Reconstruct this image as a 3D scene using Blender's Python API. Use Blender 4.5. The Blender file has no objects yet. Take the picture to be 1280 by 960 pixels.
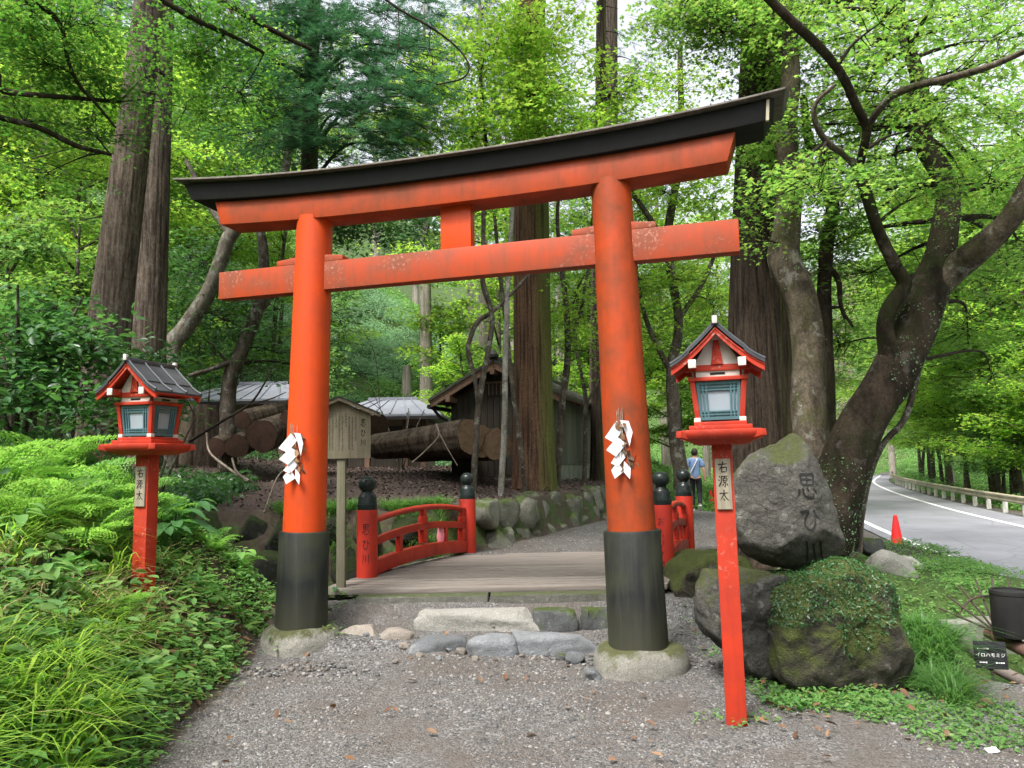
import bpy, bmesh, math, random
import numpy as np
from mathutils import Vector, Matrix, noise
from mathutils.bvhtree import BVHTree

PI = math.pi
rad = math.radians
SC = bpy.context.scene
COL = SC.collection

# ------------------------------------------------------------------ camera
CAM_F, CAM_H = 961.0 / 1280.0, 1.55
PITCH, ROLL = rad(5.94), rad(1.0)
_f = np.array([0, math.cos(PITCH), math.sin(PITCH)])
_u0 = np.array([0, -math.sin(PITCH), math.cos(PITCH)])
_r0 = np.array([1.0, 0, 0])
_R = math.cos(ROLL) * _r0 - math.sin(ROLL) * _u0
_U = math.cos(ROLL) * _u0 + math.sin(ROLL) * _r0
cam_d = bpy.data.cameras.new('camera')
cam_d.sensor_width = 36.0
cam_d.lens = 36.0 * CAM_F
cam_d.clip_start = 0.05
cam_d.clip_end = 1000
cam = bpy.data.objects.new('camera', cam_d)
COL.objects.link(cam)
cam.matrix_world = Matrix(((_R[0], _U[0], -_f[0], 0), (_R[1], _U[1], -_f[1], 0), (_R[2], _U[2], -_f[2], CAM_H), (0, 0, 0, 1)))
SC.camera = cam

# ------------------------------------------------------------------ light
EXPOSURE = 1.62
SUN_EL, SUN_AZ = rad(58), rad(215)          # azimuth clockwise from +Y: behind the viewer's left shoulder
world = bpy.data.worlds.new('World')
SC.world = world
world.use_nodes = True
wn = world.node_tree.nodes
wl = world.node_tree.links
wn.clear()
sky = wn.new('ShaderNodeTexSky')
sky.sky_type = 'NISHITA'
sky.sun_disc = False
sky.sun_elevation = SUN_EL
sky.sun_rotation = SUN_AZ
sky.air_density = 1.0
sky.dust_density = 6.0
sky.ozone_density = 1.0
hs = wn.new('ShaderNodeHueSaturation')       # a bright overcast: the sky is nearly white all over
hs.inputs['Saturation'].default_value = 0.25
hs.inputs['Value'].default_value = 1.0
bg = wn.new('ShaderNodeBackground')
bg.inputs['Strength'].default_value = 0.15
wo = wn.new('ShaderNodeOutputWorld')
wl.new(sky.outputs[0], hs.inputs['Color'])
wl.new(hs.outputs[0], bg.inputs['Color'])
wl.new(bg.outputs[0], wo.inputs['Surface'])
sun_d = bpy.data.lights.new('sun', 'SUN')
sun_d.energy = 1.5
sun_d.angle = rad(14)
sun_d.color = (1.0, 0.96, 0.9)
sun = bpy.data.objects.new('sun', sun_d)
COL.objects.link(sun)
_sd = Vector((math.sin(SUN_AZ) * math.cos(SUN_EL), math.cos(SUN_AZ) * math.cos(SUN_EL), math.sin(SUN_EL)))
sun.rotation_euler = _sd.to_track_quat('Z', 'Y').to_euler()
SC.view_settings.view_transform = 'Standard'
SC.view_settings.look = 'None'
SC.view_settings.gamma = 1
SC.view_settings.use_curve_mapping = False
SC.view_settings.exposure = EXPOSURE
SC.render.engine = 'CYCLES'
cy = SC.cycles
cy.max_bounces = 7
cy.diffuse_bounces = 4
cy.glossy_bounces = 2
cy.transmission_bounces = 4
cy.transparent_max_bounces = 4
cy.caustics_reflective = False
cy.caustics_refractive = False
cy.use_denoising = True

# ------------------------------------------------------------------ measuring helpers: survey readings -> metres
def _dir(u, v):
    return _f + (u - 640) / 961.0 * _R + (480 - v) / 961.0 * _U
def at(u, v, Y):
    a = _dir(u, v)
    q = a * (Y / a[1])
    return Vector((q[0], q[1], q[2] + CAM_H))
def onz(u, v, z=0.0):
    a = _dir(u, v)
    q = a * ((z - CAM_H) / a[2])
    return Vector((q[0], q[1], z))
def rs(seed):
    return np.random.default_rng(seed)

# ------------------------------------------------------------------ objects
def tag(o, label=None, cat=None, group=None, kind=None):
    if label: o['label'] = label
    if cat: o['category'] = cat
    if group: o['group'] = group
    if kind: o['kind'] = kind
    return o
def thing(name, label, cat, loc=(0, 0, 0), rz=0.0, group=None, parent=None):
    o = bpy.data.objects.new(name, None)
    COL.objects.link(o)
    o.empty_display_size = 0.1
    o.location = loc
    o.rotation_euler = (0, 0, rz)
    if parent: o.parent = parent
    return tag(o, label, cat, group)
def link(name, me, mat, parent=None, loc=None):
    o = bpy.data.objects.new(name, me)
    COL.objects.link(o)
    if mat is not None and not me.materials:
        for m in (mat if isinstance(mat, (list, tuple)) else [mat]):
            me.materials.append(m)
    if parent: o.parent = parent
    if loc is not None: o.location = loc
    return o
def copy_tree(o, parent=None):
    c = o.copy()
    COL.objects.link(c)
    if parent: c.parent = parent
    for ch in list(o.children):
        copy_tree(ch, c)
    return c

def npmesh(name, V, faces, smooth=False, mat_index=None):
    """V (n,3); faces: list of int arrays (m,k)."""
    me = bpy.data.meshes.new(name)
    V = np.asarray(V, dtype=np.float32)
    faces = [np.asarray(f, dtype=np.int32) for f in faces if len(f)]
    me.vertices.add(len(V))
    me.vertices.foreach_set('co', V.ravel())
    loops = np.concatenate([f.ravel() for f in faces])
    sizes = np.concatenate([np.full(len(f), f.shape[1], dtype=np.int32) for f in faces])
    starts = np.concatenate([[0], np.cumsum(sizes)[:-1]]).astype(np.int32)
    me.loops.add(len(loops))
    me.loops.foreach_set('vertex_index', loops)
    me.polygons.add(len(sizes))
    me.polygons.foreach_set('loop_start', starts)
    me.update(calc_edges=True)
    if smooth:
        me.polygons.foreach_set('use_smooth', np.ones(len(sizes), dtype=bool))
    if mat_index is not None:
        me.polygons.foreach_set('material_index', np.asarray(mat_index, dtype=np.int32))
    me.validate(clean_customdata=False)
    return me

class MB:
    """collects shapes; build() links ONE mesh object"""
    def __init__(s):
        s.V, s.F = [], []
    def add(s, V, F):
        o = len(s.V)
        s.V.extend([tuple(v) for v in V])
        s.F.extend([tuple(i + o for i in f) for f in F])
        return s
    def box(s, c, d, rot=None, taper=(1, 1)):
        x, y, z = d[0] / 2, d[1] / 2, d[2] / 2
        a, b = taper
        V = [Vector(p) for p in ((-x, -y, -z), (x, -y, -z), (x, y, -z), (-x, y, -z), (-x * a, -y * b, z), (x * a, -y * b, z), (x * a, y * b, z), (-x * a, y * b, z))]
        if rot is not None: V = [rot @ v for v in V]
        c = Vector(c)
        return s.add([v + c for v in V], [(0, 3, 2, 1), (4, 5, 6, 7), (0, 1, 5, 4), (1, 2, 6, 5), (2, 3, 7, 6), (3, 0, 4, 7)])
    def bar(s, p, q, w, h, up=(0, 0, 1)):
        p, q = Vector(p), Vector(q)
        t = (q - p).normalized()
        n = t.cross(Vector(up))
        if n.length < 1e-6: n = t.cross(Vector((0, 1, 0)))
        n.normalize()
        b = n.cross(t)
        V = []
        for e in (p, q):
            for i, j in ((-1, -1), (1, -1), (1, 1), (-1, 1)):
                V.append(e + n * (i * w / 2) + b * (j * h / 2))
        return s.add(V, [(3, 2, 1, 0), (4, 5, 6, 7), (0, 1, 5, 4), (1, 2, 6, 5), (2, 3, 7, 6), (3, 0, 4, 7)])
    def prism(s, pts, a, b, plane='xz'):
        """closed outline extruded between a and b along the third axis"""
        n = len(pts)
        def m(p, t):
            return (p[0], t, p[1]) if plane == 'xz' else ((t, p[0], p[1]) if plane == 'yz' else (p[0], p[1], t))
        V = [m(p, a) for p in pts] + [m(p, b) for p in pts]
        F = [tuple(range(n))[::-1], tuple(range(n, 2 * n))] + [(i, (i + 1) % n, n + (i + 1) % n, n + i) for i in range(n)]
        return s.add(V, F)
    def lathe(s, prof, n=24, c=(0, 0, 0)):
        V, F = [], []
        for (r, z) in prof:
            for k in range(n):
                a = 2 * PI * k / n
                V.append((c[0] + r * math.cos(a), c[1] + r * math.sin(a), c[2] + z))
        for i in range(len(prof) - 1):
            for k in range(n):
                k2 = (k + 1) % n
                F.append((i * n + k, i * n + k2, (i + 1) * n + k2, (i + 1) * n + k))
        F.append(tuple(range(n))[::-1])
        F.append(tuple((len(prof) - 1) * n + k for k in range(n)))
        return s.add(V, F)
    def tube(s, pts, r, n=8, caps=True):
        V, F = tube_np(pts, r, n)
        s.add(V, F[0])
        if caps:
            o = len(s.V) - len(V)
            s.F.append(tuple(o + k for k in range(n))[::-1])
            s.F.append(tuple(o + len(V) - n + k for k in range(n)))
        return s
    def build(s, name, mat, parent=None, bevel=0.0, smooth=False, loc=None, seg=2, angle=35):
        me = bpy.data.meshes.new(name)
        bm = bmesh.new()
        vs = [bm.verts.new(v) for v in s.V]
        for f in s.F:
            try: bm.faces.new([vs[i] for i in f])
            except ValueError: pass
        bmesh.ops.recalc_face_normals(bm, faces=bm.faces)
        if bevel > 0:
            es = [e for e in bm.edges if len(e.link_faces) == 2 and e.calc_face_angle(0) > rad(angle)]
            bmesh.ops.bevel(bm, geom=es, offset=bevel, segments=seg, profile=0.6, affect='EDGES', clamp_overlap=True)
        if smooth or bevel > 0:
            for f in bm.faces: f.smooth = True
            for e in bm.edges:
                if len(e.link_faces) == 2 and e.calc_face_angle(0) > rad(40): e.smooth = False
        bm.to_mesh(me)
        bm.free()
        return link(name, me, mat, parent, loc)

def frames(pts):
    pts = np.asarray(pts, float)
    t = np.gradient(pts, axis=0)
    t /= np.linalg.norm(t, axis=1)[:, None] + 1e-9
    ref = np.array([0.31, 0.95, 0.05])
    n = np.zeros_like(pts)
    cur = np.cross(t[0], ref)
    cur /= np.linalg.norm(cur) + 1e-9
    for i in range(len(pts)):
        cur = cur - t[i] * (cur @ t[i])
        cur /= np.linalg.norm(cur) + 1e-9
        n[i] = cur
    return t, n, np.cross(t, n)
def tube_np(pts, r, n=8, fn=None):
    pts = np.asarray([tuple(p) for p in pts], float)
    k = len(pts)
    r = np.broadcast_to(np.asarray(r, float), (k,))
    t, a, b = frames(pts)
    th = np.arange(n) * 2 * PI / n
    rr = r[:, None] * np.ones((k, n))
    if fn is not None: rr = rr * fn(pts, th)
    V = pts[:, None, :] + rr[:, :, None] * (np.cos(th)[None, :, None] * a[:, None, :] + np.sin(th)[None, :, None] * b[:, None, :])
    i = np.arange(k - 1)[:, None] * n
    j = np.arange(n)[None, :]
    j2 = (j + 1) % n
    F = np.stack([i + j, i + j2, i + n + j2, i + n + j], -1).reshape(-1, 4)
    return V.reshape(-1, 3), [F]
def smooth_path(pts, per=6):
    """Catmull-Rom through rows of any width (x,y,z[,r])"""
    p = np.asarray([tuple(q) for q in pts], float)
    p = np.vstack([2 * p[0] - p[1], p, 2 * p[-1] - p[-2]])
    out = []
    for i in range(1, len(p) - 2):
        for k in range(per):
            t = k / per
            a, b, c, d = p[i - 1], p[i], p[i + 1], p[i + 2]
            out.append(0.5 * (2 * b + (c - a) * t + (2 * a - 5 * b + 4 * c - d) * t * t + (3 * b - a - 3 * c + d) * t ** 3))
    out.append(p[-2])
    return np.array(out)
class NP:
    """collects numpy shapes into one mesh"""
    def __init__(s):
        s.V, s.F, s.n = [], {}, 0
    def add(s, V, faces):
        for f in faces:
            f = np.asarray(f)
            s.F.setdefault(f.shape[1], []).append(f + s.n)
        s.V.append(np.asarray(V, float))
        s.n += len(V)
        return s
    def mesh(s, name, smooth=False):
        return npmesh(name, np.vstack(s.V), [np.vstack(f) for f in s.F.values()], smooth)
    def build(s, name, mat, parent=None, smooth=False):
        return link(name, s.mesh(name, smooth), mat, parent)

def fbm(x, y, seed=0, octv=4, f0=1.0):
    """cheap smooth numpy noise in -1..1"""
    r = rs(seed)
    out = np.zeros_like(np.asarray(x, float))
    amp = 1.0
    tot = 0
    for o in range(octv):
        for _ in range(3):
            a = r.uniform(0, 2 * PI)
            f = f0 * (2 ** o) * r.uniform(0.7, 1.4)
            out = out + amp * np.sin(f * (math.cos(a) * x + math.sin(a) * y) + r.uniform(0, 6.3)) / 3
        tot += amp
        amp *= 0.5
    return out / tot * 1.6
def sst(a, b, x):
    t = np.clip((np.asarray(x, float) - a) / (b - a), 0, 1)
    return t * t * (3 - 2 * t)

# ------------------------------------------------------------------ leaves
TEMPLATES = {}
def _tpl():
    # palmate maple leaf, five lobes, cupped a little
    tips = [(-150, .42), (-100, .30), (-62, .82), (-38, .40), (0, 1.0), (38, .40), (62, .82), (100, .30), (150, .42)]
    V = [(0, 0, 0)] + [(r * math.cos(rad(a)), r * math.sin(rad(a)), -0.10 * r * r) for a, r in tips]
    n = len(tips)
    TEMPLATES['maple'] = (np.array(V) + [0.25, 0, 0], [np.array([(0, i + 1, i + 2) for i in range(n - 1)])])
    V = [(-.3, 0, 0), (.15, -.55, -.06), (.25, -.2, 0), (1, 0, -.1), (.25, .2, 0), (.15, .55, -.06)]
    TEMPLATES['maple3'] = (np.array(V), [np.array([(0, 1, 2), (0, 2, 4), (2, 3, 4), (0, 4, 5)])])
    V = [(0, 0, 0), (.5, -.28, .05), (1, 0, -.06), (.5, .28, .05)]
    TEMPLATES['oval'] = (np.array(V), [np.array([(0, 1, 2), (0, 2, 3)])])
    V = [(0, 0, 0), (.3, -.22, .04), (.7, -.2, .03), (1.0, 0, -.1), (.7, .2, .03), (.3, .22, .04)]
    TEMPLATES['broad'] = (np.array(V), [np.array([(0, 1, 2), (0, 2, 3), (0, 3, 4), (0, 4, 5)])])
    # flat conifer frond: a stem with short side sprigs
    V, F = [], []
    for k in range(5):
        x = k * 0.2
        for sgn in (-1, 1):
            o = len(V)
            L = 0.42 - 0.06 * k
            V += [(x, 0, 0), (x + .10 + L * .55, sgn * L * .8, -.05), (x + .12, sgn * .02, 0)]
            F.append((o, o + 1, o + 2) if sgn < 0 else (o, o + 2, o + 1))
    o = len(V)
    V += [(0, -.03, 0), (1.15, 0, -.04), (0, .03, 0)]
    F.append((o, o + 1, o + 2))
    TEMPLATES['frond'] = (np.array(V), [np.array(F)])
_tpl()
def leaf_cloud(P, N, T, S, kind):
    tv, tf = TEMPLATES[kind]
    P, N, T = np.asarray(P, float), np.asarray(N, float), np.asarray(T, float)
    S = np.broadcast_to(np.asarray(S, float), (len(P),))
    T = T - N * (T * N).sum(1)[:, None] / ((N * N).sum(1)[:, None] + 1e-9)
    T /= np.linalg.norm(T, axis=1)[:, None] + 1e-9
    N = N / (np.linalg.norm(N, axis=1)[:, None] + 1e-9)
    B = np.cross(N, T)
    V = P[:, None, :] + S[:, None, None] * (tv[None, :, 0, None] * T[:, None] + tv[None, :, 1, None] * B[:, None] + tv[None, :, 2, None] * N[:, None])
    off = (np.arange(len(P)) * len(tv))[:, None, None]
    return V.reshape(-1, 3), [(f[None] + off).reshape(-1, f.shape[1]) for f in tf]
def spray_leaves(C, R, n, r, size, kind, droop=0.25, tilt=0.45, thick=0.10):
    """flat layered sprays: n leaves round every centre"""
    C = np.asarray(C, float)
    m = len(C)
    R = np.broadcast_to(np.asarray(R, float), (m,))
    th = r.uniform(0, 2 * PI, (m, n))
    rho = np.sqrt(r.uniform(0.02, 1, (m, n))) * R[:, None]
    tl = r.normal(0, 0.16, (m, 2))                        # every spray is tipped its own way
    x, y = rho * np.cos(th), rho * np.sin(th)
    z = -droop * rho ** 2 / (R[:, None] + 1e-6) + x * tl[:, :1] + y * tl[:, 1:] + r.normal(0, 1, (m, n)) * thick * R[:, None]
    P = np.stack([x, y, z], -1) + C[:, None]
    N = np.stack([r.normal(0, tilt, (m, n)) + tl[:, :1] * -1, r.normal(0, tilt, (m, n)) + tl[:, 1:] * -1, np.ones((m, n))], -1)
    T = np.stack([np.cos(th) + r.normal(0, .5, (m, n)), np.sin(th) + r.normal(0, .5, (m, n)), -0.3 + r.normal(0, .2, (m, n))], -1)
    S = size * r.uniform(0.5, 1.35, (m, n))
    return leaf_cloud(P.reshape(-1, 3), N.reshape(-1, 3), T.reshape(-1, 3), S.ravel(), kind)
def sticks(A, B, ra, rb, bend=None):
    """three-sided twigs from rows A to rows B, bent at the middle"""
    A, B = np.asarray(A, float), np.asarray(B, float)
    m = len(A)
    ra = np.broadcast_to(np.asarray(ra, float), (m,))
    rb = np.broadcast_to(np.asarray(rb, float), (m,))
    M = (A + B) / 2 + (0 if bend is None else bend)
    d = B - A
    d /= np.linalg.norm(d, axis=1)[:, None] + 1e-9
    ref = np.where(np.abs(d[:, 2:3]) > .9, np.array([[1., 0, 0]]), np.array([[0, 0, 1.]]))
    a = np.cross(d, ref)
    a /= np.linalg.norm(a, axis=1)[:, None] + 1e-9
    b = np.cross(d, a)
    V = []
    for Q, r_ in ((A, ra), (M, (ra + rb) / 2), (B, rb)):
        for k in range(3):
            t = 2 * PI * k / 3
            V.append(Q + r_[:, None] * (math.cos(t) * a + math.sin(t) * b))
    V = np.stack(V, 1)
    F = []
    for i in (0, 3):
        for k in range(3):
            F.append((i + k, i + (k + 1) % 3, i + 3 + (k + 1) % 3, i + 3 + k))
    F = np.array(F)
    return V.reshape(-1, 3), [(F[None] + (np.arange(m) * 9)[:, None, None]).reshape(-1, 4)]
def sample_mesh(me, n, r, M=None):
    """n random points and normals on a mesh"""
    me.calc_loop_triangles()
    V = np.zeros(len(me.vertices) * 3)
    me.vertices.foreach_get('co', V)
    V = V.reshape(-1, 3)
    T = np.zeros(len(me.loop_triangles) * 3, dtype=np.int32)
    me.loop_triangles.foreach_get('vertices', T)
    T = T.reshape(-1, 3)
    if M is not None:
        M = np.array(M)
        V = V @ M[:3, :3].T + M[:3, 3]
    a, b, c = V[T[:, 0]], V[T[:, 1]], V[T[:, 2]]
    cr = np.cross(b - a, c - a)
    ar = np.linalg.norm(cr, axis=1)
    i = r.choice(len(T), n, p=ar / ar.sum())
    s, t = r.uniform(0, 1, n), r.uniform(0, 1, n)
    w = s + t > 1
    s[w], t[w] = 1 - s[w], 1 - t[w]
    P = a[i] + s[:, None] * (b - a)[i] + t[:, None] * (c - a)[i]
    return P, cr[i] / (ar[i][:, None] + 1e-12)
# ------------------------------------------------------------------ materials
class NT:
    def __init__(s, name):
        s.m = bpy.data.materials.new(name)
        s.m.use_nodes = True
        s.t = s.m.node_tree
        s.t.nodes.clear()
        s.out = s.n('ShaderNodeOutputMaterial')
    def n(s, k, **kw):
        x = s.t.nodes.new(k)
        for a, b in kw.items(): setattr(x, a, b)
        return x
    def l(s, a, b):
        s.t.links.new(a, b)
    def set(s, sock, v):
        if hasattr(v, 'is_linked') or isinstance(v, bpy.types.NodeSocket): s.l(v, sock)
        elif isinstance(v, (tuple, list)) and len(v) == 3 and sock.type == 'RGBA': sock.default_value = (*v, 1)
        else: sock.default_value = v
    def coord(s, kind='Object', scale=(1, 1, 1)):
        c = s.n('ShaderNodeTexCoord').outputs[kind] if kind != 'Position' else s.n('ShaderNodeNewGeometry').outputs['Position']
        if scale == (1, 1, 1): return c
        mp = s.n('ShaderNodeMapping')
        s.l(c, mp.inputs['Vector'])
        mp.inputs['Scale'].default_value = scale
        return mp.outputs[0]
    def noise(s, vec, scale=5, detail=4, rough=0.55, dist=0.0):
        x = s.n('ShaderNodeTexNoise')
        s.l(vec, x.inputs['Vector'])
        x.inputs['Scale'].default_value = scale
        x.inputs['Detail'].default_value = detail
        x.inputs['Roughness'].default_value = rough
        x.inputs['Distortion'].default_value = dist
        return x.outputs['Fac']
    def voro(s, vec, scale=5, feature='F1', out='Distance', rnd=1.0):
        x = s.n('ShaderNodeTexVoronoi', feature=feature)
        s.l(vec, x.inputs['Vector'])
        x.inputs['Scale'].default_value = scale
        x.inputs['Randomness'].default_value = rnd
        return x.outputs[out]
    def ramp(s, fac, stops, interp='LINEAR'):
        x = s.n('ShaderNodeValToRGB')
        x.color_ramp.interpolation = interp
        e = x.color_ramp.elements
        while len(e) < len(stops): e.new(0.5)
        for k, (p, c) in enumerate(stops):
            e[k].position = p
            c = (c, c, c) if isinstance(c, (int, float)) else c
            e[k].color = (*c, 1)
        s.l(fac, x.inputs['Fac'])
        return x.outputs['Color']
    def mix(s, f, a, b, mode='MIX'):
        x = s.n('ShaderNodeMix', data_type='RGBA', blend_type=mode)
        s.set(x.inputs[0], f)
        s.set(x.inputs[6], a)
        s.set(x.inputs[7], b)
        return x.outputs[2]
    def math(s, op, a, b=0.0, clamp=False):
        x = s.n('ShaderNodeMath', operation=op, use_clamp=clamp)
        s.set(x.inputs[0], a)
        s.set(x.inputs[1], b)
        return x.outputs[0]
    def attr(s, name, out='Fac'):
        return s.n('ShaderNodeAttribute', attribute_name=name).outputs[out]
    def rnd(s):
        return s.n('ShaderNodeNewGeometry').outputs['Random Per Island']
    def sep(s, v):
        x = s.n('ShaderNodeSeparateXYZ')
        s.l(v, x.inputs[0])
        return x.outputs
    def normal_z(s):
        return s.sep(s.n('ShaderNodeNewGeometry').outputs['Normal'])[2]
    def bump(s, h, strength=0.5, dist=0.02, nrm=None):
        x = s.n('ShaderNodeBump')
        x.inputs['Strength'].default_value = strength
        x.inputs['Distance'].default_value = dist
        s.l(h, x.inputs['Height'])
        if nrm: s.l(nrm, x.inputs['Normal'])
        return x.outputs[0]
    def pbr(s, col, rough=0.6, bump=None, spec=0.5, metal=0.0, finish=True):
        x = s.n('ShaderNodeBsdfPrincipled')
        s.set(x.inputs['Base Color'], col)
        s.set(x.inputs['Roughness'], rough)
        x.inputs['Specular IOR Level'].default_value = spec
        x.inputs['Metallic'].default_value = metal
        if bump: s.l(bump, x.inputs['Normal'])
        if finish: s.l(x.outputs[0], s.out.inputs['Surface'])
        return x.outputs[0]

M = {}
def leaf_mat(name, cols, trans, tfac=0.45, rough=0.5, spec=0.35, patch=0.35):
    t = NT(name)
    r = t.rnd()
    c = t.ramp(r, [(i / (len(cols) - 1), k) for i, k in enumerate(cols)])
    tc = t.ramp(r, [(i / (len(trans) - 1), k) for i, k in enumerate(trans)])
    pn = t.noise(t.coord('Position'), patch, 2)
    v = t.ramp(pn, [(0.35, 0.75), (0.65, 1.2)])
    c = t.mix(1.0, c, v, 'MULTIPLY')
    tc = t.mix(1.0, tc, v, 'MULTIPLY')
    p = t.pbr(c, rough, spec=spec, finish=False)
    tr = t.n('ShaderNodeBsdfTranslucent')
    t.l(tc, tr.inputs['Color'])
    mx = t.n('ShaderNodeMixShader')
    mx.inputs[0].default_value = tfac
    t.l(p, mx.inputs[1])
    t.l(tr.outputs[0], mx.inputs[2])
    t.l(mx.outputs[0], t.out.inputs['Surface'])
    M[name] = t.m
leaf_mat('leaf_maple', [(.05, .15, .02), (.08, .21, .025), (.12, .24, .03)], [(.19, .45, .06), (.29, .54, .08), (.43, .60, .11)], .55)
leaf_mat('leaf_bright', [(.08, .21, .016), (.11, .25, .02), (.16, .27, .03)], [(.27, .57, .05), (.38, .64, .07), (.54, .68, .10)], .58)
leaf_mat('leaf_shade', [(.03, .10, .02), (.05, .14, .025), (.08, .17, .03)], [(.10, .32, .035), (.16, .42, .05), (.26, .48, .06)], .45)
leaf_mat('leaf_conifer', [(.02, .065, .034), (.03, .095, .045), (.045, .11, .05)], [(.05, .18, .08), (.08, .24, .09), (.11, .28, .09)], .35)
leaf_mat('leaf_dark', [(.025, .075, .025), (.04, .11, .035), (.065, .14, .055)], [(.08, .24, .045), (.12, .32, .06), (.18, .38, .08)], .35, .36, .5)
leaf_mat('leaf_under', [(.07, .19, .05), (.12, .26, .065), (.18, .29, .085)], [(.19, .47, .09), (.28, .56, .13), (.42, .62, .16)], .45)
leaf_mat('leaf_pale', [(.12, .25, .13), (.17, .30, .16), (.22, .33, .19)], [(.26, .52, .22), (.33, .58, .26), (.4, .62, .3)], .45)
leaf_mat('grass', [(.12, .27, .03), (.18, .34, .04), (.26, .37, .07)], [(.32, .64, .05), (.45, .74, .08), (.60, .76, .14)], .5, .45, .4)
leaf_mat('grass_dark', [(.04, .12, .025), (.065, .17, .035), (.10, .2, .05)], [(.12, .3, .05), (.18, .4, .07), (.25, .45, .09)], .45, .45, .4)
leaf_mat('fern', [(.07, .19, .03), (.10, .23, .035), (.14, .25, .06)], [(.22, .5, .06), (.28, .56, .08), (.36, .6, .1)], .5, .5, .3)
leaf_mat('dry_leaf', [(.10, .05, .03), (.17, .09, .05), (.26, .16, .09), (.13, .08, .06)], [(.12, .06, .03), (.2, .1, .05), (.25, .15, .07), (.1, .06, .04)], .2, .7, .2)
leaf_mat('dry_grass', [(.28, .22, .10), (.36, .29, .15), (.22, .17, .08)], [(.3, .24, .1), (.36, .3, .14), (.24, .2, .08)], .3, .6, .3)
leaf_mat('litter', [(.045, .028, .024), (.075, .048, .04), (.115, .08, .068), (.06, .038, .034), (.16, .12, .10)], [(.05, .03, .02), (.06, .04, .03), (.09, .06, .05), (.06, .04, .03), (.1, .07, .06)], .12, .7, .3)

def paint(name, col, dark, rough=0.42, dirt=0.5, scale=3.0, chips=None, spec=.22):
    t = NT(name)
    co = t.coord('Object')
    n1 = t.noise(co, scale, 6, .62)
    n2 = t.noise(t.coord('Object', (6, 6, .7)), 4.0, 5, .6)
    c = t.mix(t.ramp(n1, [(.38, 0.0), (.72, dirt)]), col, dark)
    c = t.mix(t.ramp(n2, [(.5, 0.0), (.75, dirt * .6)]), c, dark)
    if chips:
        k = t.noise(co, 38, 6, .7)
        k2 = t.noise(co, 2.2, 3)
        f = t.math('MULTIPLY', t.ramp(k, [(.56, 0), (.62, 1)]), t.ramp(k2, [(.5, 0), (.66, 1)]))
        c = t.mix(f, c, chips)
    r = t.ramp(n1, [(.3, rough - .08), (.7, rough + .16)])
    t.pbr(c, r, t.bump(t.noise(t.coord('Object', (30, 30, 6)), 2.0, 5, .65), .25, .004), spec=spec)
    M[name] = t.m
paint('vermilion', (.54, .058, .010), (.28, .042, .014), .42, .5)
paint('vermilion_shaded', (.35, .046, .010), (.13, .036, .014), .5, .95)  # vermilion darkened in the colour for pillar and lintel in shade, plus dirt
paint('vermilion_beam', (.37, .048, .013), (.13, .055, .033), .5, .95, 2.2, (.36, .17, .12))
paint('scarlet', (.43, .036, .015), (.21, .024, .015), .5, .75, 3, (.36, .20, .16))
paint('scarlet_bridge', (.40, .030, .016), (.18, .015, .014), .40, .6, 4, (.16, .02, .02))
paint('white_metal', (.52, .50, .46), (.34, .32, .28), .35, .4, 12)
paint('white_board', (.52, .485, .44), (.42, .38, .33), .6, .5, 6)
paint('black_paint', (.007, .007, .0075), (.018, .017, .015), .7, .5, 5)
paint('finial_black', (.012, .016, .016), (.03, .045, .04), .25, .4, 6)
paint('cone_red', (.75, .03, .03), (.5, .03, .03), .4, .3, 6)
paint('teal', (.07, .15, .17), (.04, .08, .09), .5, .4, 8)
paint('panel_glass', (.27, .32, .36), (.18, .22, .25), .35, .4, 5)
paint('black_steel', (.012, .012, .013), (.03, .025, .022), .6, .5, 5)
paint('rusty_rod', (.035, .028, .026), (.09, .05, .035), .6, .7, 8)
paint('pipe_grey', (.15, .125, .115), (.07, .06, .052), .6, .6, 5)
paint('pipe_brown', (.13, .07, .055), (.06, .04, .035), .55, .6, 5)
paint('ink', (.012, .010, .010), (.03, .02, .02), .6, .4, 8)
paint('ink_faded', (.05, .045, .035), (.09, .08, .06), .7, .6, 9)
paint('carving', (.012, .012, .012), (.03, .03, .028), .8, .6, 8)
paint('paper', (.62, .62, .645), (.5, .5, .52), .7, .3, 8)
paint('print_white', (.75, .75, .75), (.6, .6, .6), .6, .2, 8)
paint('galvanised', (.40, .36, .27), (.22, .18, .11), .45, .75, 1.5)
paint('post_white', (.70, .69, .64), (.4, .38, .3), .5, .6, 3)
paint('roof_sheet', (.19, .20, .235), (.11, .115, .13), .5, .6, 1.2)
paint('beige_wall', (.40, .34, .28), (.25, .2, .16), .7, .5, 1.5)
paint('concrete', (.22, .22, .19), (.10, .105, .075), .8, .8, 3)
paint('skin', (.45, .25, .17), (.38, .2, .14), .5, .2, 5)
paint('hair', (.02, .015, .012), (.04, .03, .025), .5, .4, 20)
paint('shirt_blue', (.16, .24, .40), (.11, .17, .3), .8, .5, 9)
paint('trousers_black', (.012, .013, .017), (.03, .03, .035), .8, .5, 9)
paint('shoe_black', (.02, .02, .02), (.04, .04, .04), .5, .3, 9)
paint('strap_white', (.7, .7, .68), (.5, .5, .48), .7, .3, 9)
paint('plate_dark', (.012, .013, .016), (.03, .03, .032), .8, .4, 8)

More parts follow.
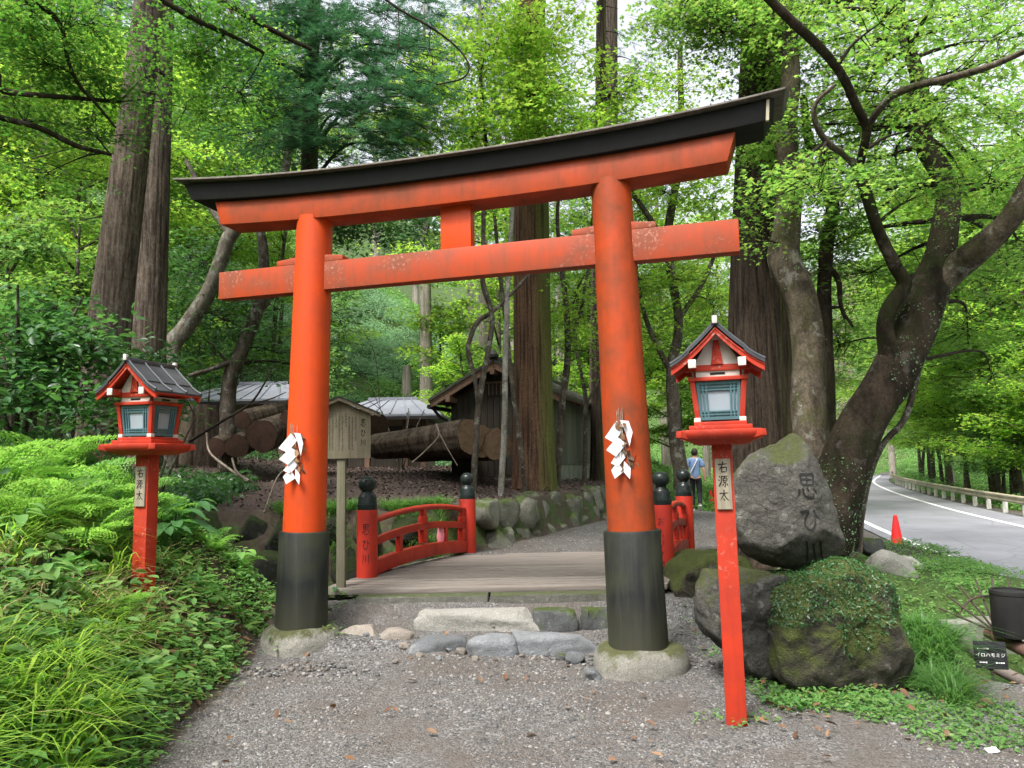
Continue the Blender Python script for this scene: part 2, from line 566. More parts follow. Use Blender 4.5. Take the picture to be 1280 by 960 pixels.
def sleeve_mat():
    t = NT('pillar_sleeve')
    co = t.coord('Object')
    st = t.noise(t.coord('Object', (9, 9, .55)), 2.2, 6, .65)
    n = t.noise(co, 2.6, 5, .6)
    z = t.sep(co)[2]
    c = t.ramp(st, [(.3, (.004, .005, .006)), (.52, (.008, .0095, .010)), (.72, (.024, .025, .021))])
    g = t.math('MULTIPLY', t.ramp(n, [(.42, 0), (.62, 1)]), .75)
    c = t.mix(t.math('MULTIPLY', g, .8), c, (.028, .031, .016))
    low = t.ramp(t.math('ADD', z, t.math('MULTIPLY', n, .35)), [(.30, 1), (.72, 0)])
    c = t.mix(t.math('MULTIPLY', low, .6), c, (.055, .054, .034))
    t.pbr(c, t.ramp(n, [(.3, .5), (.7, .8)]), t.bump(t.noise(co, 40, 4), .2, .006), spec=.25)
    M['pillar_sleeve'] = t.m
sleeve_mat()
def roofboard_mat():
    t = NT('roof_board')
    co = t.coord('Object')
    n = t.noise(co, 14, 6, .7)
    nz = t.normal_z()
    c = t.ramp(n, [(.35, (.05, .044, .036)), (.6, (.115, .095, .08)), (.75, (.19, .16, .135))])
    c = t.mix(t.ramp(nz, [(.4, 0), (.8, .5)]), c, (.05, .055, .035))
    t.pbr(c, .8, t.bump(n, .4, .01))
    M['roof_board'] = t.m
roofboard_mat()
def rock_mat(name, base, dark, moss=0.5, mosscol=(.045, .065, .012), lichen=0.3, scale=2.0, rough=.85, spots=(.35, .35, .32), cracks=0.0):
    t = NT(name)
    co = t.coord('Position')
    n1 = t.noise(co, scale, 8, .65)
    n2 = t.noise(co, scale * 7, 6, .7)
    oi = t.n('ShaderNodeObjectInfo').outputs['Random']
    c = t.ramp(n1, [(.3, dark), (.7, base)])
    c = t.mix(t.ramp(n2, [(.3, .55), (.75, 0)]), c, dark)
    n3 = t.noise(co, scale * 30, 5, .75)
    c = t.mix(1.0, c, t.ramp(n3, [(.3, .5), (.5, 1.0), (.7, 1.45)]), 'MULTIPLY')
    c = t.mix(1.0, c, t.ramp(oi, [(0, .7), (1, 1.3)]), 'MULTIPLY')
    li = t.math('MULTIPLY', t.ramp(t.noise(co, scale * 3.3, 5, .7), [(.58, 0), (.64, 1)]), lichen)
    c = t.mix(li, c, spots)
    h = t.math('ADD', t.math('ADD', t.math('MULTIPLY', n2, .6), t.math('MULTIPLY', n3, .25)), n1)
    if cracks:
      cr = t.ramp(t.voro(t.mix(.25, co, t.n('ShaderNodeTexNoise').outputs['Color']), scale * 1.3, 'DISTANCE_TO_EDGE'), [(0.0, 0), (.045, 1)])
      c = t.mix(cracks, c, t.ramp(cr, [(0, .45), (1, 1)]), 'MULTIPLY')
      h = t.math('ADD', h, t.math('MULTIPLY', cr, .25 * cracks))
    if moss > 0:
        mz = t.math('ADD', t.math('MULTIPLY', t.normal_z(), .35), t.noise(co, scale * 1.6, 5, .65))
        f = t.ramp(mz, [(.75 - .4 * moss, 0), (.92 - .4 * moss, 1)])
        mc = t.mix(t.noise(co, 25, 4), tuple(k * .5 for k in mosscol), tuple(k * 1.7 for k in mosscol))
        c = t.mix(f, c, mc)
        h = t.math('ADD', h, t.math('MULTIPLY', t.math('MULTIPLY', f, t.noise(co, 90, 3)), .5))
    t.pbr(c, rough, t.bump(h, .9, .035), spec=.3)
    M[name] = t.m
rock_mat('rock_monument', (.12, .114, .10), (.03, .029, .025), .22, (.045, .052, .016), .25, 3.2, cracks=.35)
rock_mat('rock_mossy', (.09, .08, .06), (.025, .022, .016), .75, (.05, .062, .014), .15, 2.8)
rock_mat('rock_pale', (.46, .45, .41), (.28, .27, .24), 0.0, lichen=.15, scale=3)
rock_mat('rock_grey', (.22, .23, .245), (.10, .105, .11), 0.0, lichen=.25, scale=4)
rock_mat('rock_warm', (.27, .235, .20), (.15, .13, .112), .0, lichen=.25, scale=5)
rock_mat('rock_dark', (.10, .105, .105), (.04, .042, .042), .25, lichen=.2, scale=4)
rock_mat('rock_wall', (.25, .245, .205), (.10, .10, .078), .30, (.055, .075, .02), .35, 2.2)
rock_mat('rock_gully', (.04, .04, .03), (.012, .013, .010), .72, (.022, .034, .008), .1, 3)
rock_mat('plinth_stone', (.27, .26, .23), (.14, .135, .115), .2, (.07, .075, .03), .25, 3)
rock_mat('curb_stone', (.14, .138, .12), (.065, .064, .054), .34, (.06, .07, .03), .2, 4)
def pebble_mat():
    t = NT('pebble')
    r = t.rnd()
    c = t.ramp(r, [(0, (.055, .054, .054)), (.3, (.10, .098, .098)), (.55, (.15, .147, .144)), (.7, (.15, .125, .105)), (.85, (.23, .224, .215)), (1, (.30, .29, .275))])
    n = t.noise(t.coord('Position'), 60, 3)
    c = t.mix(.35, c, t.ramp(n, [(.3, .12), (.7, .5)]), 'MULTIPLY')
    t.pbr(c, .8, t.bump(n, .3, .004), spec=.3)
    M['pebble'] = t.m
pebble_mat()

def bark(name, base, dark, moss=0.3, mosscol=(.05, .075, .015), lichen=0.0, streak=(14, 14, .9), scale=1.0, bump=.8, warm=None, patch=False, green=0.0):
    t = NT(name)
    co = t.coord('Object')
    st = t.noise(t.coord('Object', streak), scale, 8, .68, .5)
    n = t.noise(co, 3.2, 6, .65)
    fine = t.noise(t.coord('Object', (1, 1, .45) if not patch else (1, 1, .8)), 42, 5, .75)
    c = t.ramp(st, [(.38, dark), (.5, tuple((a + b) / 2 for a, b in zip(base, dark))), (.62, base)])
    c = t.mix(1.0, c, t.ramp(fine, [(.3, .5), (.52, 1.0), (.72, 1.5)]), 'MULTIPLY')
    if warm: c = t.mix(t.ramp(n, [(.42, 0), (.7, .7)]), c, warm)
    if lichen > 0:
        lf = t.math('MULTIPLY', t.ramp(t.noise(co, 7.5 if not patch else 5.0, 8, .72), [(.56, 0), (.60, 1)]), lichen)
        c = t.mix(lf, c, (.30, .31, .27))
    h = t.math('ADD', st, t.math('MULTIPLY', fine, .45))
    if moss > 0:
        mn = t.noise(co, 2.2, 8, .75)
        f = t.ramp(mn, [(.72 - .42 * moss, 0), (.86 - .42 * moss, 1)])
        mc = t.mix(t.noise(co, 60, 4, .7), tuple(k * .35 for k in mosscol), tuple(k * 1.7 for k in mosscol))
        c = t.mix(t.math('MULTIPLY', f, .85), c, mc)
    if green > 0:
        nx = t.sep(t.n('ShaderNodeNewGeometry').outputs['Normal'])[0]
        g = t.ramp(t.math('ADD', nx, t.math('MULTIPLY', t.math('SUBTRACT', st, .5), 2.2)), [(.05, 0), (.75, green)])
        c = t.mix(g, c, t.mix(fine, (.05, .065, .014), (.15, .18, .045)))
    t.pbr(c, .92, t.bump(h, bump, .035), spec=.15)
    M[name] = t.m
bark('bark_cedar', (.155, .12, .095), (.04, .03, .024), .2, lichen=.12, streak=(20, 20, 1.9))
bark('bark_cedar_green', (.185, .105, .066), (.04, .024, .017), .2, (.075, .10, .02), streak=(20, 20, .7), bump=1, green=.75)
bark('bark_cedar_dark', (.062, .045, .033), (.011, .008, .006), .2, (.04, .05, .015), streak=(22, 22, 1.1), bump=1, green=.35)
bark('bark_maple', (.135, .11, .082), (.035, .028, .02), .5, (.055, .062, .016), lichen=.4, streak=(5, 5, 3), patch=True)
bark('bark_maple_dark', (.052, .038, .027), (.012, .009, .0065), .55, (.022, .028, .008), lichen=.12, streak=(5, 5, 2.4), patch=True)
bark('bark_grey', (.20, .175, .145), (.08, .07, .055), .15, lichen=.5, streak=(6, 6, 3))
bark('bark_lichen', (.30, .29, .26), (.13, .12, .10), .2, lichen=.9, streak=(5, 5, 4), patch=True)
bark('bark_young', (.12, .10, .08), (.04, .032, .025), .2, lichen=.5, streak=(6, 6, 3))
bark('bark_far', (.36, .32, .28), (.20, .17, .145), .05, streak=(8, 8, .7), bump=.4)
bark('bark_log', (.125, .095, .07), (.03, .022, .017), .28, (.06, .075, .02), streak=(10, 10, .8))
bark('bark_log_brown', (.19, .095, .055), (.06, .03, .02), .1, streak=(10, 10, .8))
bark('twig', (.045, .035, .027), (.018, .014, .011), .0, streak=(6, 6, 3))
bark('dead_branch', (.30, .26, .21), (.14, .11, .085), .0, streak=(6, 6, 3))

def endgrain(name, c1, c2):
    t = NT(name)
    co = t.coord('Generated')
    mp = t.n('ShaderNodeMapping')
    t.l(co, mp.inputs['Vector'])
    mp.inputs['Location'].default_value = (-.5, -.5, -.5)
    ln = t.n('ShaderNodeVectorMath', operation='LENGTH')
    t.l(mp.outputs[0], ln.inputs[0])
    n = t.noise(t.coord('Object'), 6, 4)
    w = t.math('SINE', t.math('ADD', t.math('MULTIPLY', ln.outputs['Value'], 95), t.math('MULTIPLY', n, 8)))
    c = t.mix(t.ramp(w, [(0, 0), (1, .45)]), c1, c2)
    c = t.mix(t.ramp(t.noise(t.coord('Object'), 9, 5, .7), [(.45, 0), (.75, .7)]), c, tuple(k * .4 for k in c2))
    t.pbr(c, .85, t.bump(w, .2, .01), spec=.2)
    M[name] = t.m
endgrain('endgrain', (.185, .12, .075), (.10, .062, .04))
endgrain('endgrain_old', (.06, .033, .022), (.028, .017, .012))

def wood(name, base, dark, grain=(3, 3, 40), rough=.75, green=0.0):
    t = NT(name)
    co = t.coord('Object')
    st = t.noise(t.coord('Object', grain), 1.0, 6, .6, .5)
    oi = t.n('ShaderNodeObjectInfo').outputs['Random']
    c = t.ramp(st, [(.3, dark), (.68, base)])
    c = t.mix(1.0, c, t.ramp(oi, [(0, .78), (1, 1.15)]), 'MULTIPLY')
    n = t.noise(co, 3.5, 5, .65)
    if green: c = t.mix(t.math('MULTIPLY', t.ramp(n, [(.42, 0), (.66, 1)]), green), c, (.09, .10, .045))
    t.pbr(c, rough, t.bump(st, .35, .006), spec=.3)
    M[name] = t.m
wood('deck_wood', (.20, .172, .152), (.11, .094, .083), (2.0, 45, 40), .7)
wood('board_wood', (.225, .195, .14), (.13, .11, .08), (28, 28, 1.6), .8, .45)
wood('post_wood', (.215, .195, .14), (.11, .10, .07), (30, 30, 1.5), .8, .55)
wood('plate_wood', (.34, .30, .23), (.21, .18, .14), (40, 40, 2), .8, .25)
wood('shed_wood', (.055, .043, .034), (.022, .018, .015), (30, 30, 1.2), .85, .1)
wood('shed_wood_grey', (.135, .13, .105), (.06, .057, .046), (30, 30, 1.2), .85, .3)
wood('rafter_wood', (.20, .12, .08), (.09, .055, .04), (20, 20, 2), .8)
wood('tile_slate', (.062, .068, .078), (.028, .031, .036), (6, 6, 6), .55, .12)
wood('tile_dark', (.05, .048, .046), (.02, .02, .02), (6, 6, 6), .6, .4)

def ground_mat():
    t = NT('ground')
    co = t.coord('Position')
    gr, li, mo = t.attr('gravel'), t.attr('litter'), t.attr('moss')
    brk = t.noise(co, 3.0, 6, .7)
    def soft(a, k=.9):
        return t.ramp(t.math('ADD', a, t.math('MULTIPLY', t.math('SUBTRACT', brk, .5), k)), [(.42, 0), (.58, 1)])
    soil = t.ramp(t.noise(co, 9, 8, .7), [(.3, (.035, .027, .02)), (.7, (.085, .065, .048))])
    v1 = t.n('ShaderNodeTexVoronoi')
    t.l(co, v1.inputs['Vector'])
    v1.inputs['Scale'].default_value = 62
    v2 = t.n('ShaderNodeTexVoronoi')
    t.l(co, v2.inputs['Vector'])
    v2.inputs['Scale'].default_value = 125
    bw = t.n('ShaderNodeRGBToBW')
    t.l(v1.outputs['Color'], bw.inputs[0])
    bw2 = t.n('ShaderNodeRGBToBW')
    t.l(v2.outputs['Color'], bw2.inputs[0])
    g1 = t.ramp(bw.outputs[0], [(.1, (.048, .047, .046)), (.45, (.10, .098, .096)), (.7, (.165, .161, .158)), (.9, (.26, .25, .245))])
    g2 = t.ramp(bw2.outputs[0], [(.1, (.05, .048, .046)), (.6, (.11, .106, .102)), (.9, (.20, .19, .18))])
    gv = t.mix(t.ramp(t.noise(co, 7, 4), [(.4, 0), (.6, 1)]), g1, g2)
    dirt = t.ramp(t.noise(co, 1.1, 5, .6), [(.40, 0), (.62, .85)])
    gv = t.mix(dirt, gv, t.ramp(t.noise(co, 30, 5, .7), [(.3, (.06, .049, .042)), (.7, (.125, .105, .092))]))
    lit = t.ramp(t.noise(co, 26, 6, .75), [(.3, (.022, .015, .013)), (.5, (.06, .042, .036)), (.72, (.14, .10, .085))])
    mos = t.ramp(t.noise(co, 18, 6, .7), [(.3, (.025, .042, .010)), (.7, (.07, .12, .03))])
    c = t.mix(soft(li), soil, lit)
    c = t.mix(soft(mo), c, mos)
    gm = soft(gr)
    c = t.mix(gm, c, gv)
    h = t.mix(gm, t.noise(co, 22, 7, .75), t.math('SUBTRACT', 1.0, t.math('ADD', v1.outputs['Distance'], t.math('MULTIPLY', v2.outputs['Distance'], .5))))
    t.pbr(c, .88, t.bump(h, .8, .018), spec=.25)
    M['ground'] = t.m
ground_mat()
def asphalt_mat():
    t = NT('asphalt')
    co = t.coord('Position')
    n = t.noise(co, 120, 4, .7)
    b = t.noise(co, .6, 5, .6)
    c = t.ramp(n, [(.3, (.15, .15, .17)), (.7, (.21, .21, .235))])  # tone raised to carry the extra sun on the open road
    c = t.mix(1.0, c, t.ramp(b, [(.3, .85), (.7, 1.2)]), 'MULTIPLY')
    ck = t.voro(t.mix(.3, co, t.n('ShaderNodeTexNoise').outputs['Color']), .9, 'DISTANCE_TO_EDGE')
    c = t.mix(t.ramp(ck, [(0, .3), (.02, 0)]), c, (.05, .05, .055))
    pt_ = t.ramp(t.noise(t.coord('Position', (.8, .25, 1)), 1.2, 5, .65), [(.5, 0), (.56, .16)])
    c = t.mix(pt_, c, (.11, .11, .12))
    t.pbr(c, .75, t.bump(n, .3, .006), spec=.4)
    M['asphalt'] = t.m
    t = NT('road_paint')
    n = t.noise(t.coord('Position'), 14, 6, .75)
    t.pbr(t.ramp(n, [(.36, (.30, .30, .31)), (.5, (.74, .74, .74))]), .7)
    M['road_paint'] = t.m
asphalt_mat()
# ------------------------------------------------------------------ ground
def side(poly, x, y):
    """signed distance to a polyline, positive on its left"""
    x, y = np.asarray(x, float), np.asarray(y, float)
    best = np.full(x.shape, 1e9)
    out = np.zeros(x.shape)
    for (ax, ay), (bx, by) in zip(poly[:-1], poly[1:]):
        dx, dy = bx - ax, by - ay
        L2 = dx * dx + dy * dy
        t = np.clip(((x - ax) * dx + (y - ay) * dy) / L2, 0, 1)
        d = np.hypot(x - ax - t * dx, y - ay - t * dy)
        s = np.sign(dx * (y - ay) - dy * (x - ax))
        w = d < best - 1e-6
        best = np.where(w, d, best)
        out = np.where(w, s * d, out)
    return out
WALL_LINE = [(-14, 9.2), (-3.0, 9.72), (-.75, 9.85), (-.42, 10.6), (2.0, 16), (4.6, 23), (6.5, 34), (12, 60)]
HILL_LINE = [(14, -26), (4, -15), (-5.5, -9), (-8.2, 2), (-9.6, 12), (-11.5, 21), (-6, 26.5), (1, 28.5), (5.5, 33), (9, 42), (13, 58), (24, 95)]  # first points: unseen slope added behind the viewer to block low sky light
FAR_LINE = [(40, 95), (33, 60), (27, 30), (22, 5), (20, -10)]       # right-hand slope beyond the stream, left side = uphill when walked this way
ROAD_L = [(1.8, -12), (3.75, 0), (7.01, 10.84), (8.33, 16.26), (9.93, 22.14), (12.2, 29.5), (17.0, 43), (24, 60), (34, 80)]
def h(x, y):
    x, y = np.asarray(x, float), np.asarray(y, float)
    # near gravel, rising in two steps to the bridge
    z = .085 * sst(6.56, 6.72, y) + .115 * sst(7.02, 7.18, y) + .095 * sst(7.1, 7.25, y) + .105 * sst(9.4, 10.0, y)
    z = z - .22 * sst(15, 23, y)
    z = z * sst(7.2, 5.0, x) - .27 * sst(4.9, 6.9, x) * sst(-2, 3, y)
    z = z + .16 * sst(2.3, 3.4, x) * sst(4.4, 3.4, x) * sst(5.6, 6.4, y) * sst(9, 7.8, y)
    # ditch where the pipes lie
    z = z - .42 * sst(3.25, 3.6, x) * sst(4.9, 4.55, x) * sst(5.35, 5.9, y) * sst(7.0, 6.72, y)
    # left bank
    e = -(x + 2.02 + .10 * (np.clip(y, -3, 8) - 4.2)) - .6 * sst(7.5, 8.4, y)
    e = np.clip(e, 0, None)
    bank = 1.75 * (1 - np.exp(-e / 1.55)) + .05 * e
    z = z + bank * (1 - .25 * sst(9.6, 10, y))
    # stream gully under the bridge
    g = sst(7.62, 8.05, y) * sst(9.95, 9.7, y) * sst(2.1, 1.5, x) * (1 - .85 * sst(-3.2, -5.5, x))
    z = z - 1.35 * g
    # terrace behind the dry-stone wall
    d = side(WALL_LINE, x, y)
    terr = sst(.02, .22, d) * sst(40, 36, y)
    z = z * (1 - terr) + terr * (.97 + .11 * np.clip(d, 0, 4) + .02 * np.clip(d - 4, 0, 20) + np.clip(bank - 1.15, 0, 1) * .5)
    # hillsides
    k = np.clip(side(HILL_LINE, x, y), 0, None)
    z = z + .66 * k * (k / (k + 2.5)) + .5 * fbm(x, y, 5, 3, .35) * sst(0, 5, k)
    f = side(FAR_LINE, x, y)
    f2 = side(ROAD_L, x, y) * -1                         # right of the near road edge
    z = z - 1.6 * sst(5.2, 9.5, f2) * sst(-2, 8, y) * (1 - sst(20, 24, x) * 0)
    k2 = np.clip(f, 0, None)
    z = z + .62 * k2 * (k2 / (k2 + 3))
    near = sst(40, 6, np.hypot(x, y))
    z = z + (.02 * fbm(x, y, 1, 3, 2.2) + .05 * fbm(x, y, 2, 3, .9) * sst(.2, 1.2, e + np.clip(d, 0, 3)))
    # road bed
    rd = sst(-.9, -.25, f2) * sst(5.6, 4.9, f2)
    z = z * (1 - rd) + rd * (-.275)
    return z
def hz(x, y): return float(h(np.array([x]), np.array([y]))[0])

def axis(lo, hi, near_lo, near_hi, step, grow):
    a = list(np.arange(near_lo, near_hi + 1e-6, step))
    s = step
    while a[-1] < hi:
        s *= grow
        a.append(a[-1] + s)
    s = step
    while a[0] > lo:
        s *= grow
        a.insert(0, a[0] - s)
    return np.array(a)
gx = axis(-110, 110, -6.5, 8, .085, 1.07)
gy = axis(-40, 160, 1.5, 12.5, .085, 1.06)
GX, GY = np.meshgrid(gx, gy)
GZ = h(GX, GY)
nx, ny = len(gx), len(gy)
ii = np.arange(ny - 1)[:, None] * nx + np.arange(nx - 1)[None]
gm = npmesh('ground', np.stack([GX.ravel(), GY.ravel(), GZ.ravel()], 1), [np.stack([ii, ii + 1, ii + nx + 1, ii + nx], -1).reshape(-1, 4)], True)
def zone(name, arr):
    a = gm.attributes.new(name, 'FLOAT', 'POINT')
    a.data.foreach_set('value', np.asarray(arr, np.float32).ravel())
_d = side(WALL_LINE, GX, GY)
_e = -(GX + 2.02 + .10 * (np.clip(GY, -3, 8) - 4.2))
_f2 = -side(ROAD_L, GX, GY)
_k = side(HILL_LINE, GX, GY)
grav = sst(.05, -.25, _e) * sst(.1, -.15, _d) * sst(6.0, 3.6, GX - .28 * np.clip(GY - 9, 0, 30) * 1.2) * (1 - sst(7.4, 7.6, GY) * sst(9.9, 9.7, GY))
grav = np.maximum(grav, sst(-2.3, -1.7, _f2) * sst(5.3, 4.8, _f2) * sst(8.5, 9.5, GY) * sst(0, -1, _k))
grav = grav * (1 - sst(1.9, 2.6, GX) * sst(5.3, 5.9, GY) * sst(9.2, 8.6, GY))
lit = sst(.1, .5, _d) * sst(4, 1, _k)
lit = np.maximum(lit * 1.0, .4 * sst(.1, .6, _e) * sst(7, 4, _e))
moss = np.maximum(sst(1.6, 2.0, GX) * sst(6.2, 6.9, GY) * sst(10.5, 9, GY), .55 * sst(.35, .1, _d) * sst(-.1, .1, _d))
moss = np.maximum(moss, sst(-.5, 1.5, _k))
moss = np.maximum(moss, sst(5.0, 6.2, _f2))
moss = np.maximum(moss, .8 * sst(1.2, 2.4, _e) * sst(9.5, 8.5, GY))
moss = np.maximum(moss, .75 * sst(3.3, 3.8, GX) * sst(6.6, 6.9, GY) * sst(9.5, 8.5, GY))
zone('gravel', grav)
zone('litter', lit)
zone('moss', moss)
ground = link('ground', gm, M['ground'])
tag(ground, kind='structure')

# ------------------------------------------------------------------ road
def offset_line(poly, off, z, y0=None):
    p = smooth_path([(a, b, 0) for a, b in poly], 10)
    t = np.gradient(p, axis=0)
    t /= np.linalg.norm(t, axis=1)[:, None]
    q = p + off * np.stack([t[:, 1], -t[:, 0], t[:, 2] * 0], 1)
    q[:, 2] = z
    return q
def strip(name, o1, o2, z, mat, edge=0.0):
    a, b = offset_line(ROAD_L, o1, z), offset_line(ROAD_L, o2, z)
    n = len(a)
    V = np.vstack([a, b])
    F = [np.array([(i, n + i, n + i + 1, i + 1) for i in range(n - 1)])]
    o = link(name, npmesh(name, V, F), mat)
    return tag(o, kind='structure')
strip('road', -.35, 4.55, -.25, M['asphalt'])
strip('road_line', -.07, .08, -.246, M['road_paint'])
strip('road_line', 3.42, 3.56, -.246, M['road_paint'])

# guardrail
gl = offset_line(ROAD_L, 4.75, 0)
gl = gl[(gl[:, 1] > 4) & (gl[:, 1] < 75)]
gr = thing('guardrail', 'weathered metal guardrail on short white posts along the far side of the road', 'guardrail', (float(gl[0, 0]), float(gl[0, 1]), -.27))
base = np.array([gl[0, 0], gl[0, 1], 0])
prof = [(0, .60), (.035, .575), (.05, .54), (.01, .49), (.01, .46), (.05, .41), (.035, .375), (0, .35)]
V, F = [], []
t = np.gradient(gl, axis=0)
t /= np.linalg.norm(t, axis=1)[:, None]
nrm = np.stack([-t[:, 1], t[:, 0], 0 * t[:, 0]], 1)
for i in range(len(gl)):
    for (a, b) in prof: V.append(gl[i] - base + nrm[i] * a + np.array([0, 0, b]))
    for (a, b) in prof: V.append(gl[i] - base + nrm[i] * (a - .006) + np.array([0, 0, b]))
m_ = len(prof) * 2
for i in range(len(gl) - 1):
    for k in range(len(prof) - 1):
        F.append((i * m_ + k, (i + 1) * m_ + k, (i + 1) * m_ + k + 1, i * m_ + k + 1))
        k2 = k + len(prof)
        F.append((i * m_ + k2 + 1, (i + 1) * m_ + k2 + 1, (i + 1) * m_ + k2, i * m_ + k2))
link('rail', npmesh('rail', np.array(V), [np.array(F)], True), M['galvanised'], gr)
s = np.concatenate([[0], np.cumsum(np.linalg.norm(np.diff(gl, axis=0), axis=1))])
pm = MB().box((0, 0, .22), (.13, .13, .62)).build('post', M['post_white'], gr, .012)
for k, q in enumerate(np.arange(.6, min(s[-1], 52), 1.9)):
    x, y = np.interp(q, s, gl[:, 0]), np.interp(q, s, gl[:, 1])
    o = pm if k == 0 else pm.copy()
    if k: COL.objects.link(o); o.parent = gr
    a = np.interp(q, s, np.arctan2(t[:, 1], t[:, 0]))
    o.location = (x - base[0] + .06, y - base[1], 0)
    o.rotation_euler = (0, 0, a)
# ------------------------------------------------------------------ brush lettering
STROKES = {
 '思': [[(.22,.95),(.23,.75),(.24,.52)],[(.22,.94),(.5,.95),(.8,.96),(.79,.75),(.76,.5)],[(.5,.94),(.5,.53)],[(.25,.74),(.75,.75)],[(.25,.53),(.76,.54)],
        [(.14,.36),(.1,.24),(.07,.1)],[(.3,.38),(.32,.15),(.5,.04),(.74,.07),(.76,.22)],[(.46,.42),(.52,.34),(.56,.26)],[(.76,.40),(.84,.32),(.92,.2)]],
 'ひ': [[(.08,.72),(.28,.78),(.44,.78),(.26,.5),(.22,.26),(.36,.08),(.56,.1),(.68,.3),(.7,.55),(.66,.86)],[(.68,.84),(.76,.64),(.94,.48)]],
 '川': [[(.2,.92),(.2,.5),(.08,.06)],[(.5,.82),(.5,.2)],[(.82,.94),(.82,.5),(.82,.02)]],
 '右': [[(.54,.97),(.42,.62),(.1,.22)],[(.06,.72),(.5,.74),(.94,.76)],[(.36,.46),(.37,.25),(.38,.04)],[(.36,.45),(.6,.47),(.84,.47),(.82,.25),(.8,.04)],[(.38,.1),(.8,.1)]],
 '源': [[(.1,.92),(.16,.86),(.2,.8)],[(.04,.64),(.1,.58),(.15,.54)],[(.05,.06),(.12,.2),(.22,.42)],[(.3,.88),(.62,.9),(.97,.91)],[(.32,.88),(.3,.5),(.2,.06)],[(.62,.86),(.56,.76)],
        [(.46,.73),(.47,.42)],[(.46,.73),(.82,.74),(.8,.42)],[(.47,.58),(.8,.58)],[(.47,.43),(.8,.43)],[(.64,.42),(.64,.05),(.55,.1)],[(.5,.3),(.45,.2),(.38,.1)],[(.78,.32),(.84,.22),(.92,.12)]],
 '太': [[(.06,.66),(.5,.68),(.94,.7)],[(.5,.97),(.46,.6),(.1,.06)],[(.5,.62),(.66,.3),(.96,.04)],[(.42,.24),(.48,.15),(.56,.07)]],
 'お': [[(.1,.72),(.3,.74),(.56,.77)],[(.32,.96),(.32,.5),(.32,.14),(.2,.07),(.1,.2),(.25,.4),(.55,.48),(.76,.35),(.7,.14),(.54,.05)],[(.7,.84),(.8,.76),(.9,.66)]],
 'も': [[(.46,.96),(.4,.4),(.42,.12),(.6,.04),(.8,.15),(.8,.36)],[(.2,.7),(.66,.73)],[(.16,.48),(.62,.51)]],
 'が': [[(.06,.68),(.5,.74),(.56,.6),(.48,.14),(.35,.1)],[(.32,.96),(.25,.5),(.06,.08)],[(.62,.72),(.7,.62),(.77,.48)],[(.75,.96),(.8,.84)],[(.88,.99),(.94,.88)]],
 'は': [[(.15,.92),(.1,.5),(.16,.08)],[(.4,.68),(.92,.71)],[(.68,.94),(.68,.2),(.5,.07),(.4,.18),(.55,.28),(.75,.2),(.92,.06)]],
}
def char_quads(ch, w=.085):
    """ribbon quads (2-D) of one character in a unit square"""
    Q = []
    for st in STROKES[ch]:
        p = smooth_path([(a, b, 0) for a, b in st], 5 if len(st) > 2 else 6)[:, :2]
        n = len(p)
        t = np.gradient(p, axis=0)
        t /= np.linalg.norm(t, axis=1)[:, None] + 1e-9
        nn = np.stack([-t[:, 1], t[:, 0]], 1)
        u = np.linspace(0, 1, n)
        ww = w * (.55 + .55 * np.clip(1 - u * 3, 0, 1) + .35 * np.sin(u * PI)) * np.clip((1.06 - u) * 4, .25, 1) / 1.1
        a, b = p + nn * ww[:, None] / 2, p - nn * ww[:, None] / 2
        for i in range(n - 1): Q.append((a[i], b[i], b[i + 1], a[i + 1]))
    return Q
def ink(name, text, place, mat, parent, size, pitch, w=.085, gap=0):
    """vertical text, one character under another; place(x, y) maps the sheet to the surface"""
    V, F = [], []
    for k, ch in enumerate(text):
        sx, sy = size if isinstance(size, tuple) else (size, size)
        for q in char_quads(ch, w):
            o = len(V)
            for (a, b) in q:
                V.append(tuple(place((a - .5) * sx, -k * pitch + (b - .5) * sy)))
            F.append((o, o + 1, o + 2, o + 3))
    return link(name, npmesh(name, np.array(V), [np.array(F)]), mat, parent)
